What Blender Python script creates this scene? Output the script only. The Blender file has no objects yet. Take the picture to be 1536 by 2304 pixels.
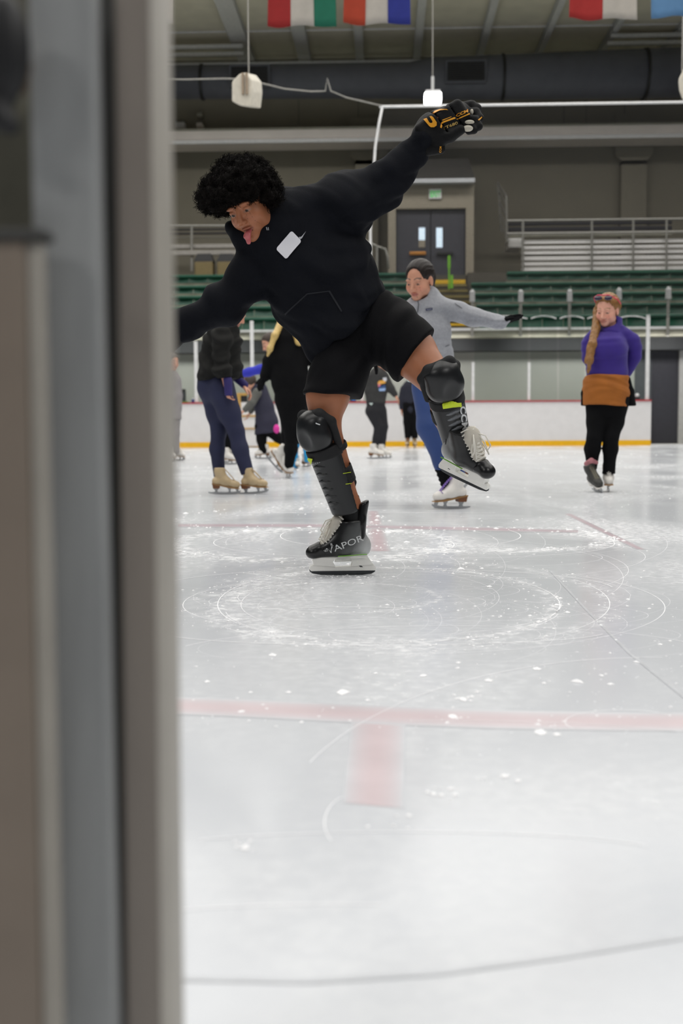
import bpy, bmesh, math, random
import numpy as np
from mathutils import Vector, Matrix
from mathutils.bvhtree import BVHTree

rnd = random.Random(7)
scn = bpy.context.scene
COL = scn.collection

# ------------------------------------------------------------------ camera frame
F = 2650.0
CX, CY = 768.0, 1152.0
H = 0.60
YAW, PITCH, ROLL = math.radians(2.0), math.atan(207.0 / F), 0.0055
_f = Vector((-math.sin(YAW) * math.cos(PITCH), math.cos(YAW) * math.cos(PITCH), -math.sin(PITCH)))
_r0 = Vector((math.cos(YAW), math.sin(YAW), 0.0))
_u0 = _r0.cross(_f)
_r = _r0 * math.cos(ROLL) - _u0 * math.sin(ROLL)
_u = _r0 * math.sin(ROLL) + _u0 * math.cos(ROLL)
CAM = Vector((0, 0, H))
R_, U_, F_ = _r.copy(), _u.copy(), _f.copy()


def ray(px, py):
    return F_ + R_ * ((px - CX) / F) + U_ * ((CY - py) / F)


def P(px, py, d):
    return CAM + ray(px, py) * d


def W(px, py, Y):
    v = ray(px, py)
    return CAM + v * (Y / v.y)


def G(px, py, z=0.0):
    v = ray(px, py)
    return CAM + v * ((z - CAM.z) / v.z)


# ------------------------------------------------------------------ object helpers
def link(o):
    COL.objects.link(o)
    return o


def tag(o, label=None, cat=None, group=None, kind=None):
    if label: o['label'] = label
    if cat: o['category'] = cat
    if group: o['group'] = group
    if kind: o['kind'] = kind
    return o


def thing(name, label, cat, loc=(0, 0, 0), group=None, kind=None):
    o = bpy.data.objects.new(name, None)
    o.location = loc
    o.empty_display_size = 0.05
    link(o)
    return tag(o, label, cat, group, kind)


def mesh_obj(name, verts, faces, mat, parent=None, smooth=False, cols=None):
    """verts in WORLD space; when parented to an Empty the object keeps its world place."""
    me = bpy.data.meshes.new(name)
    verts = np.asarray([tuple(v) for v in verts] if not isinstance(verts, np.ndarray) else verts, dtype=np.float64)
    org = np.zeros(3)
    if parent is not None:
        org = np.array(parent_loc(parent))
    me.from_pydata((verts - org).tolist(), [], faces if isinstance(faces, list) else faces.tolist())
    if smooth:
        me.polygons.foreach_set('use_smooth', [True] * len(me.polygons))
    if cols is not None:
        at = me.attributes.new('Col', 'FLOAT_COLOR', 'POINT')
        c4 = np.ones((len(verts), 4), dtype=np.float32)
        c4[:, :3] = cols
        at.data.foreach_set('color', c4.ravel())
    me.update()
    o = bpy.data.objects.new(name, me)
    if mat is not None:
        me.materials.append(mat)
    link(o)
    if parent is not None:
        o.parent = parent
    return o


def parent_loc(p):
    v = Vector(p.location)
    while p.parent is not None:
        p = p.parent
        v = v + Vector(p.location)
    return v


class MB:
    """collects simple shapes (world space) into one mesh"""

    def __init__(self):
        self.v, self.f = [], []

    def add(self, vs, fs):
        n = len(self.v)
        self.v += [tuple(x) for x in vs]
        self.f += [tuple(i + n for i in f) for f in fs]
        return self

    def hexa(self, q, w):
        """q: 4 near corners, w: 4 far corners (same order)"""
        vs = list(q) + list(w)
        fs = [(0, 1, 2, 3), (7, 6, 5, 4), (0, 4, 5, 1), (1, 5, 6, 2), (2, 6, 7, 3), (3, 7, 4, 0)]
        return self.add(vs, fs)

    def box(self, lo, hi):
        x0, y0, z0 = lo
        x1, y1, z1 = hi
        return self.hexa([(x0, y0, z0), (x1, y0, z0), (x1, y0, z1), (x0, y0, z1)],
                         [(x0, y1, z0), (x1, y1, z0), (x1, y1, z1), (x0, y1, z1)])

    def obox(self, c, ax, ay, az):
        """oriented box: centre and three half-axis vectors"""
        c, ax, ay, az = Vector(c), Vector(ax), Vector(ay), Vector(az)
        q = [c - ax - ay - az, c + ax - ay - az, c + ax - ay + az, c - ax - ay + az]
        w = [c - ax + ay - az, c + ax + ay - az, c + ax + ay + az, c - ax + ay + az]
        return self.hexa(q, w)

    def prism(self, poly, off):
        """extrude world polygon along vector off"""
        n = len(poly)
        off = Vector(off)
        vs = [Vector(p) for p in poly] + [Vector(p) + off for p in poly]
        fs = [tuple(range(n)), tuple(range(2 * n - 1, n - 1, -1))]
        fs += [(i, i + n, (i + 1) % n + n, (i + 1) % n) for i in range(n)]
        return self.add(vs, fs)

    def tube(self, pts, r, seg=8, taper=None, cap=True):
        pts = [Vector(p) for p in pts]
        rings = []
        n = len(pts)
        up = None
        for i, p in enumerate(pts):
            t = (pts[min(i + 1, n - 1)] - pts[max(i - 1, 0)])
            t = t.normalized() if t.length > 1e-9 else Vector((0, 0, 1))
            if up is None:
                up = t.orthogonal().normalized()
            up = (up - t * up.dot(t))
            up = up.normalized() if up.length > 1e-6 else t.orthogonal().normalized()
            b = t.cross(up)
            rr = (r[i] if isinstance(r, (list, tuple)) else r)
            rings.append([p + (up * math.cos(a) + b * math.sin(a)) * rr for a in [2 * math.pi * k / seg for k in range(seg)]])
        vs = [v for ring in rings for v in ring]
        fs = []
        for i in range(n - 1):
            for k in range(seg):
                a, b2 = i * seg + k, i * seg + (k + 1) % seg
                fs.append((a, b2, b2 + seg, a + seg))
        if cap:
            fs.append(tuple(range(seg - 1, -1, -1)))
            fs.append(tuple((n - 1) * seg + k for k in range(seg)))
        return self.add(vs, fs)

    def build(self, name, mat, parent=None, smooth=False, bevel=0.0, seg=2):
        o = mesh_obj(name, self.v, self.f, mat, parent, smooth)
        fix_normals(o)
        if bevel:
            m = o.modifiers.new('bevel', 'BEVEL')
            m.width = bevel
            m.segments = seg
            m.limit_method = 'ANGLE'
        return o


def fix_normals(o):
    bm = bmesh.new()
    bm.from_mesh(o.data)
    bmesh.ops.recalc_face_normals(bm, faces=bm.faces)
    bm.to_mesh(o.data)
    bm.free()


# ------------------------------------------------------------------ materials
def srgb(r, g=None, b=None):
    if g is None:
        r, g, b = r
    f = lambda c: (c / 255.0) / 12.92 if c / 255.0 <= 0.04045 else ((c / 255.0 + 0.055) / 1.055) ** 2.4
    return (f(r), f(g), f(b))


def nnode(nt, typ, **kw):
    n = nt.nodes.new(typ)
    for k, v in kw.items():
        if hasattr(n, k):
            setattr(n, k, v)
        else:
            n.inputs[k].default_value = v
    return n


MATS = {}


def mat(name, col, rough=0.6, metal=0.0, var=0.08, vscale=12.0, bump=0.0, bscale=60.0, spec=0.5, attr=False,
        emit=0.0, coat=0.0, alpha=1.0, sheen=0.0, stretch=None):
    if name in MATS:
        return MATS[name]
    m = bpy.data.materials.new(name)
    m.use_nodes = True
    nt = m.node_tree
    b = nt.nodes['Principled BSDF']
    b.inputs['Roughness'].default_value = rough
    b.inputs['Metallic'].default_value = metal
    b.inputs['Specular IOR Level'].default_value = spec
    b.inputs['Coat Weight'].default_value = coat
    b.inputs['Sheen Weight'].default_value = sheen
    b.inputs['Alpha'].default_value = alpha
    tc = nt.nodes.new('ShaderNodeTexCoord')
    src = tc.outputs['Object']
    if stretch:
        mp = nt.nodes.new('ShaderNodeMapping')
        mp.inputs['Scale'].default_value = stretch
        nt.links.new(src, mp.inputs['Vector'])
        src = mp.outputs['Vector']
    nz = nnode(nt, 'ShaderNodeTexNoise')
    nz.inputs['Scale'].default_value = vscale
    nz.inputs['Detail'].default_value = 4.0
    nt.links.new(src, nz.inputs['Vector'])
    mr = nt.nodes.new('ShaderNodeMapRange')
    mr.inputs['From Min'].default_value = 0.3
    mr.inputs['From Max'].default_value = 0.7
    mr.inputs['To Min'].default_value = 1.0 - var
    mr.inputs['To Max'].default_value = 1.0 + var
    nt.links.new(nz.outputs['Fac'], mr.inputs['Value'])
    mx = nt.nodes.new('ShaderNodeMix')
    mx.data_type = 'RGBA'
    mx.blend_type = 'MULTIPLY'
    mx.inputs['Factor'].default_value = 1.0
    if attr:
        a = nt.nodes.new('ShaderNodeAttribute')
        a.attribute_name = 'Col'
        nt.links.new(a.outputs['Color'], mx.inputs['A'])
    else:
        mx.inputs['A'].default_value = (*col, 1)
    nt.links.new(mr.outputs['Result'], mx.inputs['B'])
    nt.links.new(mx.outputs['Result'], b.inputs['Base Color'])
    if emit:
        b.inputs['Emission Color'].default_value = (*col, 1)
        b.inputs['Emission Strength'].default_value = emit
    if bump:
        n2 = nnode(nt, 'ShaderNodeTexNoise')
        n2.inputs['Scale'].default_value = bscale
        n2.inputs['Detail'].default_value = 3.0
        nt.links.new(src, n2.inputs['Vector'])
        bp = nt.nodes.new('ShaderNodeBump')
        bp.inputs['Strength'].default_value = bump
        bp.inputs['Distance'].default_value = 0.004
        nt.links.new(n2.outputs['Fac'], bp.inputs['Height'])
        nt.links.new(bp.outputs['Normal'], b.inputs['Normal'])
    MATS[name] = m
    return m


# ------------------------------------------------------------------ signed-distance modelling
def A3(v):
    return np.array([v[0], v[1], v[2]], dtype=np.float32)


class Sdf:
    def __init__(self):
        self.ops = []
        self.lo = np.full(3, 1e9)
        self.hi = np.full(3, -1e9)
        self.disp = None

    def _b(self, pts, r):
        for p in pts:
            self.lo = np.minimum(self.lo, A3(p) - r)
            self.hi = np.maximum(self.hi, A3(p) + r)

    def cone(self, a, b, ra, rb, k=0.02, sq=None, op='u'):
        a, b = A3(a), A3(b)
        if op == 'u':
            self._b([a, b], max(ra, rb) * 1.05 + k * 0.3)
        n, kk = (A3(Vector(sq[0]).normalized()), sq[1]) if sq else (None, 1.0)

        def tr(p):
            if n is None: return p
            q = p - a
            return p + (1.0 / kk - 1.0) * (q @ n)[:, None] * n
        b2 = tr(b[None])[0]
        ba = b2 - a
        L2 = max(float(ba @ ba), 1e-9)

        def fn(p):
            q = tr(p) - a
            t = np.clip((q @ ba) / L2, 0, 1)
            d = np.linalg.norm(q - t[:, None] * ba, axis=1) - (ra + (rb - ra) * t)
            return d * min(1.0, (kk + 1) / 2)
        self.ops.append((fn, op, k))
        return self

    def chain(self, pts, rs, k=0.02, sq=None):
        for i in range(len(pts) - 1):
            self.cone(pts[i], pts[i + 1], rs[i], rs[i + 1], k if i else k, sq)
        return self

    def ell(self, c, r, M=None, k=0.02, op='u'):
        c = A3(c)
        r = np.array(r, dtype=np.float32)
        m = np.array(M, dtype=np.float32) if M is not None else np.eye(3, dtype=np.float32)  # columns = axes
        if op == 'u':
            self._b([c], float(r.max()) + k * 0.3)

        def fn(p):
            q = (p - c) @ m
            k0 = np.linalg.norm(q / r, axis=1)
            k1 = np.linalg.norm(q / (r * r), axis=1)
            return k0 * (k0 - 1.0) / np.maximum(k1, 1e-6)
        self.ops.append((fn, op, k))
        return self

    def box(self, c, h, M=None, rd=0.005, k=0.01, op='u'):
        c = A3(c)
        h = np.array(h, dtype=np.float32) - rd
        m = np.array(M, dtype=np.float32) if M is not None else np.eye(3, dtype=np.float32)
        if op == 'u':
            self._b([c], float(np.linalg.norm(h)) + rd)

        def fn(p):
            q = np.abs((p - c) @ m) - h
            return np.linalg.norm(np.maximum(q, 0), axis=1) + np.minimum(q.max(axis=1), 0) - rd
        self.ops.append((fn, op, k))
        return self

    def cut(self, c, n, k=0.004):
        c, n = A3(c), A3(Vector(n).normalized())
        self.ops.append((lambda p: (p - c) @ n, 'i', k))
        return self

    def xform(self, fwd):
        """add another Sdf evaluated in a local frame: fwd is list of (sub, Matrix, scale)"""
        return self

    def sub(self, other, M, s=1.0, k=0.01, op='u'):
        """other Sdf placed with rigid matrix M (4x4) and uniform scale s"""
        Rm = np.array(M.to_3x3(), dtype=np.float32)
        t = A3(M.translation)
        if op == 'u':
            cs = [Vector((x, y, z)) for x in (other.lo[0], other.hi[0]) for y in (other.lo[1], other.hi[1]) for z in (other.lo[2], other.hi[2])]
            self._b([M @ (c * s) for c in cs], 0.0)

        def fn(p):
            return other.ev(((p - t) @ Rm) / s) * s
        self.ops.append((fn, op, k))
        return self

    def ev(self, p):
        d = None
        for fn, op, k in self.ops:
            e = fn(p)
            if d is None:
                d = e
                continue
            if op == 'u':
                h = np.clip(0.5 + 0.5 * (d - e) / k, 0, 1)
                d = d + (e - d) * h - k * h * (1 - h)
            elif op == 's':
                e = -e
                h = np.clip(0.5 - 0.5 * (d - e) / k, 0, 1)
                d = d + (e - d) * h + k * h * (1 - h)
            elif op == 'i':
                h = np.clip(0.5 - 0.5 * (d - e) / k, 0, 1)
                d = d + (e - d) * h + k * h * (1 - h)
        if self.disp is not None:
            d = d + self.disp(p)
        return d

    def mesh(self, res, pad=0.012):
        B = 8
        lo = self.lo - pad - res
        n = np.ceil((self.hi + pad - lo) / (res * B)).astype(int) + 1
        nb = n
        ax = [lo[i] + (np.arange(nb[i]) * B + (B - 1) / 2) * res for i in range(3)]
        C = np.stack(np.meshgrid(*ax, indexing='ij'), -1).reshape(-1, 3).astype(np.float32)
        dc = np.concatenate([self.ev(c) for c in np.array_split(C, max(1, len(C) // 200000 + 1))])
        act = np.abs(dc) < B * res * 0.87 * 1.7 + 0.012
        V = np.repeat(np.repeat(np.repeat(dc.reshape(nb), B, 0), B, 1), B, 2).astype(np.float32)
        idx = np.nonzero(act)[0]
        o = (np.arange(B) - (B - 1) / 2) * res
        off = np.stack(np.meshgrid(o, o, o, indexing='ij'), -1).reshape(-1, 3).astype(np.float32)
        Vb = V.reshape(nb[0], B, nb[1], B, nb[2], B)
        for ch in np.array_split(idx, max(1, len(idx) // 600 + 1)):
            if len(ch) == 0: continue
            pts = (C[ch][:, None, :] + off[None]).reshape(-1, 3)
            d = self.ev(pts).reshape(len(ch), B, B, B)
            bx, by, bz = np.unravel_index(ch, nb)
            Vb[bx, :, by, :, bz, :] = d
        V = Vb.reshape(nb[0] * B, nb[1] * B, nb[2] * B)
        return surface_nets(V, lo, res)


def surface_nets(V, lo, res):
    S = V < 0
    sh = tuple(s - 1 for s in V.shape)
    cnt = np.zeros(sh, dtype=np.uint8)
    for i in (0, 1):
        for j in (0, 1):
            for k in (0, 1):
                cnt += S[i:i + sh[0], j:j + sh[1], k:k + sh[2]]
    cell = (cnt > 0) & (cnt < 8)
    ci = np.stack(np.nonzero(cell), -1)
    idmap = np.full(sh, -1, dtype=np.int32)
    idmap[cell] = np.arange(len(ci))
    acc = np.zeros((len(ci), 3))
    num = np.zeros(len(ci))
    cor = [(i, j, k) for i in (0, 1) for j in (0, 1) for k in (0, 1)]
    vals = {c: V[ci[:, 0] + c[0], ci[:, 1] + c[1], ci[:, 2] + c[2]] for c in cor}
    for a in cor:
        for axis in range(3):
            if a[axis] == 1: continue
            b = list(a); b[axis] = 1; b = tuple(b)
            va, vb = vals[a], vals[b]
            m = (va < 0) != (vb < 0)
            t = np.where(m, va / np.where(va - vb == 0, 1, va - vb), 0)
            pt = np.array(a, dtype=float)[None].repeat(len(ci), 0)
            pt[:, axis] = t
            acc += pt * m[:, None]
            num += m
    verts = lo + (ci + acc / np.maximum(num, 1)[:, None]) * res
    faces = []
    for axis in range(3):
        sl0 = [slice(1, -1)] * 3; sl1 = [slice(1, -1)] * 3
        sl0[axis] = slice(0, -1); sl1[axis] = slice(1, None)
        s0, s1 = S[tuple(sl0)], S[tuple(sl1)]
        m = s0 != s1
        e = np.stack(np.nonzero(m), -1)
        if len(e) == 0: continue
        inside0 = s0[m]
        base = e.copy()
        o2 = [1, 1, 1]; o2[axis] = 0
        base = base + np.array(o2)
        u, v = [(1, 2), (2, 0), (0, 1)][axis]
        def cid(du, dv):
            q = base.copy(); q[:, u] -= du; q[:, v] -= dv
            return idmap[q[:, 0], q[:, 1], q[:, 2]]
        quad = np.stack([cid(1, 1), cid(0, 1), cid(0, 0), cid(1, 0)], -1)
        quad[~inside0] = quad[~inside0][:, ::-1]
        faces.append(quad)
    faces = np.concatenate(faces) if faces else np.zeros((0, 4), int)
    faces = faces[(faces >= 0).all(axis=1)]
    return verts, faces


def sdf_obj(name, s, res, material, parent=None, colfn=None):
    v, f = s.mesh(res)
    cols = colfn(v) if colfn else None
    return mesh_obj(name, v, f, material, parent, smooth=True, cols=cols)


def wrinkle(amp=0.006, fr=22.0, seed=0, dirn=None, k=2.2):
    """cheap folded-cloth displacement: warped sine sheets"""
    rg = np.random.RandomState(seed)
    D = rg.normal(size=(5, 3)).astype(np.float32)
    if dirn is not None:
        D[:3] = D[:3] * 0.35 + A3(dirn) * 1.3
    D /= np.linalg.norm(D, axis=1)[:, None]
    ph = rg.uniform(0, 6.28, 5)

    def fn(p):
        w = np.sin(p @ D[3] * fr * 0.5 + ph[3]) * 1.1 + np.sin(p @ D[4] * fr * 0.31 + ph[4]) * 1.3
        s = np.zeros(len(p), dtype=np.float32)
        for i in range(3):
            q = np.sin(p @ D[i] * fr * (1 + 0.37 * i) + w * (1 + 0.3 * i) + ph[i])
            s += np.maximum(q, -0.3) ** 2 * (0.7 ** i)
        m = 0.5 + 0.5 * np.sin(p @ D[4] * fr * 0.22 + ph[1])
        return -amp * s * (0.25 + m)
    return fn


def frame(fwd, up):
    """columns: right(x)=fwd, y=left, z=up  -> Matrix with x forward, z up"""
    x = Vector(fwd).normalized()
    z = Vector(up)
    z = (z - x * z.dot(x)).normalized()
    y = z.cross(x)
    return Matrix((x, y, z)).transposed()


def mat4(R3, t):
    m = R3.to_4x4()
    m.translation = Vector(t)
    return m


# ------------------------------------------------------------------ decals that hug a surface
def bvh_of(objs):
    vs, fs = [], []
    for o in objs:
        n = len(vs)
        org = parent_loc(o.parent) + Vector(o.location) if o.parent else Vector(o.location)
        mw = Matrix.Translation(org)
        if o.get('_local'):
            mw = o.matrix_basis if not o.parent else Matrix.Translation(parent_loc(o.parent)) @ o.matrix_basis
        vs += [mw @ v.co for v in o.data.vertices]
        fs += [tuple(i + n for i in p.vertices) for p in o.data.polygons]
    return BVHTree.FromPolygons(vs, fs)


def onto(bvh, px, py, off=0.002):
    d = ray(px, py).normalized()
    loc, nor, i, dist = bvh.ray_cast(CAM, d)
    if loc is None:
        return None
    if nor.dot(d) > 0: nor = -nor
    return loc + nor * off - d * off * 0.5


def patch(name, bvh, poly, material, parent, off=0.002, step=4.0, cuts=None):
    """a thin patch sewn onto a surface: polygon in photo pixels, triangulated fine, dropped on the surface"""
    bm = bmesh.new()
    vs = [bm.verts.new((x, y, 0)) for x, y in poly]
    bm.faces.new(vs)
    bmesh.ops.triangulate(bm, faces=bm.faces)
    for _ in range(5):
        es = [e for e in bm.edges if e.calc_length() > step]
        if not es: break
        bmesh.ops.subdivide_edges(bm, edges=es, cuts=1)
        bmesh.ops.triangulate(bm, faces=[f for f in bm.faces if len(f.verts) > 3])
    return _drop(name, bm, bvh, material, parent, off)


def _drop(name, bm, bvh, material, parent, off):
    bad = []
    for v in bm.verts:
        q = onto(bvh, v.co.x, v.co.y, off)
        if q is None:
            bad.append(v)
        else:
            v.co = q
    bmesh.ops.delete(bm, geom=bad, context='VERTS')
    verts = [v.co.copy() for v in bm.verts]
    bm.verts.index_update()
    fs = [tuple(v.index for v in f.verts) for f in bm.faces]
    bm.free()
    if not fs:
        return None
    o = mesh_obj(name, verts, fs, material, parent)
    return o


def text_geo(txt, bold=0.0, extrude=0.0):
    cu = bpy.data.curves.new('t', 'FONT')
    cu.body = txt
    cu.size = 1.0
    cu.offset = bold
    cu.extrude = extrude
    cu.resolution_u = 3
    ob = bpy.data.objects.new('t', cu)
    link(ob)
    bpy.context.view_layer.update()
    dg = bpy.context.evaluated_depsgraph_get()
    me = bpy.data.meshes.new_from_object(ob.evaluated_get(dg))
    vs = [v.co.copy() for v in me.vertices]
    fs = [tuple(p.vertices) for p in me.polygons]
    bpy.data.objects.remove(ob)
    bpy.data.curves.remove(cu)
    bpy.data.meshes.remove(me)
    w = max(v.x for v in vs)
    return vs, fs, w


def text_patch(name, bvh, txt, p0, p1, height, material, parent, off=0.003, bold=0.01, shear=0.0):
    """lettering whose base line runs from photo pixel p0 to p1, dropped onto a surface"""
    vs, fs, w = text_geo(txt, bold)
    ux, uy = (p1[0] - p0[0]) / w, (p1[1] - p0[1]) / w
    L = math.hypot(p1[0] - p0[0], p1[1] - p0[1])
    nx, ny = (p1[1] - p0[1]) / L * height, -(p1[0] - p0[0]) / L * height
    bm = bmesh.new()
    bv = []
    for v in vs:
        x = v.x + shear * v.y
        bv.append(bm.verts.new((p0[0] + ux * x + nx * v.y / 0.7, p0[1] + uy * x + ny * v.y / 0.7, 0)))
    for f in fs:
        try: bm.faces.new([bv[i] for i in f])
        except ValueError: pass
    return _drop(name, bm, bvh, material, parent, off)
# ================================================================== the rink hall
YB = 26.5      # far boards
YW = 28.2      # wall below the stand
YBACK = 36.0   # back wall of the hall

M_wall = mat('wall_paint', srgb(134, 129, 115), 0.85, var=0.04, vscale=1.5)
M_beam = mat('beam_paint', srgb(236, 228, 220), 0.6, var=0.08, vscale=0.7)
M_ceil = mat('roof_deck', srgb(214, 209, 188), 0.8, var=0.06, vscale=2)
M_joist = mat('joist_paint', srgb(205, 205, 200), 0.7)
M_duct = mat('duct_cloth', srgb(82, 84, 92), 0.6, var=0.08, vscale=3)
M_black = mat('matt_black', srgb(22, 22, 24), 0.55)
M_board = mat('dasher_white', srgb(228, 226, 226), 0.35, var=0.03, vscale=5)
M_kick = mat('kick_yellow', srgb(244, 186, 14), 0.4, var=0.05)
M_red = mat('cap_red', srgb(178, 42, 52), 0.4)
M_alu = mat('aluminium', srgb(196, 196, 196), 0.4, metal=0.25, var=0.05)
M_white = mat('white_paint', srgb(222, 222, 222), 0.45)
M_lowwall = mat('lower_wall', srgb(178, 181, 174), 0.7, var=0.03, vscale=1)
M_band = mat('beam_shaded', srgb(50, 52, 54), 0.7, var=0.1, vscale=1.2)  # shadow below the slab edge put into the beam's colour
M_conc = mat('concrete', srgb(150, 148, 134), 0.85, var=0.1, vscale=3)
M_seat = mat('seat_green', srgb(24, 84, 66), 0.38, var=0.1, vscale=2)
M_door = mat('door_dark', srgb(58, 58, 66), 0.5)
M_steel = mat('rail_steel', srgb(150, 148, 142), 0.45, metal=0.3)
M_plank = mat('plank_alu', srgb(236, 234, 232), 0.5, metal=0.0, var=0.06, vscale=2, stretch=(0.3, 3, 14))


def glass_mat():
    m = bpy.data.materials.new('rink_glass')
    m.use_nodes = True
    nt = m.node_tree
    nt.nodes.clear()
    out = nt.nodes.new('ShaderNodeOutputMaterial')
    tr = nt.nodes.new('ShaderNodeBsdfTransparent')
    tr.inputs['Color'].default_value = (0.94, 0.955, 0.945, 1)
    gl = nt.nodes.new('ShaderNodeBsdfGlossy')
    gl.inputs['Roughness'].default_value = 0.05
    mx = nt.nodes.new('ShaderNodeMixShader')
    fr = nt.nodes.new('ShaderNodeFresnel')
    fr.inputs['IOR'].default_value = 1.35
    nz = nnode(nt, 'ShaderNodeTexNoise')
    nz.inputs['Scale'].default_value = 0.8
    mt = nt.nodes.new('ShaderNodeMath')
    mt.operation = 'MULTIPLY'
    nt.links.new(fr.outputs[0], mt.inputs[0])
    nt.links.new(nz.outputs['Fac'], mt.inputs[1])
    nt.links.new(mt.outputs[0], mx.inputs['Fac'])
    nt.links.new(tr.outputs[0], mx.inputs[1])
    nt.links.new(gl.outputs[0], mx.inputs[2])
    nt.links.new(mx.outputs[0], out.inputs['Surface'])
    return m


M_glass = glass_mat()


def net_mat():
    m = bpy.data.materials.new('net_cord')
    m.use_nodes = True
    nt = m.node_tree
    b = nt.nodes['Principled BSDF']
    b.inputs['Base Color'].default_value = (*srgb(30, 30, 30), 1)
    b.inputs['Roughness'].default_value = 0.8
    tc = nt.nodes.new('ShaderNodeTexCoord')
    sp = nt.nodes.new('ShaderNodeSeparateXYZ')
    nt.links.new(tc.outputs['Object'], sp.inputs[0])
    outs = []
    for ax, pitch, w in (('X', 0.045, 0.10), ('Z', 0.045, 0.20)):
        a = nt.nodes.new('ShaderNodeMath'); a.operation = 'DIVIDE'; a.inputs[1].default_value = pitch
        nt.links.new(sp.outputs[ax], a.inputs[0])
        fr = nt.nodes.new('ShaderNodeMath'); fr.operation = 'FRACT'
        nt.links.new(a.outputs[0], fr.inputs[0])
        l = nt.nodes.new('ShaderNodeMath'); l.operation = 'LESS_THAN'; l.inputs[1].default_value = w
        nt.links.new(fr.outputs[0], l.inputs[0])
        outs.append(l)
    mxm = nt.nodes.new('ShaderNodeMath'); mxm.operation = 'MAXIMUM'
    nt.links.new(outs[0].outputs[0], mxm.inputs[0])
    nt.links.new(outs[1].outputs[0], mxm.inputs[1])
    nt.links.new(mxm.outputs[0], b.inputs['Alpha'])
    return m


M_net = net_mat()

# ------------------------------------------------------------------ ice
RINGS = [(870, 1362, 385, 85, 0.12, 0.5), (905, 1362, 480, 100, 0.10, 0.4), (700, 1225, 320, 36, 0.22, 0.7), (1080, 1214, 300, 26, 0.22, 0.8), (760, 1345, 225, 34, 0.10, 0.35)]


def ice_mat():
    m = bpy.data.materials.new('rink_ice')
    m.use_nodes = True
    nt = m.node_tree
    L = nt.links.new
    b = nt.nodes['Principled BSDF']
    tc = nt.nodes.new('ShaderNodeTexCoord')
    def noise(scale, detail, stretch=(1, 1, 1), dist=0.0):
        mp = nt.nodes.new('ShaderNodeMapping')
        mp.inputs['Scale'].default_value = stretch
        L(tc.outputs['Object'], mp.inputs['Vector'])
        n = nt.nodes.new('ShaderNodeTexNoise')
        n.inputs['Scale'].default_value = scale
        n.inputs['Detail'].default_value = detail
        n.inputs['Distortion'].default_value = dist
        L(mp.outputs['Vector'], n.inputs['Vector'])
        return n.outputs['Fac']
    def rng(v, a, c, lo, hi):
        r = nt.nodes.new('ShaderNodeMapRange')
        r.inputs['From Min'].default_value = a
        r.inputs['From Max'].default_value = c
        r.inputs['To Min'].default_value = lo
        r.inputs['To Max'].default_value = hi
        L(v, r.inputs['Value'])
        return r.outputs['Result']
    def mathn(op, a, c):
        q = nt.nodes.new('ShaderNodeMath'); q.operation = op
        for i, v in enumerate((a, c)):
            if isinstance(v, (int, float)): q.inputs[i].default_value = v
            else: L(v, q.inputs[i])
        return q.outputs[0]
    frost = rng(noise(1.1, 8, (1, 0.45, 1), 0.6), 0.44, 0.72, 0, 0.8)
    fine = rng(noise(30, 5, (1, 1, 1), 0.3), 0.40, 0.70, 0, 1)
    speck = rng(noise(55, 3), 0.66, 0.72, 0, 1)
    patchm = rng(noise(0.7, 4, (1, 0.5, 1)), 0.45, 0.7, 0, 1)
    snow = mathn('MULTIPLY', frost, mathn('ADD', mathn('MULTIPLY', fine, 0.6), 0.25))
    snow = mathn('MAXIMUM', snow, mathn('MULTIPLY', speck, patchm))
    # frosty rings scored by turning skates
    for cx, cy, rx, ry, wd, amt in RINGS:
        a, b2, c2 = G(cx, cy - ry), G(cx, cy + ry), G(cx, cy)
        yc, yr = (a.y + b2.y) / 2, (a.y - b2.y) / 2
        xc = (a.x + b2.x) / 2
        xr = abs(G(cx + rx, cy).x - c2.x)
        mp = nt.nodes.new('ShaderNodeMapping'); mp.vector_type = 'TEXTURE'
        mp.inputs['Location'].default_value = (xc, yc, 0)
        mp.inputs['Scale'].default_value = (xr, yr, 1)
        L(tc.outputs['Object'], mp.inputs['Vector'])
        ln = nt.nodes.new('ShaderNodeVectorMath'); ln.operation = 'LENGTH'
        sx = nt.nodes.new('ShaderNodeVectorMath'); sx.operation = 'MULTIPLY'; sx.inputs[1].default_value = (1, 1, 0)
        L(mp.outputs['Vector'], sx.inputs[0]); L(sx.outputs[0], ln.inputs[0])
        dd = mathn('ABSOLUTE', mathn('SUBTRACT', ln.outputs['Value'], 1.0), 0)
        ring = mathn('MULTIPLY', rng(dd, 0, wd, amt, 0), rng(noise(13, 6, (1, 1, 1), 1.2), 0.42, 0.66, 0.0, 1.0))
        snow = mathn('MINIMUM', mathn('ADD', snow, mathn('MULTIPLY', ring, mathn('ADD', fine, 0.35))), 1.0)
    mx = nt.nodes.new('ShaderNodeMix'); mx.data_type = 'RGBA'
    mx.inputs['A'].default_value = (*srgb(206, 209, 214), 1)
    mx.inputs['B'].default_value = (*srgb(244, 245, 246), 1)
    L(snow, mx.inputs['Factor'])
    L(mx.outputs['Result'], b.inputs['Base Color'])
    L(rng(snow, 0, 1, 0.16, 0.6), b.inputs['Roughness'])
    b.inputs['IOR'].default_value = 1.31
    b.inputs['Specular IOR Level'].default_value = 0.45
    bp = nt.nodes.new('ShaderNodeBump')
    bp.inputs['Strength'].default_value = 0.12
    bp.inputs['Distance'].default_value = 0.01
    L(noise(4, 3, (1, 0.6, 1)), bp.inputs['Height'])
    L(bp.outputs['Normal'], b.inputs['Normal'])
    return m


M_ice = ice_mat()
xl, xr = -14.0, 14.0
mb = MB()
mb.box((xl, -1.5, -0.15), (xr, YB + 0.02, 0.0))
PI = math.pi
ice = mb.build('floor', M_ice)
tag(ice, 'white scratched ice sheet', 'ice', kind='structure')

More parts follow.
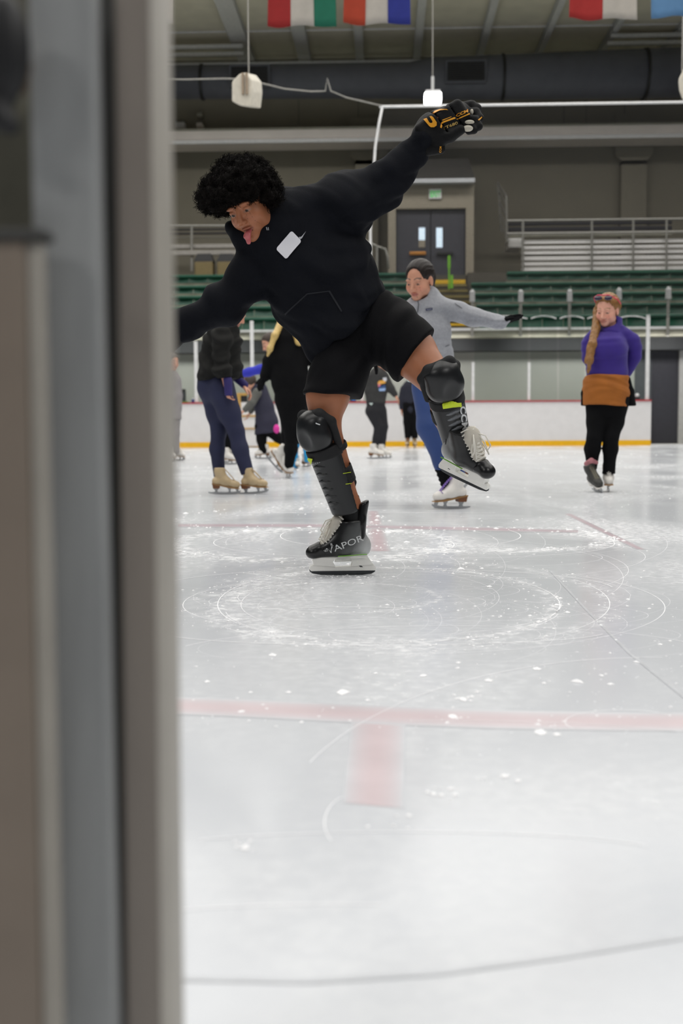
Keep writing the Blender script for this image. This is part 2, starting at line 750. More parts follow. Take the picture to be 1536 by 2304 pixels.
# red paint under the ice
M_redpaint = mat('ice_paint_red', (1, 1, 1), 0.35, attr=True, var=0.05, vscale=8)
M_redpaint2 = mat('ice_paint_far', (1, 1, 1), 0.25, attr=True, var=0.08, vscale=8)


def ground_strip(name, top, bot, material, z=0.0006, red=(207, 191, 195), across=False):
    if 'ice_paint' not in material.name:
        vs = [G(x, y, z) for x, y in top] + [G(x, y, z) for x, y in bot]
        n = len(top)
        return mesh_obj(name, vs, [(i, i + 1, n + i + 1, n + i) for i in range(n - 1)], material)
    # paint that has bled into the ice: strongest along its middle
    vs, fs, cs = [], [], []
    K = 8
    n = 13
    ice_c, red_c = np.array(srgb(206, 209, 214)), np.array(srgb(*red))
    def lerp(pts, u):
        f = u * (len(pts) - 1)
        i = min(int(f), len(pts) - 2)
        f -= i
        return (pts[i][0] + (pts[i + 1][0] - pts[i][0]) * f, pts[i][1] + (pts[i + 1][1] - pts[i][1]) * f)
    for i in range(n):
        u = i / (n - 1)
        a, b = lerp(top, u), lerp(bot, u)
        for k in range(K + 1):
            v = k / K
            x, y = a[0] + (b[0] - a[0]) * v, a[1] + (b[1] - a[1]) * v
            vs.append(G(x, y, z))
            w = math.sin(PI * (u if across else v)) ** 0.8
            cs.append(ice_c * (1 - w) + red_c * w)
    for i in range(n - 1):
        for k in range(K):
            q = i * (K + 1) + k
            fs.append((q, q + 1, q + K + 2, q + K + 1))
    return mesh_obj(name, vs, fs, material, cols=np.array(cs))


o = ground_strip('painted_ice_line', [(330, 1566), (600, 1575), (860, 1588), (1120, 1598), (1380, 1603), (1620, 1604)],
                 [(330, 1604), (600, 1616), (860, 1630), (1120, 1640), (1380, 1644), (1620, 1646)], M_redpaint)
tag(o, 'faint red line painted in the ice nearest the camera, crossing the frame', 'ice marking')
o = ground_strip('painted_ice_bar', [(790, 1613), (912, 1618)], [(770, 1806), (908, 1818)], M_redpaint, 0.0005, across=True)
tag(o, 'short wide faint red bar joining the near red ice line', 'ice marking')
o = ground_strip('painted_ice_line', [(400, 1178), (700, 1178), (1000, 1184), (1130, 1187), (1300, 1192)],
                 [(400, 1186), (700, 1187), (1000, 1193), (1130, 1196), (1300, 1199)], M_redpaint2, red=(196, 178, 186))
tag(o, 'faint red ice line passing behind the black skate of the leaning skater', 'ice marking')
o = ground_strip('painted_ice_bar', [(1268, 1156), (1286, 1156)], [(1430, 1236), (1452, 1236)], M_redpaint2, across=True, red=(200, 182, 189))
tag(o, 'faint red oblique ice stroke in front of the purple sweater skater', 'ice marking')
o = ground_strip('painted_ice_bar', [(825, 1150), (852, 1150)], [(828, 1240), (880, 1240)], M_redpaint2, 0.0004, across=True, red=(204, 184, 190))
tag(o, 'faint red ice bar right beside the heel of the black skate', 'ice marking')

# skate scratches and shavings: nobody could count them
M_snow = mat('ice_snow', srgb(250, 250, 252), 0.9, var=0.03)
mb = MB()


def arc_px(cx, cy, rx, ry, a0, a1, wob, wpx, n=60):
    pts = []
    ph = rnd.uniform(0, 6)
    for i in range(n + 1):
        a = a0 + (a1 - a0) * i / n
        k = 1 + wob * math.sin(3 * a + ph)
        x, y = cx + rx * k * math.cos(a), cy + ry * k * math.sin(a)
        if y < 1012: continue
        pts.append((x, y))
    for i in range(len(pts) - 1):
        (x0, y0), (x1, y1) = pts[i], pts[i + 1]
        L = math.hypot(x1 - x0, y1 - y0) + 1e-6
        p0, p1 = G(x0, y0, 0.0012), G(x1, y1, 0.0012)
        w = wpx * (p0 - CAM).length / F * 0.5
        d = (p1 - p0).normalized()
        s = Vector((-d.y, d.x, 0)) * w
        mb.add([p0 - s, p0 + s, p1 + s, p1 - s], [(0, 1, 2, 3)])


for cx, cy, rx, ry, a0, a1, wp in [
    (870, 1362, 385, 85, 0, 2 * PI, 2.0), (880, 1366, 378, 80, 0.2, 3.0, 1.6), (905, 1362, 470, 98, -0.6, 2.6, 1.6),
    (900, 1358, 360, 72, 0, 5.4, 1.5), (760, 1345, 225, 34, 0.6, 5.6, 1.4), (930, 1370, 560, 100, -0.9, 1.7, 1.5),
    (700, 1225, 320, 36, 0, 2 * PI, 2.0), (780, 1222, 300, 30, 0.3, 6.0, 1.5), (900, 1205, 270, 30, -0.4, 3.6, 1.6),
    (1080, 1214, 300, 26, -1.2, 2.2, 2.0), (1000, 1222, 380, 34, -0.4, 2.4, 1.6), (640, 1360, 230, 48, 2.0, 4.6, 1.5),
    (860, 1330, 520, 52, 3.4, 6.1, 2.2), (1000, 1478, 620, 70, 3.5, 6.0, 1.8), (860, 1420, 500, 32, 0.2, 2.9, 2.6),
    (1500, 1900, 900, 420, 3.6, 4.7, 2.0), (900, 1930, 620, 60, 3.9, 5.8, 3.0), (760, 2080, 520, 46, 3.3, 4.9, 3.0),
    (1000, 1700, 700, 80, 4.6, 5.8, 2.2), (1400, 1625, 130, 28, 2.6, 5.6, 2.2), (790, 1850, 60, 60, 2.4, 4.4, 2.4)]:
    arc_px(cx, cy, rx, ry, a0, a1, 0.012, wp)
for _ in range(46):       # long, nearly level strokes far out
    y = rnd.uniform(1025, 1170)
    x = rnd.uniform(380, 1150)
    arc_px(x, y + 20, rnd.uniform(80, 340), rnd.uniform(2, 9), rnd.uniform(3.3, 4.2), rnd.uniform(4.8, 6.0), 0.0, rnd.uniform(0.9, 2.0), 24)
for _ in range(50):
    cx, cy = rnd.uniform(600, 1200), rnd.uniform(1220, 1460)
    arc_px(cx, cy, rnd.uniform(150, 560), rnd.uniform(14, 80), rnd.uniform(0, 6), rnd.uniform(6.2, 8.5), 0.004, rnd.uniform(0.35, 0.8), 36)
arc_px(790, 1372, 140, 6, 3.3, 6.0, 0.0, 3.2, 30)
ob = mb.build('ice_scratches', M_snow)
tag(ob, 'white curved blade scratches cut across the ice', 'ice scratches', kind='stuff')
mb = MB()


def fleck(px, py, r):
    c = G(px, py, 0.0)
    s = (c - CAM).length / F
    n = rnd.randint(5, 7)
    a0 = rnd.uniform(0, 6)
    ring = []
    for i in range(n):
        a = a0 + 2 * PI * i / n
        k = r * s * rnd.uniform(0.6, 1.35)
        ring.append((c.x + k * math.cos(a) * 1.2, c.y + k * math.sin(a) * rnd.uniform(1.0, 2.2), 0.0008))
    top = (c.x, c.y, min(0.012, r * s * 0.5) + 0.001)
    mb.add(ring + [top], [(i, (i + 1) % n, n) for i in range(n)])


for cx, cy, rx, ry, n, r in [(870, 1362, 385, 86, 420, 1.7), (905, 1362, 480, 100, 300, 1.6), (700, 1225, 320, 36, 240, 1.9),
                             (1080, 1214, 300, 26, 260, 2.1), (760, 1345, 225, 34, 60, 1.4), (620, 1170, 240, 22, 140, 1.8)]:
    for _ in range(n):
        a = rnd.uniform(0, 2 * PI)
        k = rnd.gauss(1, 0.045)
        fleck(cx + rx * k * math.cos(a), cy + ry * k * math.sin(a) + rnd.gauss(0, 4), r * rnd.lognormvariate(-0.2, 0.55))
for _ in range(520):
    y = 1020 + 400 * rnd.random() ** 1.6
    fleck(rnd.uniform(385, 1536), y, rnd.lognormvariate(0.1, 0.55))
for _ in range(160):
    fleck(rnd.gauss(1120, 160), 1370 + rnd.gauss(0, 14), rnd.lognormvariate(0.25, 0.6))
for _ in range(130):
    fleck(rnd.uniform(430, 1536), rnd.uniform(1440, 1640), rnd.lognormvariate(0.8, 0.6))
for cx, cy, n in [(1060, 1568, 9), (1240, 1640, 7), (1000, 1780, 10), (1110, 1755, 9), (560, 1905, 7), (870, 1850, 5), (1000, 1610, 6)]:
    for _ in range(n):
        fleck(rnd.gauss(cx, 26), rnd.gauss(cy, 9), rnd.lognormvariate(1.3, 0.5))
for _ in range(150):
    fleck(rnd.gauss(768, 60), 1297 + rnd.gauss(0, 4), rnd.lognormvariate(0.1, 0.5))
ob = mb.build('ice_shavings', M_snow)
tag(ob, 'loose white ice shavings strewn over the rink', 'ice shavings', kind='stuff')
# joint line in the ice, dark and thin
M_seam = mat('ice_seam', srgb(196, 199, 204), 0.3)
ob = ground_strip('ice_seam', [(1240, 1285), (1320, 1370), (1420, 1470), (1560, 1580)], [(1236, 1285), (1314, 1370), (1412, 1470), (1548, 1580)], M_seam, 0.0009)
tag(ob, 'thin dark oblique line in the ice at the right', 'ice marking')
ob = ground_strip('ice_groove', [(380, 2196), (700, 2202), (1000, 2182), (1250, 2148), (1560, 2098)], [(380, 2206), (700, 2213), (1000, 2193), (1250, 2159), (1560, 2109)], M_seam, 0.0009)
tag(ob, 'wide faint grey curved groove across the nearest ice', 'ice marking')

# ------------------------------------------------------------------ far boards
xb0, xb1 = W(250, 950, YB).x, W(1464, 950, YB).x
ztop = W(1000, 905, YB).z
t = thing('dasher_boards', 'long white rink boards with red cap and yellow kick strip', 'rink boards', ((xb0 + xb1) / 2, YB, 0))
MB().box((xb0, YB, 0), (xb1, YB + 0.12, ztop)).build('board_panel', M_board, t)
MB().box((xb0, YB - 0.012, 0.0), (xb1, YB - 0.001, 0.115)).build('kick_strip', M_kick, t)
MB().box((xb0, YB - 0.03, ztop), (xb1, YB + 0.15, ztop + 0.03)).build('cap_rail', M_red, t)
mb = MB()
xd = W(1536, 950, YB).x + 1.5
mb.box((xb1, YB - 0.02, 0), (xd, YB + 0.2, 0.025))
tag(mb.build('door_sill', M_white), 'low white sill across the gap beside the end of the boards', 'sill')

# wood-trimmed gate leaf in the boards and items near it
def px_box(name, x0, y0, x1, y1, Y, dy, material, parent=None, bevel=0.0):
    a, b = W(x0, y1, Y), W(x1, y0, Y)
    return MB().box((a.x, Y, a.z), (b.x, Y + dy, b.z)).build(name, material, parent, bevel=bevel)


M_wood = mat('pale_wood', srgb(190, 150, 80), 0.6, var=0.12, vscale=9)
t = thing('board_gate', 'white gate in the far boards with pale wood frame edging', 'gate', tuple(W(556, 1005, YB - 0.055)))
px_box('gate_panel', 536, 905, 580, 1004, YB - 0.055, 0.02, M_board, t)
for nm, x0, y0, x1, y1 in [('post', 534, 884, 541, 1004), ('top_rail', 541, 884, 556, 890), ('rail', 541, 934, 580, 938), ('rail', 541, 963, 580, 966)]:
    px_box(nm, x0, y0, x1, y1, YB - 0.085, 0.028, M_wood, t)
px_box('dark_insert', 541, 890, 556, 904, YB - 0.055, 0.02, M_black, t)

# ------------------------------------------------------------------ glass and its posts
def post_px(x, ytop, ybot, Y, wpx, label, cat='post', name='glass_post', group='white glass posts on the boards'):
    a = W(x, ytop, Y)
    b = W(x, ybot, Y)
    b.z = ztop + 0.032
    hw = wpx / F * Y / 2
    o = MB().box((a.x - hw, Y - 0.02, b.z), (a.x + hw, Y + 0.03, a.z)).build(name, M_white, bevel=0.006)
    return tag(o, label, cat, group)


for x, yt, lab in [(440, 768, 'slim white glass post on the boards near the grey door frame'),
                   (566, 722, 'slim white glass post on the boards between the two dark jackets'),
                   (690, 762, 'slim white glass post on the boards just under the hoodie hem'),
                   (814, 815, 'slim white glass post on the boards left of the printed hoodie skater'),
                   (1064, 815, 'short white glass post on the boards right of the grey fleece skater'),
                   (1190, 815, 'short white glass post on the boards midway to the purple sweater'),
                   (1458, 708, 'tall white glass post standing at the end of the boards')]:
    post_px(x, yt, 902, YB + 0.06, 8 if yt < 800 else 6, lab)
zg = ztop + 0.035
joints = [1064, 1190, 1255, 1317, 1386, 1456]
for i in range(len(joints) - 1):
    x0, x1 = joints[i] + 2, joints[i + 1] - 2
    Y = YB + 0.125
    top = []
    for k in range(11):
        u = k / 10
        q = W(x0 + 2 + (x1 - x0 - 4) * u, 717 - 6 * math.sin(PI * u) ** 0.7, Y)
        top.append((q.x, Y, q.z))
    a, b = W(x0, 902, Y), W(x1, 902, Y)
    lab = ['first', 'second', 'third', 'fourth', 'fifth'][i]
    t = thing('glass_shield', 'clear rink glass panel with arched white top edge, %s from the short posts' % lab, 'glass panel', ((a.x + b.x) / 2, Y, a.z), 'arched glass panels on the boards')
    MB().prism([(a.x, Y, zg)] + top + [(b.x, Y, zg)], (0, 0.012, 0)).build('pane', M_glass, t)
    MB().tube(top, 0.013, 6).build('edge_trim', M_white, t)
for x0, x1, lab in [(380, 440, 'beside the grey door frame'), (444, 562, 'behind the black jacket'), (570, 686, 'above the wood edged gate'), (694, 812, 'behind the leaning skater')]:
    Y = YB + 0.125
    a, b = W(x0, 902, Y), W(x1, 724, Y)
    o = MB().box((a.x, Y, zg), (b.x, Y + 0.012, b.z)).build('glass_shield', M_glass)
    tag(o, 'clear square topped rink glass panel ' + lab, 'glass panel', 'square glass panels on the boards')

# safety net
zt = W(858, 236, YB).z
t = thing('hanging_net', 'fine dark safety net hanging above the rink glass on the right', 'net', tuple(W(1200, 236, YB)))
Y = YB - 0.1
a, b = W(858, 240, Y), W(1700, 240, Y)
c, d = W(828, 714, Y), W(1700, 714, Y)
mesh_obj('net_mesh', [c, d, (d.x, Y, a.z), (a.x, Y, a.z)], [(0, 1, 2, 3)], M_net, t)
MB().tube([(a.x - 0.05, Y, a.z), (b.x, Y, a.z)], 0.03, 8).build('top_pipe', M_white, t)
MB().tube([W(860, 240, Y), W(852, 280, Y), W(844, 330, Y), W(838, 420, Y), W(833, 520, Y), W(834, 600, Y), W(830, 714, Y)], 0.028, 8).build('edge_rope', M_white, t, smooth=True)

# ------------------------------------------------------------------ lower wall, slab edge, tunnel door
zs1 = W(1000, 742, 27.2).z
zs0 = W(1000, 760, 27.2).z
zband = W(1000, 790, 27.6).z
xL, xR = -15.0, 15.0
xj = W(1426, 900, YW).x
o = MB().box((xL, YW, 0), (xj, YW + 0.2, zband)).build('wall_lower', M_lowwall); tag(o, kind='structure')
x2, x3 = W(1464, 900, YW).x, W(1526, 900, YW).x
M_lowdark = mat('lower_wall_dark', srgb(84, 88, 92), 0.7)
o = MB().box((xj, YW, 0), (x2, YW + 0.2, zband)).build('wall_lower_end', M_lowdark); tag(o, kind='structure')
zd = W(1490, 787, YW).z
o = MB().box((x2, YW + 0.06, 0), (x3, YW + 0.12, zd)).build('door_1', M_door); tag(o, kind='structure')
M_jamb = mat('jamb_paint', srgb(190, 190, 188), 0.6)
mb = MB(); mb.box((x3, YW - 0.04, 0), (xR, YW + 0.2, zd)); mb.box((xj, YW - 0.04, zd), (xR, YW + 0.2, zd + 0.05))
o = mb.build('trim_1', M_jamb); tag(o, kind='structure')
o = MB().box((xL, 27.6, zband), (xR, 28.3, zs0)).build('stand_beam', M_band); tag(o, 'beam under the edge of the seating stand, coloured dark for the shadow there', 'beam', kind='structure')
o = MB().box((xL, 27.2, zs0), (xR, 33.5, zs1)).build('stand_slab', M_conc); tag(o, 'concrete edge slab of the seating stand', 'slab', kind='structure')
o = MB().box((xL, YB + 0.3, -0.1), (xR, YW + 0.1, 0.0)).build('floor_walkway', M_conc); tag(o, kind='structure')
# white toe rail along the slab and its posts
t = thing('stand_railing', 'white toe rail with capped posts along the front of the green seats', 'railing', tuple(W(1280, 742, 27.15)))
z = W(1000, 742, 27.15).z
MB().box((xL, 27.13, z - 0.02), (xR, 27.18, z + 0.035)).build('toe_rail', M_white, t)
for x, y in [(424, 700), (1062, 654), (1171, 654), (1281, 653), (1392, 650), (1503, 648)]:
    a, b = W(x, y + 22, 27.1), W(x, 757, 27.1)
    MB().box((a.x - 0.03, 27.08, b.z), (a.x + 0.03, 27.13, a.z)).build('post', M_steel, t, bevel=0.006)
    c = W(x, y, 27.1)
    MB().box((a.x - 0.055, 27.06, a.z - 0.03), (a.x + 0.055, 27.15, c.z - 0.03)).hexa(
        [(a.x - 0.055, 27.06, c.z - 0.03), (a.x + 0.055, 27.06, c.z - 0.03), (a.x + 0.02, 27.09, c.z + 0.03), (a.x - 0.02, 27.09, c.z + 0.03)],
        [(a.x - 0.055, 27.15, c.z - 0.03), (a.x + 0.055, 27.15, c.z - 0.03), (a.x + 0.02, 27.12, c.z + 0.03), (a.x - 0.02, 27.12, c.z + 0.03)]).build('post_cap', M_alu, t)

# ------------------------------------------------------------------ green bench rows and stairs
rows = [(708, 740), (683, 708), (658, 681), (635, 655), (611, 631)]
names = ['lowest', 'second', 'third', 'fourth', 'topmost']
zprev = zs1
xS0, xS1 = W(940, 690, 29.5).x, W(1059, 690, 29.5).x
for i, (yt, yb) in enumerate(rows):
    Y = 27.7 + 0.85 * i
    za, zb = W(1100, yt, Y).z, W(1100, yb, Y).z
    for side in (0, 1):
        xA, xB = (W(300, yb, Y).x, xS0 - 0.06) if side == 0 else (xS1 + 0.06 if i < 4 else W(1140, yb, Y).x, W(1600, yb, Y).x)
        t = thing('bench_row', '%s row of green plastic seats %s the stairs' % (names[i], 'left of' if side == 0 else 'right of'), 'bench', ((xA + xB) / 2, Y, zb), 'green seat rows')
        # riser deck, moulded seat with a curved lip, leaning backs divided into places
        MB().box((xA, Y + 0.02, zprev - 0.05 if i else zs1), (xB, Y + 0.84, zb)).build('riser', M_conc, t)
        prof = [(0, 0.0), (-0.06, 0.02), (-0.07, 0.06), (-0.03, 0.085), (0.1, 0.08), (0.22, 0.07)]
        h = za - zb
        poly = [(xA, Y + a, zb + max(0.0, h - 0.10) + b) for a, b in prof]
        MB().prism(poly + [(xA, Y + 0.22, zb + max(0, h - 0.10))], (xB - xA, 0, 0)).build('seat_front', M_seat, t, bevel=0.008)
        mb = MB()
        n = max(2, int((xB - xA) / 0.48))
        wseg = (xB - xA) / n
        for k in range(n):
            x0, x1 = xA + k * wseg + 0.006, xA + (k + 1) * wseg - 0.006
            xs = [x0 + (x1 - x0) * j / 6 for j in range(7)]
            bow = [0.05 * (1 - ((j - 3) / 3) ** 2) for j in range(7)]
            for j in range(6):
                q = [(xs[j], Y - 0.02 - bow[j] * 0 + bow[j] * 0.6, zb + 0.005), (xs[j + 1], Y - 0.02 + bow[j + 1] * 0.6, zb + 0.005),
                     (xs[j + 1], Y + 0.02 + bow[j + 1], zb + max(0.04, h - 0.08)), (xs[j], Y + 0.02 + bow[j], zb + max(0.04, h - 0.08))]
                mb.add(q, [(0, 1, 2, 3)])
        mb.build('seat_shells', M_seat, t, smooth=False)
    zprev = zb

M_tread = mat('stair_tread', srgb(82, 75, 58), 0.8, var=0.1, vscale=6)
M_nose = mat('stair_yellow', srgb(222, 178, 40), 0.6)
M_nosed = mat('stair_nosing', srgb(140, 126, 74), 0.6)
t = thing('stand_stairs', 'concrete stairs with yellow nosings climbing to the double doors', 'stairs', tuple(W(1010, 742, 27.4)))
ys = [742, 728, 715, 702, 690, 678, 665, 652, 640, 629]
for i in range(len(ys) - 1):
    Y = 27.5 + 0.5 * i
    a, b = W(936, ys[i], Y), W(1058, ys[i + 1], Y)
    MB().box((xS0, Y, zs1), (xS1, Y + (0.499 if i < 8 else 0.9), b.z)).build('step', M_tread, t)
    MB().box((xS0, Y - 0.01, b.z - (0.045 if i < 8 else 0.10)), (xS1, Y + 0.05, b.z + 0.004)).build('nosing', M_nose if i in (0, 8, 3) else M_nosed, t)

# ------------------------------------------------------------------ vestibule with double doors
YV = 32.6
z0 = W(970, 628, YV).z
zr, ze = W(970, 416, YV).z, W(970, 408, YV).z
xA, xB, xd0, xd1 = W(873, 500, YV).x, W(1066, 500, YV).x, W(890, 500, YV).x, W(1048, 500, YV).x
zdt = W(970, 469, YV).z
M_vest = mat('vestibule_paint', srgb(146, 138, 123), 0.8, var=0.04)
mb = MB(); mb.box((xA, YV, z0), (xd0, YV + 3, zr)); mb.box((xd1, YV, z0), (xB, YV + 3, zr)); mb.box((xd0, YV, zdt), (xd1, YV + 3, zr))
o = mb.build('wall_vestibule', M_vest); tag(o, kind='structure')
o = MB().box((xd0, YV + 0.9, z0 - 0.02), (xd1, YV + 3, z0)).build('floor_landing', M_conc); tag(o, kind='structure')
xm = (xd0 + xd1) / 2
M_day = mat('daylight_pane', srgb(200, 218, 232), 0.3, emit=1.0)
M_brass = mat('push_bar_brass', srgb(190, 130, 60), 0.35, metal=0.6)
for k, (p, q) in enumerate([(xd0, xm), (xm, xd1)]):
    o = MB().box((p + 0.01, YV + 0.12, z0), (q - 0.01, YV + 0.18, zdt - 0.02)).build('door_%d' % (2 + k), M_door, bevel=0.01)
    tag(o, kind='structure')
    w0, w1 = ((942, 956) if k == 0 else (981, 995))
    ya, yb = (512, 557)
    a, b = W(w0, yb, YV + 0.1), W(w1, ya, YV + 0.1)
    if k == 0:
        zm = W(948, 540, YV + 0.1).z
        MB().box((a.x, YV + 0.105, zm), (b.x, YV + 0.125, b.z)).build('vision_pane', M_day, o)
        MB().box((a.x, YV + 0.105, a.z), (b.x, YV + 0.125, zm)).build('vision_pane', M_vest, o)
        a, b = W(921, 573, YV), W(958, 566, YV)
        MB().box((a.x, YV + 0.03, a.z), (b.x, YV + 0.08, b.z)).build('push_bar', M_brass, o, bevel=0.01)
    else:
        MB().box((a.x, YV + 0.105, a.z), (b.x, YV + 0.125, b.z)).build('vision_pane', M_day, o)
        a, b = W(982, 573, YV), W(1020, 566, YV)
        MB().box((a.x, YV + 0.03, a.z), (b.x, YV + 0.08, b.z)).build('push_bar', M_black, o, bevel=0.01)
xe0, xe1 = W(862, 412, YV - 0.3).x, W(1068, 412, YV - 0.3).x
M_fascia = mat('fascia_grey', srgb(190, 192, 196), 0.5)
o = MB().box((xe0, YV - 0.3, zr), (xe1, YV + 3, ze + 0.02)).build('trim_2', M_fascia); tag(o, kind='structure')
zrt = W(970, 375, YV + 1.5).z
M_roof = mat('canopy_roof', srgb(48, 46, 43), 0.85, var=0.12, vscale=5)
dx = 0.12
mb = MB(); mb.hexa([(xe0, YV - 0.3, ze + 0.02), (xe1, YV - 0.3, ze + 0.02), (xe1, YV + 3, ze + 0.02), (xe0, YV + 3, ze + 0.02)],
                   [(xe0 + dx, YV + 0.5, zrt), (xe1 - dx, YV + 0.5, zrt), (xe1 - dx, YV + 3, zrt), (xe0 + dx, YV + 3, zrt)])
o = mb.build('canopy_roof', M_roof); tag(o, 'dark sloped roof over the double door vestibule', 'roof', kind='structure')
# exit sign
t = thing('exit_sign', 'lit green exit sign above the dark double doors', 'exit sign', tuple(W(978, 436, YV - 0.06)))
a, b = W(965, 447, YV - 0.06), W(993, 425, YV - 0.06)
MB().box((a.x, YV - 0.06, a.z), (b.x, YV - 0.002, b.z)).build('housing', M_white, t, bevel=0.01)
M_exit = mat('exit_green', srgb(70, 190, 90), 0.4, emit=0.55)
vs, fs, w = text_geo('EXIT', 0.03)
sx, hz_ = (b.x - a.x) * 0.86 / w, (b.z - a.z) * 0.62
mesh_obj('lettering', [(a.x + (b.x - a.x) * 0.07 + v.x * sx, YV - 0.064, a.z + (b.z - a.z) * 0.2 + v.y / 0.7 * hz_) for v in vs], fs, M_exit, t)
# lime marker post on the stairs
M_lime = mat('lime_plastic', srgb(122, 190, 50), 0.5)
t = thing('marker_pole', 'thin lime green pole with two paddles standing on the stairs', 'pole', tuple(W(1010, 652, 30.5)))
MB().tube([W(1010, 651, 30.4), W(1010, 574, 30.4)], 0.022, 8).build('pole', M_lime, t)
MB().obox(W(1010, 590, 30.4), (0.035, 0, 0), (0, 0.01, 0), (0, 0, 0.15)).build('paddle', M_lime, t, bevel=0.02)
MB().obox(W(1016, 634, 30.4), (0.035, 0, 0), (0, 0.012, 0), (0, 0, 0.17)).build('paddle', M_lime, t, bevel=0.02)

# ------------------------------------------------------------------ hall walls, columns, beam, duct, roof
zcon = W(1000, 628, 33.4).z
zroof = W(1000, 118, YBACK).z + 0.6
o = MB().box((xL - 3, YBACK, 0), (xR + 5, YBACK + 0.3, zroof + 0.5)).build('wall_back', M_wall); tag(o, kind='structure')
o = MB().box((xL - 3, 32.45, zs1), (xR + 5, YBACK, zcon)).box((xL - 3, 31.96, zs1), (xS0 - 0.1, 32.44, zcon)).box((xS1 + 0.1, 31.96, zs1), (xR + 5, 32.44, zcon)).build('floor_concourse', mat('concourse_dark', srgb(84, 80, 72), 0.85)); tag(o, kind='structure')
for x0, x1, c0, c1, lab in [(1395, 1455, 1384, 1470, 'flared wall column behind the bleachers on the right'), (800, 850, 786, 872, 'flared wall column behind the raised black glove arm')]:
    Yc = YBACK - 0.35
    t = thing('wall_column', lab, 'column', (W((x0 + x1) / 2, 500, Yc).x, Yc, zs1), kind='structure')
    a, b = W(x0, 600, Yc), W(x1, 360, Yc)
    ca, cb, ct = W(c0, 358, Yc), W(c1, 300, Yc), W(c0, 346, Yc)
    MB().box((a.x, Yc, zs1 + 1), (b.x, YBACK, b.z)).build('shaft', M_wall, t)
    zc = W(1000, 300, Yc).z + 0.5
    MB().prism([(a.x, Yc, b.z - 0.12), (b.x, Yc, b.z - 0.12), (b.x, Yc, b.z), (cb.x, Yc, b.z + 0.16), (cb.x, Yc, zc), (ca.x, Yc, zc), (ca.x, Yc, b.z + 0.16), (a.x, Yc, b.z)], (0, 0.35, 0)).build('capital', M_wall, t)
Yb = 34.6
zb0, zb1 = W(900, 319, Yb).z, W(900, 284, Yb).z
t = thing('fascia_beam', 'long pale horizontal beam across the hall under the duct', 'beam', (0, Yb, zb0), kind='structure')
MB().box((xL - 3, Yb, zb0), (xR + 5, Yb + 0.9, zb1)).build('beam_face', M_beam, t)
MB().box((xL - 3, Yb - 0.10, zb0), (xR + 5, Yb, zb0 + 0.10)).build('lower_flange', M_white, t)
MB().box((xL - 3, Yb - 0.04, zb1 - 0.05), (xR + 5, Yb, zb1)).build('upper_flange', M_conc, t)
# upper wall seams
M_seamw = mat('wall_seam', srgb(104, 101, 92), 0.9)
for x in (672, 806, 1268, 1318, 1404):
    a = W(x, 280, YBACK - 0.01)
    MB().box((a.x - 0.012, YBACK - 0.012, a.z), (a.x + 0.012, YBACK, W(x, 225, YBACK).z)).build('panel_seam', M_seamw, o)
# duct
Yd = 33.0
t = thing('air_duct', 'large dark grey round air duct under the roof', 'duct', (0, Yd, W(900, 180, Yd).z))
def duct(x0, x1, yt0, yb0, yt1, yb1, nm='pipe'):
    a, b = W(x0, (yt0 + yb0) / 2, Yd), W(x1, (yt1 + yb1) / 2, Yd)
    a.z = b.z = (a.z + b.z) / 2 if nm != 'taper' else a.z
    r0, r1 = (yb0 - yt0) / 2 * Yd / F, (yb1 - yt1) / 2 * Yd / F
    return MB().tube([a, b], [r0, r1], 40).build(nm, M_duct, t, smooth=False)


def duct2(pts, nm):
    mb = MB()
    cs, rs = [], []
    for x, yt, yb in pts:
        cs.append(W(x, (yt + yb) / 2, Yd)); rs.append((yb - yt) / 2 * Yd / F)
    mb.tube(cs, rs, 40)
    return mb.build(nm, M_duct, t, smooth=True)


duct2([(250, 151, 222), (620, 147, 220), (920, 143, 219), (965, 134, 222), (1130, 127, 221), (1700, 105, 214)], 'duct_pipe')
for x, yt, yb in [(1130, 126, 222), (1450, 114, 219), (455, 148, 222)]:
    c = W(x, (yt + yb) / 2, Yd); r = (yb - yt) / 2 * Yd / F + 0.02
    MB().tube([c - Vector((0.04, 0, 0)), c + Vector((0.04, 0, 0))], r, 40).build('band', M_black, t)
for x0, y0, x1, y1 in [(1006, 138, 1090, 182), (520, 149, 602, 190)]:
    a, b = W(x0, y1, Yd - 0.62), W(x1, y0, Yd - 0.62)
    g = MB().box((a.x - 0.06, Yd - 0.62, a.z - 0.06), (b.x + 0.06, Yd - 0.2, b.z + 0.06)).build('grille_frame', M_duct, t, bevel=0.02)
    mb = MB()
    for k in range(9):
        zz = a.z + (b.z - a.z) * (k + 0.5) / 9
        mb.box((a.x, Yd - 0.635, zz - 0.02), (b.x, Yd - 0.622, zz + 0.02))
    mb.build('louvres', M_black, g)

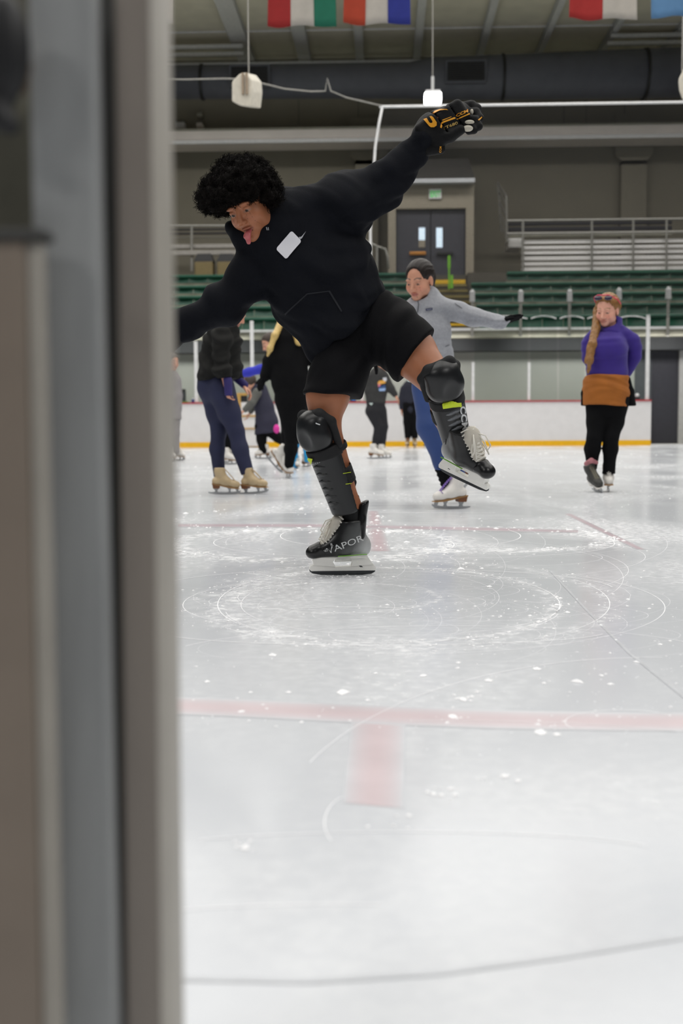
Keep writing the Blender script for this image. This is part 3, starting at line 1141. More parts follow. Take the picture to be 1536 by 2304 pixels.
# roof
Zr = W(900, 128, YBACK).z
o = MB().box((xL - 3, 3.0, Zr), (xR + 5, YBACK + 0.3, Zr + 0.2)).build('ceiling', M_ceil); tag(o, kind='structure')
VP = (845, 930)
t0 = 0
joists = [((475, 0), (545, 148), 44, 'first joist from the left'), ((653, 0), (680, 148), 34, 'second joist from the left'), ((806, 0), (808, 145), 22, 'third joist from the left'),
          ((957, 0), (940, 140), 20, 'joist above the bright lamp'), ((1129, 0), (1086, 132), 18, 'joist just right of the bright lamp'),
          ((1290, 0), (1222, 124), 16, 'joist behind the red and white flag'), ((1440, 0), (1366, 118), 16, 'joist between the two right flags'), ((1600, 0), (1510, 112), 16, 'joist at the right edge')]
for (xa, ya), (xb, yb), wpx, lab in joists:
    # run parallel to the hall's length: take the place where it meets the back and run straight towards the ice
    e = W(xb, yb, YBACK - 1.5)
    hw = wpx / F * YBACK / 2
    hgt = 0.16
    hw *= 0.8
    o = MB().box((e.x - hw, 8.0, Zr - 0.03), (e.x + hw, YBACK, Zr)).box((e.x - hw * 0.3, 8.0, Zr - hgt), (e.x + hw * 0.3, YBACK, Zr - 0.03)).box((e.x - hw, 8, Zr - hgt - 0.03), (e.x + hw, YBACK, Zr - hgt)).build('roof_joist', M_joist)
    tag(o, 'pale steel roof %s' % lab, 'joist', 'roof joists', kind='structure')
# cross pipes under the roof
for Y, y0, rr, lab in [(31.8, 8, 0.035, 'thin white pipe above the flags'), (33.4, 68, 0.02, 'thin pale cross pipe halfway to the duct'), (35.4, 140, 0.04, 'white pipe along the top of the duct')]:
    q = W(700, y0, Y)
    o = MB().tube([(xL, Y, q.z), (xR + 2, Y, q.z)], rr, 8).build('roof_pipe', M_white)
    tag(o, lab, 'pipe')
for x0, x1, y, lab in [(360, 545, 106, 'upper pale strut at the far left under the roof'), (360, 548, 123, 'lower pale strut at the far left under the roof'), (1374, 1700, 80, 'upper pale strut at the right under the roof'), (1366, 1700, 97, 'lower pale strut at the right under the roof')]:
    a, b = W(x0, y, 33.5), W(x1, y, 33.5)
    o = MB().box((a.x, 33.5, a.z - 0.05), (b.x, 33.6, a.z + 0.05)).build('roof_strut', M_joist); tag(o, lab, 'strut')

# ------------------------------------------------------------------ lamps, speaker, cable, flags
M_lamp = mat('lamp_glow', (1.0, 1.0, 1.0), 0.4, emit=14.0)
t = thing('hanging_lamp', 'bright rectangular lamp hanging above the black glove', 'lamp', tuple(W(973, 216, 25.0)))
a, b = W(955, 228, 25), W(993, 206, 25)
MB().box((a.x, 25, a.z), (b.x, 25.3, b.z)).build('lamp_head', M_lamp, t, bevel=0.03)
MB().box((a.x + 0.02, 25.02, b.z), (b.x - 0.02, 25.28, b.z + 0.05)).build('reflector_cap', M_alu, t, bevel=0.01)
a = W(973, 205, 25.15)
MB().tube([a, W(973, 172, 25.15)], 0.03, 8).build('stem', M_alu, t)
MB().tube([W(973, 172, 25.15), (a.x, 25.15, Zr)], 0.01, 6).build('rod', M_steel, t)


def speaker(pts, Y, depth, lab):
    c = W(sum(p[0] for p in pts) / len(pts), sum(p[1] for p in pts) / len(pts), Y)
    t = thing('hanging_heater', lab, 'heater', tuple(c))
    poly = [W(x, y, Y) for x, y in pts]
    M_sp = mat('heater_shell', srgb(206, 200, 186), 0.6)
    MB().prism(poly, (0.12, depth, 0.1)).build('housing', M_sp, t, bevel=0.02)
    top = max(poly, key=lambda v: v.z)
    MB().tube([top + Vector((0.02, depth / 2, 0)), (top.x + 0.02, Y + depth / 2, Zr)], 0.012, 6).build('hanger', M_steel, t)
    return t


t = speaker([(521, 184), (538, 166), (553, 163), (566, 180), (568, 206), (564, 240), (540, 238), (521, 228)], 20.0, 0.5, 'pale wedge shaped unit hanging above the curly hair')
for dx in (0, 9):
    a, b = W(544 + dx, 212, 19.97), W(548 + dx, 164, 19.97)
    MB().box((a.x, 19.95, a.z), (b.x, 20.02, b.z)).build('bracket', mat('heater_bracket', srgb(150, 132, 112), 0.6), t)
speaker([(1526, 178), (1540, 150), (1580, 150), (1580, 222), (1536, 222), (1528, 200)], 20.0, 0.5, 'pale wedge shaped unit hanging at the right edge')
cab = [(330, 178), (420, 179), (500, 177), (545, 178), (575, 184), (640, 200), (700, 206), (732, 205), (736, 176), (744, 205), (780, 220), (858, 238)]
o = MB().tube([W(x, y, 26) for x, y in cab], 0.016, 6).build('hanging_cable', M_steel, smooth=True)
tag(o, 'thin grey cable sagging in front of the dark duct', 'cable')
for (x, y, w, h, lab, mt_) in [(404, 281, 22, 14, 'small pale wall camera beside the grey door frame', M_white), (448, 257, 12, 8, 'small pinkish wall fitting above the pale beam', M_conc), (448, 280, 14, 9, 'small pale box on the wall just above the beam', M_beam)]:
    t = thing('wall_fitting', lab, 'fitting', tuple(W(x, y, 35.6)), 'small fittings on the back wall')
    a, b = W(x - w / 2, y + h / 2, 35.5), W(x + w / 2, y - h / 2, 35.5)
    MB().box((a.x, 35.5, a.z), (b.x, 35.9, b.z)).build('casing', mt_, t, bevel=0.02)
    MB().tube([((a.x + b.x) / 2, 35.7, b.z), ((a.x + b.x) / 2, 36.0, b.z + 0.15)], 0.02, 6).build('arm', M_steel, t)


def flag(x0, x1, ybot, cols, Y, label, wave=1.0, curved=0.0):
    t = thing('hanging_flag', label, 'flag', tuple(W((x0 + x1) / 2, -120, Y)), 'flags hanging from the roof')
    n = len(cols)
    per = 10
    ph = rnd.uniform(0, 6)
    for k, c in enumerate(cols):
        vs, fs = [], []
        for i in range(per + 1):
            u = (k + i / per) / n
            for j in range(13):
                v = j / 12
                bulge = curved * math.sin(PI * u)
                px = x0 + (x1 - x0) * u + (v * 4 * math.sin(ph + 2 * u)) - (x1 - x0) * 0.02 * (1 - v) * (u - 0.5)
                py = -170 + (ybot + 170) * v + bulge * v + 3 * math.sin(u * 9 + ph) * v
                q = W(px, py, Y)
                q.y += 0.035 * wave * math.sin(u * 11 + ph + v)
                vs.append(q)
        for i in range(per):
            for j in range(12):
                a = i * 13 + j
                fs.append((a, a + 1, a + 14, a + 13))
        o = mesh_obj('stripe', vs, fs, mat('flag_%d_%d_%d' % c, srgb(*c), 0.85, var=0.04), t, smooth=True)
        sm = o.modifiers.new('s', 'SOLIDIFY'); sm.thickness = 0.004
    a, b = W(x0 - 4, -170, Y), W(x1 + 4, -170, Y)
    MB().tube([a, b], 0.015, 6).build('rod', M_steel, t)


RED, WHT = (140, 26, 26), (172, 166, 158)
flag(603, 753, 59, [RED, WHT, (14, 96, 74)], 17.0, 'red white and green striped flag hanging at top left')
flag(776, 921, 54, [(156, 54, 30), WHT, (32, 42, 124)], 17.0, 'orange white and blue striped flag left of the lamp')
flag(1283, 1432, 43, [(150, 34, 32), WHT], 17.0, 'red and white two band flag at top right')
flag(1463, 1612, 38, [(84, 124, 164)], 17.0, 'plain light blue flag at the top right corner')
flag(240, 391, 54, [WHT], 17.0, 'plain white flag edge beside the door frame top')

# ------------------------------------------------------------------ upper bleachers right, left, rails, bins
Yp = 33.2
t = thing('aluminium_bleacher', 'pale aluminium bleacher with railing behind the green seats on the right', 'bleacher', tuple(W(1350, 610, Yp)))
for k in range(6):
    ya = 536 + k * 12.3
    a, b = W(1173, ya + 12.3, Yp), W(1640, ya, Yp)
    MB().box((a.x, Yp + 0.004 * (k % 2), a.z), (b.x, Yp + 0.06, b.z)).build('plank', M_plank, t)
M_dkseat = mat('dark_seats', srgb(40, 38, 46), 0.6)
for k, (ya, yb) in enumerate([(496, 508), (508, 521), (524, 534)]):
    a, b = W(1143, yb, Yp + 1.6 - k * 0.4), W(1512, ya, Yp + 1.6 - k * 0.4)
    MB().box((a.x, Yp + 1.6 - k * 0.4, a.z), (b.x, Yp + 1.7 - k * 0.4, b.z)).build('seat_plank', M_dkseat if k < 2 else M_conc, t, bevel=0.02)
a, b = W(1144, 556, Yp + 0.4), W(1174, 536, Yp + 0.4)
MB().box((a.x, Yp + 0.4, a.z), (b.x, Yp + 1.4, b.z)).build('end_platform', M_plank, t)
t2 = thing('bleacher_railing', 'grey pipe railing in front of the aluminium bleacher', 'railing', tuple(W(1320, 610, Yp - 0.1)))
Yr = Yp - 0.12
for y in (494, 523):
    q0, q1 = W(1140, y + 3, Yr), W(1640, y - 2, Yr)
    MB().tube([q0, (q1.x, Yr, q0.z)], 0.035, 8).build('rail', M_steel, t2)
for x in (1176, 1331, 1424, 1499):
    MB().tube([W(x, 494, Yr), W(x, 608, Yr)], 0.035, 8).build('post', M_steel, t2)
t3 = thing('ladder_rail', 'steep grey stair handrail at the end of the aluminium bleacher', 'handrail', tuple(W(1130, 560, Yp)))
for dx, dy in ((0, 0), (4, 20), (6, 44), (8, 70), (10, 92)):
    MB().tube([W(1120 + dx * 0.8, 412 + dy, Yp + 1.2), W(1139, 442 + dy * 1.02, Yp + 0.2)], 0.03, 6).build('bar', M_steel, t3)
MB().tube([W(1120, 410, Yp + 1.2), W(1127, 520, Yp + 1.2)], 0.03, 6).build('post', M_steel, t3)
MB().tube([W(1139, 440, Yp + 0.2), W(1140, 545, Yp + 0.2)], 0.03, 6).build('post', M_steel, t3)
t = thing('side_bleacher', 'grey bleacher planks and rail behind the curly haired skater', 'bleacher', tuple(W(450, 610, Yp)))
for (ya, yb, Y, mt_) in [(512, 519, 34.6, M_dkseat), (521, 528, 34.4, M_dkseat), (531, 536, 34.0, M_steel), (547, 560, 33.6, mat('plank_dull', srgb(158, 154, 148), 0.6)), (561, 575, 33.4, mat('plank_dull', srgb(158, 154, 148), 0.6))]:
    a, b = W(300, yb, Y), W(640, ya, Y)
    MB().box((a.x, Y, a.z), (b.x, Y + 0.1, b.z)).build('plank', mt_, t, bevel=0.01)
MB().tube([W(300, 508, 33.5), W(640, 508, 33.5)], 0.035, 8).build('rail', M_steel, t)
for x in (431, 560):
    MB().tube([W(x, 508, 33.5), W(x, 610, 33.5)], 0.035, 8).build('post', M_steel, t)
M_bin = mat('bin_tan', srgb(120, 106, 70), 0.6)
for x0, x1, lab in [(438, 478, 'tan waste bin with black lid, left of the skater shoulder'), (489, 528, 'tan waste bin with black lid, partly behind the dark sleeve')]:
    Yk = 32.6
    a, b = W(x0, 622, Yk), W(x1, 588, Yk)
    a.z = zcon
    t = thing('waste_bin', lab, 'bin', ((a.x + b.x) / 2, Yk, a.z), 'waste bins behind the seats')
    MB().box((a.x, Yk, a.z), (b.x, Yk + 0.45, b.z)).build('bin_body', M_bin, t, bevel=0.02)
    c, d = W(x0 + 5, 588, Yk), W(x1 - 5, 570, Yk)
    MB().hexa([(a.x - 0.02, Yk, b.z), (b.x + 0.02, Yk, b.z), (b.x + 0.02, Yk + 0.45, b.z), (a.x - 0.02, Yk + 0.45, b.z)],
              [(c.x, Yk + 0.05, d.z), (d.x, Yk + 0.05, d.z), (d.x, Yk + 0.4, d.z), (c.x, Yk + 0.4, d.z)]).build('bin_lid', M_black, t)
t = thing('stair_handrail', 'grey handrail beside the stairs left of the double doors', 'handrail', tuple(W(850, 600, 31.5)))
MB().tube([W(770, 510, 31.5), W(828, 545, 31.5), W(852, 556, 31.5), (W(866, 560, 31.5)), W(872, 578, 31.5), W(873, 605, 31.5)], 0.03, 8).build('rail', M_steel, t, smooth=True)
for x, y in ((826, 545), (848, 556)):
    MB().tube([W(x, y, 31.5), W(x, 625, 31.5)], 0.032, 8).build('post', M_steel, t)

# things on the ledge of the boards
zc = ztop + 0.03
M_blue = mat('blue_plastic', srgb(50, 120, 190), 0.4)
def ledge_x(x): return W(x, 900, YB + 0.05).x
x = ledge_x(414)
t = thing('thermos', 'tall dark thermos standing on the boards beside the grey door frame', 'bottle', (x, YB + 0.05, zc))
MB().tube([(x, YB + 0.05, zc), (x, YB + 0.05, zc + 0.24)], 0.045, 16).build('flask', mat('thermos_dark', srgb(52, 58, 58), 0.5), t)
MB().tube([(x, YB + 0.05, zc + 0.24), (x, YB + 0.05, zc + 0.30)], 0.04, 16).build('lid', M_black, t)
x = ledge_x(434)
t = thing('drink_bottle', 'small blue bottle on the boards beside the first white post', 'bottle', (x, YB + 0.05, zc))
MB().tube([(x, YB + 0.05, zc), (x, YB + 0.05, zc + 0.07)], 0.035, 12).build('body', mat('navy_plastic', srgb(40, 60, 120), 0.4), t)
MB().tube([(x, YB + 0.05, zc + 0.07), (x, YB + 0.05, zc + 0.10)], 0.02, 12).build('cap', M_white, t)
x = ledge_x(418)
o = MB().box((x - 0.09, YB - 0.02, zc), (x + 0.06, YB + 0.0, zc + 0.025)).build('phone', mat('green_plastic', srgb(80, 140, 60), 0.4), bevel=0.006)
tag(o, 'flat green item lying on the boards before the dark thermos', 'item')
x = ledge_x(795)
t = thing('water_jug', 'black jug with light blue label on the boards behind the leaning skater', 'jug', (x, YB + 0.05, zc))
MB().box((x - 0.09, YB - 0.02, zc), (x + 0.06, YB + 0.12, zc + 0.22)).build('body', M_black, t, bevel=0.03)
MB().box((x - 0.04, YB - 0.028, zc + 0.02), (x + 0.05, YB - 0.022, zc + 0.10)).build('label_band', M_blue, t)
MB().tube([(x - 0.02, YB + 0.05, zc + 0.22), (x - 0.02, YB + 0.05, zc + 0.27)], 0.03, 12).build('cap', M_black, t)
x = ledge_x(1433)
t = thing('puck_and_ball', 'small white ball on a black stand on the boards beside the brown skirt', 'ball', (x, YB + 0.05, zc))
s = Sdf().ell((x, YB + 0.05, zc + 0.10), (0.045, 0.045, 0.045))
sdf_obj('ball', s, 0.012, M_white, t)
MB().tube([(x, YB + 0.05, zc), (x, YB + 0.05, zc + 0.06)], [0.06, 0.045], 14).build('stand', M_black, t)
t = thing('small_shoe', 'small dark and white shoe lying at the foot of the boards', 'shoe', tuple(G(965, 1005)))
c = G(966, 1006)
s = Sdf().cone(c + Vector((-0.1, -0.12, 0.05)), c + Vector((0.08, -0.12, 0.07)), 0.035, 0.05)
sdf_obj('upper', s, 0.015, M_black, t)
MB().box((c.x - 0.12, c.y - 0.16, 0.003), (c.x + 0.1, c.y - 0.08, 0.03)).build('sole', M_white, t, bevel=0.01)

# ------------------------------------------------------------------ the doorway beside the camera
M_fr = mat('frame_alu', srgb(150, 152, 152), 0.55, metal=0.0, var=0.10, vscale=14, stretch=(3, 3, 0.35))
M_frw = mat('frame_warm', srgb(134, 126, 118), 0.5, var=0.07, vscale=10, stretch=(3, 3, 0.4))
M_edge = mat('frame_edge_lit', srgb(158, 153, 144), 0.5)  # paler than the faces: light caught by the chamfers put into the colour
M_gap = mat('frame_gap', srgb(62, 62, 60), 0.7, var=0.2, vscale=6)
M_pad = mat('door_panel', srgb(128, 116, 104), 0.6, var=0.06)
t = thing('door_frame', 'blurred grey metal rink door frame filling the left of the picture', 'door frame', tuple(P(200, 1152, 0.9)))


def slab(name, x0, x1, d0, d1, material, y0=-60, y1=2420, t0=None, bevel=0.002):
    """upright bar; x pixels given at the picture's top and bottom as pairs; built between two depths"""
    q = [P(x0[1], y1, d0), P(x1[1], y1, d0), P(x1[0], y0, d0), P(x0[0], y0, d0)]
    off = Vector((0, d1 - d0, 0))
    w = [v + off for v in q]
    return MB().hexa(q, w).build(name, material, t, bevel=bevel)


slab('frame_face', (256, 286), (336, 364), 0.90, 0.99, M_frw)
q0, q1 = (360, 378), (388, 413)
# bevelled edge of the face, turning away
a0, a1, b0, b1 = P(336, -60, 0.9), P(364, 2420, 0.9), P(358, -60, 0.925), P(391, 2420, 0.925)
off = Vector((-0.01, 0.07, 0))
MB().hexa([a1, b1, b0, a0], [a1 + off, b1 + Vector((0.0, 0.05, 0)), b0 + Vector((0.0, 0.05, 0)), a0 + off]).build('frame_edge_lit', M_edge, t)
slab('frame_gap', (190, 235), (275, 305), 0.955, 0.99, M_gap)
slab('frame_channel', (60, 110), (212, 264), 0.885, 0.905, M_fr, bevel=0.004)
slab('frame_back', (-160, -160), (100, 150), 0.97, 1.0, mat('back_olive', srgb(92, 90, 78), 0.8, var=0.25, vscale=9))
t = thing('door_leaf', 'blurred brown rink door leaf at the far left below a dark latch', 'door', tuple(P(20, 1500, 0.85)))
slab('leaf_face', (-200, -200), (56, 95), 0.85, 0.87, M_pad, y0=535, y1=2420, bevel=0.003)
slab('leaf_edge', (56, 95), (92, 138), 0.852, 0.868, M_edge, y0=538, y1=2420, bevel=0.004)
MB().hexa([P(-200, 545, 0.845), P(100, 536, 0.845), P(98, 512, 0.845), P(-200, 512, 0.845)], [P(-200, 545, 0.845) + Vector((0, .03, 0)), P(100, 536, 0.845) + Vector((0, .03, 0)), P(98, 512, 0.845) + Vector((0, .03, 0)), P(-200, 512, 0.845) + Vector((0, .03, 0))]).build('leaf_cap', M_gap, t, bevel=0.003)
t = thing('door_latch', 'blurred dark round latch at the top left corner', 'latch', tuple(P(10, 160, 0.86)))
s = Sdf().ell(P(8, 110, 0.86), (0.020, 0.014, 0.04)).cone(P(-10, 270, 0.86), P(26, 285, 0.86), 0.009, 0.007)
sdf_obj('latch_body', s, 0.004, M_black, t)
MB().tube([P(40, 90, 0.872), P(54, 150, 0.872), P(44, 205, 0.872)], 0.006, 8).build('latch_pull', mat('rusty_brown', srgb(92, 72, 50), 0.7), t, smooth=True)
# ================================================================== people: shared pieces
def IV(r, u, t):
    """direction given as image-right, image-up, towards the viewer"""
    return (R_ * r + U_ * u - F_ * t)


def head_sdf(neck=True, jaw=1.0, mouth_open=0.0):
    s = Sdf()
    s.ell((-0.012, 0, 0.036), (0.098, 0.076, 0.084))
    s.ell((0.028, 0, -0.030), (0.062, 0.060 * jaw, 0.072), k=0.03)
    s.ell((0.066, 0, -0.090 - mouth_open), (0.022, 0.025 * jaw, 0.020), k=0.03)
    for q in (-1, 1):
        s.ell((0.052, q * 0.040, -0.030), (0.030, 0.026, 0.030), k=0.02)
        s.ell((0.010, q * 0.052 * jaw, -0.062), (0.030, 0.012, 0.022), k=0.025)
        s.ell((0.081, q * 0.028, 0.021), (0.012, 0.024, 0.008), k=0.014)
    for q in (-1, 1):
        s.ell((0.098, q * 0.032, 0.001), (0.014, 0.019, 0.012), k=0.012, op='s')
        s.ell((0.0735, q * 0.032, 0.001), (0.0145, 0.0145, 0.0135), k=0.003)
        s.ell((0.0755, q * 0.032, 0.0055), (0.0145, 0.0165, 0.0085), k=0.003)
    s.cone((0.088, 0, 0.010), (0.108, 0, -0.032), 0.0075, 0.011, k=0.012)
    for q in (-1, 1):
        s.ell((0.096, q * 0.012, -0.037), (0.011, 0.008, 0.007), k=0.006)
        s.ell((0.102, q * 0.007, -0.043), (0.004, 0.003, 0.003), k=0.002, op='s')
    s.ell((0.086, 0, -0.060), (0.010, 0.022, 0.0055), k=0.005)
    s.ell((0.085, 0, -0.071 - mouth_open), (0.010, 0.019, 0.006), k=0.005)
    s.ell((0.097, 0, -0.0655 - mouth_open * 0.5), (0.006 + mouth_open * 0.5, 0.020, 0.0012 + mouth_open * 0.6), k=0.002, op='s')
    for q in (-1, 1):
        s.ell((-0.008, q * 0.077, -0.006), (0.018, 0.008, 0.030), k=0.006)
        s.ell((-0.004, q * 0.084, -0.004), (0.009, 0.005, 0.017), k=0.004, op='s')
    return s


def head_cols(v, M, sc, skin, brow, lip, closed=0.5, blush=0.06):
    Rm = np.array(M.to_3x3())
    q = ((v - np.array(M.translation)) @ Rm) / sc
    c = np.tile(np.array(skin), (len(v), 1))
    x, y, z = q[:, 0], np.abs(q[:, 1]), q[:, 2]
    face = x > 0.045
    def mix(m, col):
        m = np.clip(m, 0, 1)[:, None]
        return c * (1 - m) + np.array(col) * m
    bl = np.exp(-(((y - 0.040) / 0.020) ** 2 + ((z + 0.034) / 0.020) ** 2)) * face * blush * 5
    c = mix(bl, np.array(skin) * np.array([1.12, 0.78, 0.74]))
    zb = 0.0255 + 0.006 * np.sin(np.clip((y - 0.012) / 0.038, 0, 1) * PI)
    br = (1.3 - np.abs(z - zb) / 0.0042) * (y > 0.011) * (y < 0.050) * face
    c = mix(np.clip(br, 0, 0.9), brow)
    lp = (1.25 - np.sqrt((y / 0.021) ** 2 + ((z + 0.0655) / 0.0105) ** 2)) * 4 * (x > 0.070)
    c = mix(np.clip(lp, 0, 0.6), lip)
    ml = (1.2 - np.abs(z + 0.0655) / 0.0022) * (y < 0.022) * (x > 0.07)
    c = mix(np.clip(ml, 0, 0.6), np.array(lip) * 0.4)
    # lowered lids: a dark lash line with a sliver of eye beneath it
    e = np.sqrt(((y - 0.032) / 0.0150) ** 2 + ((z + 0.004) / 0.0045) ** 2)
    c = mix(np.clip((1.15 - e) * 5, 0, 1) * face * 0.5, (0.22, 0.17, 0.14))
    ir = np.sqrt(((y - 0.032) / 0.0062) ** 2 + ((z + 0.004) / 0.0046) ** 2)
    c = mix(np.clip((1.15 - ir) * 5, 0, 1) * face, (0.02, 0.014, 0.01))
    ll = (1.4 - np.abs(z - 0.0005 + ((y - 0.032) / 0.05) ** 2 * 0.8) / 0.0020) * (np.abs(y - 0.032) < 0.0165) * face
    c = mix(np.clip(ll, 0, 0.9), (0.02, 0.014, 0.01))
    return c


M_skin = mat('skin', (1, 1, 1), 0.45, attr=True, var=0.05, vscale=30, spec=0.4)


def limb(s, pts, rs, k=0.02, sq=None):
    return s.chain(pts, rs, k, sq)


def hand(s, wrist, fdir, palm, side=1, sc=1.0, curl=0.35, fat=1.0, spread=0.1):
    """palm, four separate bent fingers and a thumb from the palm's side, added to Sdf s"""
    f = Vector(fdir).normalized()
    n = Vector(palm)
    n = (n - f * n.dot(f)).normalized()
    l = n.cross(f) * side
    w = Vector(wrist)
    for o in (-0.022, 0.0, 0.022):
        s.cone(w + f * 0.012 * sc + l * o * 0.7 * sc, w + f * 0.085 * sc + l * o * 1.15 * sc, 0.019 * sc * fat, 0.0165 * sc * fat, 0.012 * sc, (n, 0.72))
    for i, (o, L) in enumerate(zip((-0.030, -0.010, 0.010, 0.029), (0.062, 0.076, 0.084, 0.074))):
        p = w + f * (0.088 - abs(o - 0.005) * 0.25) * sc + l * o * sc
        d = (f + l * o * spread * 10).normalized()
        ang = curl * (1.15 - 0.08 * i)
        r = 0.0088 * sc * fat
        for j, q in enumerate((0.45, 0.31, 0.24)):
            a = ang * (0.7 + 0.5 * j)
            d = (d * math.cos(a) + n * math.sin(a)).normalized()
            p2 = p + d * L * q * sc
            s.cone(p, p2, r, r * 0.93, 0.004 * sc)
            p, r = p2, r * 0.93
    p = w + f * 0.028 * sc + l * 0.026 * sc + n * 0.006 * sc
    d = (f * 0.55 + l * 0.75 + n * 0.35).normalized()
    for L, r in ((0.042, 0.0125), (0.032, 0.0105), (0.026, 0.0095)):
        p2 = p + d * L * sc
        s.cone(p, p2, r * sc * fat, r * 0.9 * sc * fat, 0.006 * sc)
        p = p2
        d = (d + f * 0.35 + n * 0.12).normalized()
    return s


def person(label, loc, group=None):
    return thing('person', label, 'person', tuple(loc), group)


def body_mesh(parent, skin_s, res, headM=None, hs=1.0, hres=0.004, skin=(.5, .3, .2), brow=(.03, .02, .015), lip=(.4, .15, .13), jaw=1.0, mouth_open=0.0, blush=0.06):
    v, f = skin_s.mesh(res)
    c = np.tile(np.array(skin), (len(v), 1))
    if headM is not None:
        hd = Sdf().sub(head_sdf(jaw=jaw, mouth_open=mouth_open), headM, hs)
        v2, f2 = hd.mesh(hres)
        c2 = head_cols(v2, headM, hs, skin, brow, lip, blush=blush)
        f = np.concatenate([f, f2 + len(v)])
        v = np.concatenate([v, v2])
        c = np.concatenate([c, c2])
    return mesh_obj('body', v, f, M_skin, parent, smooth=True, cols=c)


def place_local(o, parent, M):
    o.parent = parent
    o.matrix_basis = Matrix.Translation(-parent_loc(parent)) @ M
    o['_local'] = 1
    return o


def child_local(name, verts, faces, material, parent, smooth=False):
    o = mesh_obj(name, verts, faces, material, None, smooth)
    o.parent = parent
    return o


def mb_local(mb, name, material, parent, smooth=False, bevel=0.0):
    o = mb.build(name, material, None, smooth, bevel)
    o.parent = parent
    return o


# ------------------------------------------------------------------ figure skates
_fs_cache = {}


def figure_skate(parent, M, boot_mat, heel_mat, sole_mat, lace_mat, sc=1.0, name='figure_skate', flat=False):
    """x = toe, z = up, origin on the ice under the foot's middle"""
    if 'boot' not in _fs_cache:
        s = Sdf()
        s.cone((0.090, 0, 0.085), (0.0, 0, 0.108), 0.032, 0.036, 0.03)
        s.cone((0.102, 0, 0.080), (0.070, 0, 0.086), 0.024, 0.034, 0.02)
        s.cone((0.0, 0, 0.108), (-0.070, 0, 0.118), 0.036, 0.037, 0.03)
        s.cone((-0.005, 0, 0.120), (-0.052, 0, 0.200), 0.038, 0.043, 0.03)
        s.cone((-0.052, 0, 0.190), (-0.050, 0, 0.250), 0.043, 0.047, 0.02)
        s.ell((-0.088, 0, 0.112), (0.030, 0.034, 0.032), k=0.02)
        s.cut((0, 0, 0.232), (0.0, 0, 1))
        s.cut((0.0, 0, 0.073), (-0.18, 0, -1))
        _fs_cache['boot'] = s.mesh(0.006)
        # tongue
        mb = MB()
        for i in range(9):
            t = i / 8
            x, z = 0.066 - 0.066 * t - 0.018 * t * t, 0.117 + 0.10 * t
            x += 0.012 - 0.004 * t
            for q in (-1, 1):
                mb.tube([(x, -q * 0.017, z), (x + 0.006, 0, z + 0.006), (x - 0.006, q * 0.017, z + 0.012)], 0.0028, 5)
        mb.tube([(0.075, 0.004, 0.122), (0.085, 0.030, 0.125), (0.070, 0.036, 0.108)], 0.0025, 5)
        _fs_cache['lace'] = (mb.v, mb.f)
        mb = MB()
        mb.prism([(-0.118, -0.030, 0.094), (-0.045, -0.030, 0.081), (-0.052, -0.028, 0.050), (-0.108, -0.028, 0.050)], (0, 0.060, 0))
        _fs_cache['heel'] = (mb.v, mb.f)
        mb = MB()
        pr = [(-0.120, 0.096), (-0.04, 0.082), (0.03, 0.069), (0.12, 0.053), (0.125, 0.047), (0.06, 0.050), (0.0, 0.062), (-0.04, 0.072), (-0.118, 0.088)]
        mb.prism([(x, -0.033, z) for x, z in pr], (0, 0.066, 0))
        _fs_cache['sole'] = (mb.v, mb.f)
        mb = MB()
        run = [(-0.150, 0.012), (-0.150, 0.020), (-0.05, 0.019), (0.06, 0.019), (0.118, 0.028), (0.132, 0.034), (0.136, 0.026), (0.128, 0.018), (0.118, 0.008), (0.09, 0.003), (0.0, 0.0), (-0.10, 0.002)]
        mb.prism([(x, -0.004, z) for x, z in run], (0, 0.008, 0))
        mb.prism([(x, -0.005, z) for x, z in [(-0.098, 0.016), (-0.062, 0.016), (-0.070, 0.030), (-0.058, 0.051), (-0.104, 0.051), (-0.090, 0.030)]], (0, 0.010, 0))
        mb.prism([(x, -0.005, z) for x, z in [(0.022, 0.016), (0.052, 0.016), (0.044, 0.030), (0.054, 0.054), (0.014, 0.060), (0.030, 0.032)]], (0, 0.010, 0))
        mb.prism([(x, -0.005, z) for x, z in [(0.098, 0.020), (0.118, 0.028), (0.112, 0.052), (0.086, 0.052)]], (0, 0.010, 0))
        _fs_cache['blade'] = (mb.v, mb.f)
    v, f = _fs_cache['boot']
    b = mesh_obj(name, v, f, boot_mat, None, smooth=True)
    place_local(b, parent, M @ Matrix.Scale(sc, 4))
    for nm, mt_ in (('lace', lace_mat), ('heel', heel_mat), ('sole', sole_mat), ('blade', M_blade)):
        vv, ff = _fs_cache[nm]
        o = child_local(nm, vv, ff, mt_, b, smooth=(nm == 'lace'))
        if nm != 'lace': fix_normals(o)
    return b


M_blade = mat('blade_steel', srgb(178, 180, 182), 0.3, metal=0.7)


def foot_frame(px, py, fwd, up=(0, 0, 1), z=None, d=None):
    """placement matrix of a skate: contact point at photo pixel on the ice (or at depth d when lifted)"""
    p = G(px, py) if d is None else P(px, py, d)
    return mat4(frame(fwd, up), p)


M_bootwhite = mat('boot_white', srgb(226, 222, 216), 0.4, var=0.04)
M_boottan = mat('boot_tan', srgb(186, 164, 128), 0.45, var=0.06)
M_heelbrown = mat('heel_brown', srgb(112, 70, 40), 0.5)
M_solebrown = mat('sole_brown', srgb(150, 112, 66), 0.5)
M_lacew = mat('lace_white', srgb(226, 222, 212), 0.8)


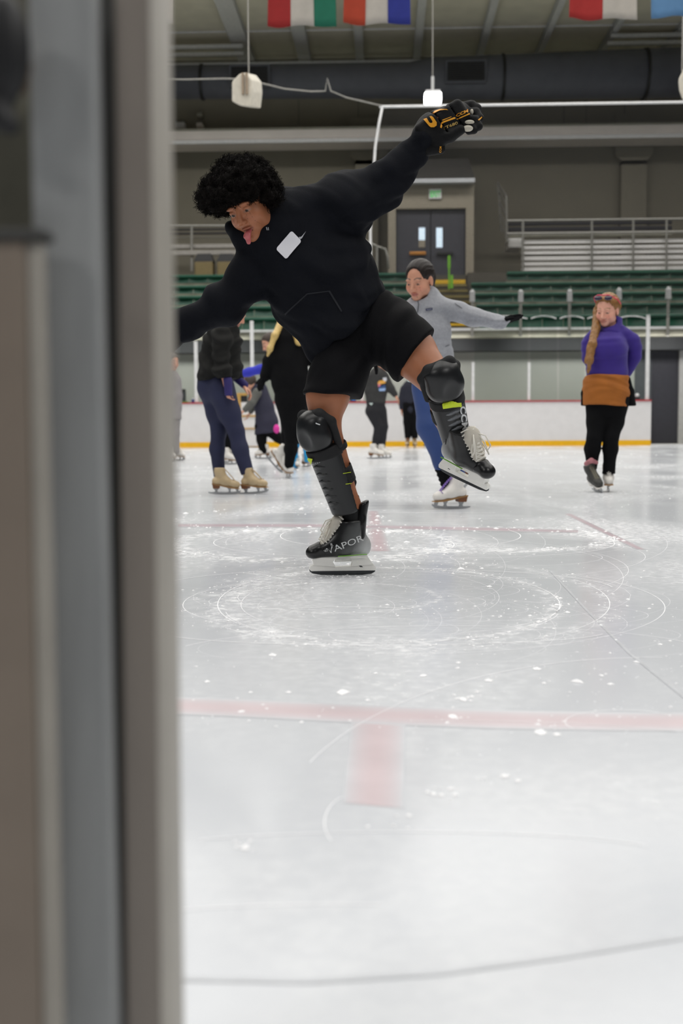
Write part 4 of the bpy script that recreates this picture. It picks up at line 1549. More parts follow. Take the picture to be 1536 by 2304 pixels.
def strands_hair(name, parent, v, n, length, material, curl=0.5, seed=3, r=0.0012, region=None):
    rg = random.Random(seed)
    c = v.mean(axis=0)
    mb = MB()
    for _ in range(n):
        p = Vector(v[rg.randrange(len(v))])
        if region and not region(p): continue
        d = (p - Vector(c)).normalized()
        a = d.orthogonal().normalized()
        b = d.cross(a)
        ph = rg.uniform(0, 6.28)
        L = length * rg.uniform(0.4, 1.25)
        cr = rg.uniform(0.002, 0.006) * curl * 2
        pts = []
        tw = rg.uniform(6, 11)
        tilt = Vector((rg.gauss(0, .4), rg.gauss(0, .4), rg.gauss(0, .4)))
        d2 = (d + tilt).normalized()
        for k in range(6):
            t = k / 5
            pts.append(p - d * 0.006 + d2 * L * t + (a * math.cos(ph + tw * t) + b * math.sin(ph + tw * t)) * cr * min(1, t * 3))
        mb.tube(pts, [r, r, r, r * 0.9, r * 0.8, r * 0.5], 3, cap=False)
    return mesh_obj(name, mb.v, mb.f, material, parent, smooth=True)
# ================================================================== the leaning hockey skater
D0 = (G(768, 1294) - CAM).dot(F_)
SB = F / D0          # pixels per metre at the skater


def J(px, py, dz=0.0):
    return P(px, py, D0 + dz)


def pxm(n): return n / SB


TOW = IV(0, 0, 1)
SKIN_B = srgb(168, 108, 76)
boy = person('young person in black hoodie, shorts and shin guards gliding on one hockey skate, arms outstretched', G(768, 1294))

M_hood = mat('hoodie_black', srgb(17, 19, 25), 0.9, var=0.12, vscale=8, bump=0.25, bscale=260, spec=0.15)
M_shorts = mat('shorts_black', srgb(12, 12, 15), 0.85, var=0.1, vscale=8, bump=0.2, bscale=200, spec=0.15)

# ---- body
hf = IV(-0.45, -0.50, 0.74)
hu = IV(-0.35, 0.75, 0.29)
HC = J(566, 461, -0.10)
HM = mat4(frame(hf, hu), HC)
HS = 1.06
s = Sdf()
s.cone(HM @ Vector((-0.02, 0, -0.06)), J(630, 500, 0.02), 0.058, 0.062, 0.02)
s.cone(J(640, 520, 0.03), J(700, 600, 0.02), 0.10, 0.10, 0.02, (TOW, 0.75))
s.cone(J(700, 600, 0.02), J(812, 722, 0.0), 0.10, 0.09, 0.02, (TOW, 0.8))
s.chain([J(600, 540, 0), J(500, 672, -0.05), J(405, 742, -0.10)], [0.045, 0.036, 0.028], 0.015)
s.chain([J(735, 480, 0), J(862, 405, 0), J(950, 322, 0)], [0.05, 0.036, 0.028], 0.015)
# standing leg
KR, AR = J(722, 962, -0.12), J(796, 1185, 0.0)
s.chain([J(778, 775, 0), J(737, 890, -0.08), KR + Vector((0.012, 0.03, 0.02))], [0.060, 0.080, 0.060], 0.02)
s.chain([KR + Vector((0.015, 0.03, 0)), J(757, 1062, -0.03), J(785, 1135, 0.0), AR], [0.058, 0.057, 0.042, 0.038], 0.02)
# lifted leg
KL, AL = J(988, 856, -0.20), J(1028, 1012, 0.02)
s.chain([J(850, 745, 0), J(925, 792, -0.10), KL + Vector((-0.01, 0.02, 0.0))], [0.060, 0.092, 0.066], 0.02)
s.chain([KL, J(1005, 930, -0.08), AL], [0.060, 0.056, 0.040], 0.02)
hand(s, J(405, 742, -0.10), IV(-1, -0.3, 0.1), IV(0, -0.6, 0.6), 1, 1.0, 0.4)
hand(s, J(966, 312, -0.01), IV(0.8, 0.55, 0.0), IV(0.1, -0.5, 0.8), 1, 0.72, 0.6)
body_mesh(boy, s, 0.007, HM, HS, 0.0026, SKIN_B, brow=srgb(40, 26, 18), lip=srgb(150, 86, 70), mouth_open=0.008, blush=0.03)
# tongue sticking out
ts = Sdf().cone((0.072, 0, -0.070), (0.104, 0.002, -0.083), 0.015, 0.013, 0.01, ((0, 0, 1), 0.45)).cone((0.104, 0.002, -0.083), (0.112, 0.003, -0.103), 0.013, 0.010, 0.01, ((1, 0, 0.3), 0.5))
sdf_obj('tongue', Sdf().sub(ts, HM, HS), 0.0028, mat('tongue_pink', srgb(190, 98, 100), 0.35, var=0.05), boy)

# ---- hair: big loose curls
M_hair = mat('hair_black', srgb(17, 14, 12), 0.9, var=0.2, vscale=40, bump=0.6, bscale=120, spec=0.12)
hs_ = Sdf()
for x, y, r, dz in [(502, 432, 0.086, -0.08), (543, 412, 0.098, -0.06), (586, 424, 0.074, -0.03), (470, 452, 0.045, -0.10), (604, 438, 0.042, 0.0),
                    (520, 388, 0.055, -0.06), (568, 386, 0.058, -0.04), (545, 372, 0.030, -0.05), (492, 455, 0.044, -0.13), (513, 440, 0.046, -0.17), (548, 424, 0.052, -0.175), (580, 417, 0.050, -0.15), (603, 426, 0.040, -0.10), (613, 440, 0.034, -0.06), (612, 449, 0.034, -0.085), (609, 446, 0.034, -0.155), (530, 442, 0.030, -0.19), (560, 434, 0.030, -0.185), (560, 402, 0.055, -0.14), (532, 408, 0.055, -0.15), (586, 400, 0.045, -0.10)]:
    hs_.ell(J(x, y, dz), (r, r, r * 0.92), k=0.03)
hs_.disp = lambda p: 0.006 * np.sin(p[:, 0] * 95 + 2 * np.sin(p[:, 2] * 60)) * np.sin(p[:, 1] * 88 + 1.3) * 1.2 + 0.007 * np.sin(p[:, 2] * 120 + 3 * np.sin(p[:, 0] * 47)) * np.sin(p[:, 0] * 110)
hv, hfc = hs_.mesh(0.006)
hair = mesh_obj('hair', hv, hfc, M_hair, boy, smooth=True)
ch = strands_hair('curls', boy, hv, 5200, 0.020, M_hair, 0.7, 5, 0.0011)
ch.parent = boy
fr = strands_hair('fringe_curls', boy, hv, 500, 0.032, M_hair, 0.6, 9, 0.0011, region=lambda p: p.z < HC.z + 0.03)

# ---- hoodie
s = Sdf()
s.cone(J(655, 545, 0.0), J(722, 632, 0.0), pxm(112), pxm(114), 0.04, (TOW, 0.70))
s.cone(J(722, 632, 0.0), J(782, 718, 0.0), pxm(114), pxm(97), 0.04, (TOW, 0.72))
s.cone(J(668, 690, -0.02), J(738, 770, -0.03), pxm(36), pxm(34), 0.05)          # pouch that hangs forward and down
s.cone(J(738, 768, -0.03), J(800, 715, -0.06), pxm(36), pxm(40), 0.06)
s.chain([J(700, 500, 0.0), J(775, 468, 0.0), J(866, 410, 0.0), J(936, 340, 0.0)], [pxm(68), pxm(61), pxm(41), pxm(27)], 0.03)
s.cone(J(928, 345, 0), J(944, 329, 0.0), pxm(31), pxm(27), 0.006)
s.chain([J(604, 560, 0.0), J(562, 622, -0.02), J(503, 690, -0.05), J(398, 738, -0.10)], [pxm(60), pxm(47), pxm(35), pxm(31)], 0.03)
s.cone(J(648, 468, 0.06), J(612, 520, 0.0), pxm(42), pxm(46), 0.03)               # hood gathered at the neck
s.cone(J(624, 470, 0.0), J(596, 540, -0.06), pxm(22), pxm(26), 0.02)
s.cone(J(596, 542, -0.07), J(548, 536, -0.06), pxm(26), pxm(20), 0.02)
s.cone(J(548, 534, -0.05), J(530, 516, -0.02), pxm(20), pxm(14), 0.02)
s.ell(HM @ Vector((0.02, 0, -0.11)), (0.05, 0.05, 0.05), k=0.02, op='s')
s.cut(J(794, 735, 0), IV(0.70, -0.71, 0.0), 0.012)
w1 = wrinkle(0.015, 20, 3, IV(0.7, 0.6, 0.2))
w2 = wrinkle(0.006, 34, 8)
s.disp = lambda p: w1(p) + w2(p)
hoodie = sdf_obj('hoodie', s, 0.0065, M_hood, boy)
HB = bvh_of([hoodie])
# ribbed hem band
s = Sdf()
s.cone(J(776, 712, 0.0), J(800, 742, 0.0), pxm(97), pxm(92), 0.02, (TOW, 0.74))
s.cut(J(800, 742, 0), IV(0.70, -0.71, 0.0), 0.006)
s.cut(J(782, 722, 0), IV(-0.70, 0.71, 0.0), 0.006)
s.disp = lambda p: 0.0012 * np.sin((p @ A3(IV(0.71, 0.70, 0))) * 420)
sdf_obj('hem_band', s, 0.0055, M_hood, boy)

M_tag = mat('tag_white', srgb(226, 226, 232), 0.6, var=0.02)
def rrect(c, u, v, r=0.16, n=4):
    pts = []
    for sx, sy, a0 in ((1, 1, 0), (-1, 1, 90), (-1, -1, 180), (1, -1, 270)):
        for k in range(n + 1):
            a = math.radians(a0 + 90 * k / n)
            x = sx * (1 - r) + r * math.cos(a)
            y = sy * (1 - r * 1.5) + r * 1.5 * math.sin(a)
            pts.append((c[0] + u[0] * x + v[0] * y, c[1] + u[1] * x + v[1] * y))
    return pts
patch('name_tag', HB, rrect((649.5, 552), (17.5, -20.5), (11.5, 12.0), 0.2), M_tag, boy, 0.004, 6)
M_logo = mat('logo_grey', srgb(170, 172, 178), 0.6)
patch('chest_logo', HB, [(672, 534), (674, 540), (679, 537), (688, 521), (679, 532), (676, 534)], M_logo, boy, 0.004, 3)
patch('drawstring_tip', HB, [(598.5, 512), (600, 519), (602, 519), (600.5, 512)], M_logo, boy, 0.004, 3)
patch('drawstring_tip', HB, [(602.8, 512), (603.2, 519), (605, 519), (604.4, 512)], M_logo, boy, 0.004, 3)
# kangaroo pocket seam as stitched line
o = patch('pocket_seam', HB, [(640, 706), (690, 660), (742, 654), (742, 656), (691, 663), (642, 709)], mat('hoodie_seam', srgb(26, 28, 34), 0.9), boy, 0.002, 4)
o = patch('pocket_edge', HB, [(742, 654), (770, 700), (767, 702), (739, 657)], MATS['hoodie_seam'], boy, 0.002, 4)

# ---- shorts
s = Sdf()
s.cone(J(795, 735, 0.0), J(850, 722, 0.0), pxm(66), pxm(66), 0.05, (TOW, 0.85))
s.chain([J(790, 770, 0.0), J(757, 850, -0.05), J(738, 900, -0.08)], [pxm(58), pxm(56), pxm(57)], 0.04)
s.chain([J(855, 735, 0.0), J(905, 772, -0.07), J(950, 808, -0.12)], [pxm(62), pxm(64), pxm(64)], 0.04)
s.cone(J(800, 850, -0.02), J(798, 905, -0.02), pxm(14), pxm(9), 0.03)
s.cone(J(880, 800, -0.06), J(903, 838, -0.08), pxm(16), pxm(11), 0.03)
def shorts_ends(p):
    return p
s.cut(J(742, 888, -0.05), IV(-0.02, -1, 0.05), 0.006)
_c, _n = A3(J(936, 792, -0.12)), A3(IV(0.80, -0.62, 0.1).normalized())
s.ops.append((lambda p: (p - _c) @ _n, 'i', 0.006))
w3 = wrinkle(0.010, 22, 12, IV(0.8, -0.3, 0.2))
s.disp = lambda p: w3(p)
sdf_obj('shorts', s, 0.0065, M_shorts, boy)

# ---- gloves
M_glove = mat('glove_black', srgb(11, 11, 13), 0.7, var=0.15, vscale=14, bump=0.3, bscale=120, spec=0.25)
M_yel = mat('glove_yellow', srgb(232, 160, 30), 0.5)
M_palm = mat('glove_palm', srgb(196, 190, 176), 0.8, var=0.08)


def glove_side():
    s = Sdf()
    q = (TOW, 0.72)
    s.cone(J(942, 328, 0.0), J(968, 304, 0.0), pxm(28), pxm(38), 0.02, q)              # flared cuff
    s.box(J(962, 296, -0.02), (pxm(26), 0.045, pxm(24)), np.array(frame(IV(0.81, 0.58, 0), IV(-0.58, 0.81, 0))), 0.02, 0.02)
    s.cone(J(978, 290, -0.01), J(1030, 262, -0.01), pxm(40), pxm(33), 0.02, q)          # back-hand roll
    s.box(J(1012, 268, -0.035), (pxm(40), 0.04, pxm(27)), np.array(frame(IV(0.83, 0.55, 0), IV(-0.55, 0.83, 0))), 0.02, 0.02)
    # fingers, each bent over its joints
    F4 = [([(1036, 242, 0.02), (1060, 238, 0.01), (1072, 245, 0.0), (1070, 258, -0.01)], 12),
          ([(1046, 252, -0.01), (1070, 254, -0.02), (1078, 266, -0.03), (1070, 276, -0.04)], 10.5),
          ([(1042, 264, -0.035), (1068, 270, -0.045), (1076, 284, -0.05), (1064, 291, -0.055)], 10),
          ([(1036, 276, -0.05), (1058, 284, -0.06), (1066, 293, -0.06), (1054, 296, -0.06)], 8.5)]
    for pts, r in F4:
        s.chain([J(*p) for p in pts], [pxm(r), pxm(r), pxm(r * .95), pxm(r * .85)], 0.004)
    # thumb
    s.chain([J(985, 312, -0.03), J(1012, 306, -0.06), J(1036, 292, -0.07)], [pxm(20), pxm(14), pxm(11)], 0.008)
    s.cone(J(962, 338, -0.02), J(992, 336, -0.03), pxm(13), pxm(10), 0.008)              # wrist strap flap
    # segment grooves across the roll
    for x, y in ((985, 268), (1018, 250)):
        s.box(J(x, y, -0.06), (pxm(1.2), 0.05, pxm(40)), np.array(frame(IV(0.83, 0.55, 0), IV(-0.55, 0.83, 0))), 0.001, 0.006, 's')
    return s


glove = sdf_obj('hockey_glove', glove_side(), 0.0042, M_glove, boy)
GB = bvh_of([glove])
s = Sdf()
s.ell(J(1052, 289, -0.075), (pxm(12), 0.012, pxm(7)))
s.ell(J(1056, 275, -0.070), (pxm(11), 0.012, pxm(5)), k=0.003)
s.ell(J(1061, 252, -0.040), (pxm(4), 0.012, pxm(7)), k=0.003)
o = sdf_obj('palm_lining', s, 0.004, M_palm, boy); o['label'] = 'pale glove palm lining'
k_ = 7.314
def gp(x, y): return (900 + x / k_, 210 + y / k_)
Gs = glove
def gpatch(nm, pts, m=M_yel): return patch(nm, GB, [gp(*p) for p in pts], m, boy, 0.003, 2.5)
gpatch('cuff_logo', [(385, 435), (480, 545), (505, 562), (560, 560), (603, 530), (603, 480), (550, 400), (520, 378), (485, 385), (530, 455), (535, 475), (520, 490), (495, 490), (478, 478), (440, 412)])
gpatch('yellow_piping', [(540, 330), (570, 298), (660, 268), (760, 262), (790, 280), (740, 276), (660, 288), (590, 320), (550, 342)])
gpatch('yellow_piping', [(658, 560), (665, 500), (690, 470), (890, 395), (912, 410), (905, 420), (710, 490), (690, 520), (680, 578)])
gpatch('yellow_piping', [(690, 440), (840, 384), (842, 392), (700, 452)])
gpatch('yellow_piping', [(922, 428), (1130, 330), (1140, 345), (935, 436)])
text_patch('glove_lettering', GB, 'CCM', gp(930, 392), gp(1110, 312), 6.2, M_yel, boy, 0.003, 0.03, 0.2)
text_patch('glove_lettering', GB, 'FT680', gp(712, 604), gp(946, 505), 6.0, mat('glove_gold', srgb(204, 170, 90), 0.6), boy, 0.003, 0.01, 0.1)
text_patch('strap_lettering', GB, 'CCM', gp(672, 972), gp(680, 880), 4.2, M_yel, boy, 0.003, 0.02)
gpatch('finger_mark', [(1275, 440), (1335, 385), (1342, 400), (1290, 455)])
# other glove, at the end of the arm that runs behind the door frame
s = Sdf()
s.cone(J(402, 740, -0.10), J(372, 752, -0.11), pxm(30), pxm(40), 0.02)
s.cone(J(372, 752, -0.11), J(330, 768, -0.12), pxm(38), pxm(32), 0.02, (TOW, 0.7))
for i in range(4):
    s.chain([J(332, 750 + i * 13, -0.13), J(305, 756 + i * 13, -0.15), J(300, 764 + i * 13, -0.18)], [pxm(9), pxm(9), pxm(8)], 0.004)
s.chain([J(360, 772, -0.15), J(340, 790, -0.19), J(322, 792, -0.20)], [pxm(13), pxm(11), pxm(9)], 0.006)
sdf_obj('hockey_glove', s, 0.006, M_glove, boy)

# ---- shin guards
M_guard = mat('guard_black', srgb(20, 21, 23), 0.34, var=0.1, vscale=10, spec=0.5)
M_guardsoft = mat('guard_foam', srgb(16, 16, 18), 0.8, var=0.1)
M_guardgrey = mat('guard_grey', srgb(104, 106, 110), 0.35, var=0.15, vscale=9)
M_lime2 = mat('lime_tag', srgb(200, 220, 40), 0.6)


def guard(knee, ankle, front, grey=False):
    z = (knee - ankle).normalized()
    x = (front - z * front.dot(z)).normalized()
    y = z.cross(x)
    R3 = Matrix((x, y, z)).transposed()
    L = (knee - ankle).length
    M = mat4(R3, ankle)
    # shell
    s = Sdf()
    a, b = 0.10 * L, 0.84 * L
    s.cone((0.008, 0, a), (0.006, 0, b), 0.055, 0.068, 0.02)
    s.cone((-0.012, 0, a - 0.05), (-0.014, 0, b + 0.05), 0.048, 0.060, 0.01, None, 's')
    s.cut((-0.018, 0, 0), (-1, 0, 0), 0.01)
    s.cut((0, 0, a - 0.005), (0.25, 0, -1), 0.012)
    s.cut((0, 0, b), (0, 0, 1), 0.012)
    # raised ribbed centre plate
    pl = Sdf()
    pl.cone((0.016, 0, a + 0.035), (0.014, 0, b - 0.02), 0.050, 0.061, 0.02, ((0, 1, 0), 0.86))
    pl.cut((0.028, 0, 0), (-1, 0, 0), 0.008)
    pl.cut((0, 0, a + 0.03), (0.2, 0, -1), 0.012)
    pl.cut((0, 0, b - 0.03), (0, 0, 1), 0.012)
    n = 7
    per = (b - a - 0.07) / n
    def ribs(p):
        u = ((p[:, 2] + 0.28 * np.abs(p[:, 1]) - a - 0.05) / per) % 1.0
        g = np.where(u < 0.82, u / 0.82, (1 - u) / 0.18)
        return -0.009 * g + 0.005
    pl.disp = ribs
    sh = Sdf().sub(s, M)
    o1 = sdf_obj('shin_guard', sh, 0.0048, M_guard, boy)
    o2 = sdf_obj('ribbed_plate', Sdf().sub(pl, M), 0.0042, M_guardgrey if grey else M_guard, boy)
    # knee cup
    c = Sdf()
    c.ell((0.030, 0, L * 0.97), (0.060, 0.074, 0.074))
    c.ell((0.012, 0, L * 0.97 + 0.055), (0.050, 0.066, 0.040), k=0.03)
    c.ell((-0.045, 0, L * 0.99), (0.062, 0.056, 0.14), k=0.01, op='s')
    c.ell((0.088, 0, L * 0.97), (0.012, 0.030, 0.040), k=0.01, op='s')
    c.cut((0, 0, L * 0.97 - 0.062), (0, 0, -1), 0.01)
    o3 = sdf_obj('knee_cup', Sdf().sub(c, M), 0.0045, M_guard, boy)
    p = Sdf()
    p.cone((0.012, -0.042, L * 0.97 + 0.074), (0.012, 0.042, L * 0.97 + 0.074), 0.021, 0.021, 0.01)
    p.cone((0.012, -0.042, L * 0.97 + 0.074), (-0.01, -0.068, L * 0.97 + 0.035), 0.022, 0.018, 0.01)
    p.cone((0.012, 0.042, L * 0.97 + 0.074), (-0.01, 0.068, L * 0.97 + 0.035), 0.022, 0.018, 0.01)
    p.cone((-0.01, 0.066, L * 0.97 + 0.035), (-0.012, 0.064, L * 0.97 - 0.06), 0.018, 0.014, 0.01)
    p.cone((-0.01, -0.066, L * 0.97 + 0.035), (-0.012, -0.064, L * 0.97 - 0.06), 0.018, 0.014, 0.01)
    o4 = sdf_obj('knee_pad', Sdf().sub(p, M), 0.005, M_guardsoft, boy)
    # band under the cup
    q = Sdf()
    q.cone((0.010, 0, L * 0.97 - 0.105), (0.012, 0, L * 0.97 - 0.045), 0.068, 0.068, 0.01)
    q.cut((0, 0, L * 0.97 - 0.098), (0.1, 0, -1), 0.004)
    q.cut((0, 0, L * 0.97 - 0.052), (0, 0, 1), 0.004)
    q.cut((-0.03, 0, 0), (-1, 0, 0), 0.006)
    o5 = sdf_obj('knee_band', Sdf().sub(q, M), 0.005, M_guardsoft, boy)
    return M, L, [o1, o2, o3, o4, o5]


FR = IV(-0.70, -0.15, 0.72)
MR, LR, gR = guard(J(717, 966, -0.13), J(790, 1172, -0.01), FR)
FL = IV(0.20, -0.2, 0.95)
ML, LL, gL = guard(J(992, 852, -0.22), J(1030, 1012, 0.0), FL, True)
BR, BL = bvh_of(gR), bvh_of(gL)
patch('lime_tag', BR, [(690, 1048), (695, 1029), (705, 1031), (700, 1052)], M_lime2, boy, 0.006, 3)
patch('lime_tag', BL, [(995, 910), (1017, 905), (1035, 905), (1036, 914), (1018, 915), (997, 918)], M_lime2, boy, 0.006, 3)
M_gletter = mat('guard_letter', srgb(206, 208, 210), 0.5)
patch('cup_mark', BR, [(710, 951), (720, 955), (719, 957), (710, 954)], M_gletter, boy, 0.003, 3)
text_patch('guard_lettering', BL, 'CCM', (1033, 914), (1039, 968), 12, M_gletter, boy, 0.004, 0.03)
text_patch('guard_lettering', BR, 'CCM', (704, 1046), (720, 1041), 3, M_gletter, boy, 0.003, 0.0)


def strap(M, L, z0, z1, r, nm, line=False, back=0.02, ext=0.0):
    q = Sdf()
    q.cone((-0.012 - ext, 0, z0 - 0.02), (-0.012 - ext, 0, z1 + 0.02), r, r, 0.01)
    q.cone((-0.012 - ext, 0, z0 - 0.05), (-0.012 - ext, 0, z1 + 0.05), r - 0.006, r - 0.006, 0.002, None, 's')
    q.cut((0, 0, z0), (0.0, 0, -1), 0.002)
    q.cut((0, 0, z1), (0, 0, 1), 0.002)
    q.cut((back, 0, 0), (1, 0, 0), 0.003)
    o = sdf_obj(nm, Sdf().sub(q, M), 0.0045, M_guardsoft, boy)
    return o


strap(MR, LR, LR * 0.735, LR * 0.80, 0.066, 'calf_strap', back=0.0, ext=0.012)
st = strap(MR, LR, LR * 0.40, LR * 0.57, 0.064, 'calf_strap')
SBV = bvh_of([st])
for (a, b) in (((754, 1067), (788, 1062)), ((755, 1092), (792, 1086))):
    patch('stitch_line', SBV, [a, b, (b[0], b[1] + 1.3), (a[0], a[1] + 1.3)], M_lime2, boy, 0.003, 3)
# stiff rear calf wing
s = Sdf().cone(J(783, 1046, 0.02), J(794, 1085, 0.03), 0.008, 0.012, 0.01).cone(J(794, 1085, 0.03), J(793, 1112, 0.03), 0.012, 0.008, 0.01)
sdf_obj('calf_wing', s, 0.005, M_guardsoft, boy)
strap(ML, LL, LL * 0.45, LL * 0.60, 0.066, 'calf_strap')
# socks
s = Sdf().chain([J(783, 1120, 0.0), AR, J(797, 1200, 0)], [0.043, 0.042, 0.042], 0.01)
s.cut(J(785, 1118, 0), IV(-0.3, 1, 0), 0.004)
sdf_obj('sock', s, 0.006, M_guardsoft, boy)
s = Sdf().chain([J(1020, 985, 0.0), AL], [0.045, 0.045], 0.01)
sdf_obj('sock', s, 0.006, M_guardsoft, boy)

# ---- hockey skates
M_holder = mat('holder_white', srgb(246, 244, 238), 0.45, var=0.04)
M_steelr = mat('runner_steel', srgb(70, 72, 74), 0.25, metal=0.8)
M_toe = mat('toe_cap_black', srgb(16, 16, 17), 0.3, var=0.1)


def fade_mat():
    m = mat('skate_boot', srgb(20, 20, 21), 0.3, var=0.1, vscale=20)
    nt = m.node_tree
    b = nt.nodes['Principled BSDF']
    mix = [n for n in nt.nodes if n.type == 'MIX'][0]
    tc = [n for n in nt.nodes if n.type == 'TEX_COORD'][0]
    sp = nt.nodes.new('ShaderNodeSeparateXYZ')
    nt.links.new(tc.outputs['Object'], sp.inputs[0])
    ma = nt.nodes.new('ShaderNodeMath'); ma.operation = 'MULTIPLY_ADD'
    ma.inputs[1].default_value = 0.42
    nt.links.new(sp.outputs['Z'], ma.inputs[0])
    nt.links.new(sp.outputs['X'], ma.inputs[2])
    cr = nt.nodes.new('ShaderNodeValToRGB')
    e = cr.color_ramp.elements
    e[0].position = 0.0; e[0].color = (*srgb(188, 190, 190), 1)
    e[1].position = 1.0; e[1].color = (*srgb(22, 22, 23), 1)
    x = e.new(0.45); x.color = (*srgb(84, 86, 86), 1)
    mr = nt.nodes.new('ShaderNodeMapRange')
    mr.inputs['From Min'].default_value = -0.055
    mr.inputs['From Max'].default_value = 0.066
    nt.links.new(ma.outputs[0], mr.inputs['Value'])
    nt.links.new(mr.outputs['Result'], cr.inputs['Fac'])
    nt.links.new(cr.outputs['Color'], mix.inputs['A'])
    return m


M_boot = fade_mat()
_hk = {}


def hockey_skate(M, letters=True, sc=1.0):
    if not _hk:
        s = Sdf()
        s.cone((0.092, 0, 0.100), (-0.02, 0, 0.120), 0.030, 0.042, 0.03)
        s.cone((-0.02, 0, 0.120), (-0.085, 0, 0.128), 0.042, 0.040, 0.03)
        s.cone((0.040, 0, 0.125), (-0.038, 0, 0.205), 0.034, 0.045, 0.03)
        s.cone((-0.042, 0, 0.180), (-0.048, 0, 0.240), 0.046, 0.050, 0.03)
        s.ell((-0.098, 0, 0.118), (0.030, 0.036, 0.040), k=0.025)
        s.ell((-0.085, 0, 0.165), (0.022, 0.034, 0.050), k=0.02)
        s.cut((0, 0, 0.228), (0.05, 0, 1), 0.004)
        s.cut((0, 0, 0.079), (-0.055, 0, -1), 0.004)
        _hk['boot'] = s.mesh(0.0052)
        t = Sdf()
        t.cone((0.100, 0, 0.100), (0.056, 0, 0.114), 0.031, 0.041, 0.02)
        t.ell((0.114, 0, 0.094), (0.026, 0.032, 0.022), k=0.02)
        t.cut((0, 0, 0.077), (-0.055, 0, -1), 0.003)
        t.cut((0.062, 0, 0.10), (-1, 0, 0.55), 0.003)
        _hk['toe_cap'] = t.mesh(0.005)
        g = Sdf()
        g.cone((-0.080, 0, 0.215), (-0.100, 0, 0.300), 0.036, 0.028, 0.01, ((1, 0, 0.3), 0.75))
        g.cone((-0.090, 0, 0.16), (-0.094, 0, 0.22), 0.040, 0.037, 0.01, ((1, 0, 0.1), 0.45))
        g.cut((-0.12, 0, 0.318), (0.5, 0, 1), 0.004)
        _hk['tendon_guard'] = g.mesh(0.005)
        tg = Sdf()
        tg.cone((0.066, 0, 0.135), (0.018, 0, 0.218), 0.026, 0.034, 0.02, ((0.85, 0, 0.5), 0.62))
        tg.cone((0.018, 0, 0.214), (0.014, 0, 0.226), 0.034, 0.030, 0.02, ((0.85, 0, 0.5), 0.6))
        tg.disp = wrinkle(0.003, 70, 4)
        _hk['tongue'] = tg.mesh(0.005)
        mb = MB()
        for i in range(9):
            u = i / 8
            x, z = 0.082 - 0.066 * u, 0.142 + 0.098 * u
            for q in (-1, 1):
                w = 0.030 + 0.008 * u
                mb.tube([(x - 0.020, -q * w, z - 0.018), (x - 0.006, -q * w * 0.7, z), (x + 0.004, 0, z + 0.010), (x - 0.012, q * w * 0.7, z + 0.010), (x - 0.028, q * w, z - 0.004)], 0.0033, 5)
        for q in (-1, 1):
            mb.tube([(0.03, q * 0.01, 0.235), (0.055, q * 0.035, 0.225), (0.075, q * 0.048, 0.185), (0.062, q * 0.044, 0.155), (0.05, q * 0.036, 0.18), (0.03, q * 0.01, 0.232)], 0.003, 5)
            mb.tube([(0.03, q * 0.012, 0.235), (0.06, q * 0.028, 0.20), (0.08, q * 0.036, 0.15)], 0.003, 5)
        _hk['lace'] = (mb.v, mb.f)
        h = MB()
        h.prism([(x, -0.010, z) for x, z in [(-0.150, 0.020), (-0.152, 0.034), (-0.140, 0.050), (-0.05, 0.040), (0.02, 0.036), (0.105, 0.046), (0.122, 0.040), (0.126, 0.026), (0.118, 0.018)]], (0, 0.020, 0))
        h.prism([(x, -0.016, z) for x, z in [(0.018, 0.036), (0.108, 0.044), (0.118, 0.083), (0.008, 0.078), (0.028, 0.058)]], (0, 0.032, 0))
        h.prism([(x, -0.016, z) for x, z in [(-0.142, 0.046), (-0.048, 0.038), (-0.052, 0.056), (-0.040, 0.082), (-0.112, 0.088), (-0.124, 0.070)]], (0, 0.032, 0))
        h.prism([(x, -0.009, z) for x, z in [(-0.05, 0.058), (0.02, 0.056), (0.012, 0.079), (-0.045, 0.083)]], (0, 0.018, 0))
        _hk['holder'] = (h.v, h.f)
        st = MB()
        st.prism([(x, -0.0025, z) for x, z in [(-0.153, 0.030), (0.126, 0.026), (0.124, 0.016), (0.112, 0.007), (0.075, 0.001), (0.0, 0.0), (-0.09, 0.0005), (-0.135, 0.005), (-0.150, 0.014)]], (0, 0.005, 0))
        st.prism([(x, -0.0108, z) for x, z in [(-0.068, 0.052), (-0.082, 0.049), (-0.100, 0.034), (-0.086, 0.034)]], (0, 0.0216, 0))
        _hk['runner'] = (st.v, st.f)
        gl = MB()
        for sy in (-1, 1):
            gl.prism([(0.01, sy * 0.036, 0.0815), (-0.112, sy * 0.037, 0.0905), (-0.112, sy * 0.037, 0.0935), (0.01, sy * 0.036, 0.0845)], (0, sy * 0.006, 0))
        _hk['lime_line'] = (gl.v, gl.f)
    v, f = _hk['boot']
    b = mesh_obj('hockey_skate', v, f, M_boot, None, smooth=True)
    place_local(b, boy, M @ Matrix.Scale(sc, 4))
    for nm, mt_, sm in (('toe_cap', M_toe, 1), ('tendon_guard', M_toe, 1), ('tongue', MATS['felt'] if 'felt' in MATS else mat('felt', srgb(196, 190, 178), 0.9, var=0.06), 1), ('lace', M_lacew, 1), ('holder', M_holder, 0), ('runner', M_steelr, 0), ('lime_line', mat('lime_line', srgb(120, 190, 50), 0.5), 0)):
        vv, ff = _hk[nm]
        if not isinstance(ff, list): ff = [tuple(int(i) for i in r) for r in ff]
        o = child_local(nm, vv, ff, mt_, b, smooth=bool(sm))
        if not sm:
            fix_normals(o)
            m = o.modifiers.new('b', 'BEVEL'); m.width = 0.002; m.segments = 2
    bv = BVHTree.FromPolygons([Vector(x) for x in v], [tuple(int(i) for i in r) for r in f])
    M_sl = mat('skate_letter', srgb(214, 216, 216), 0.5)
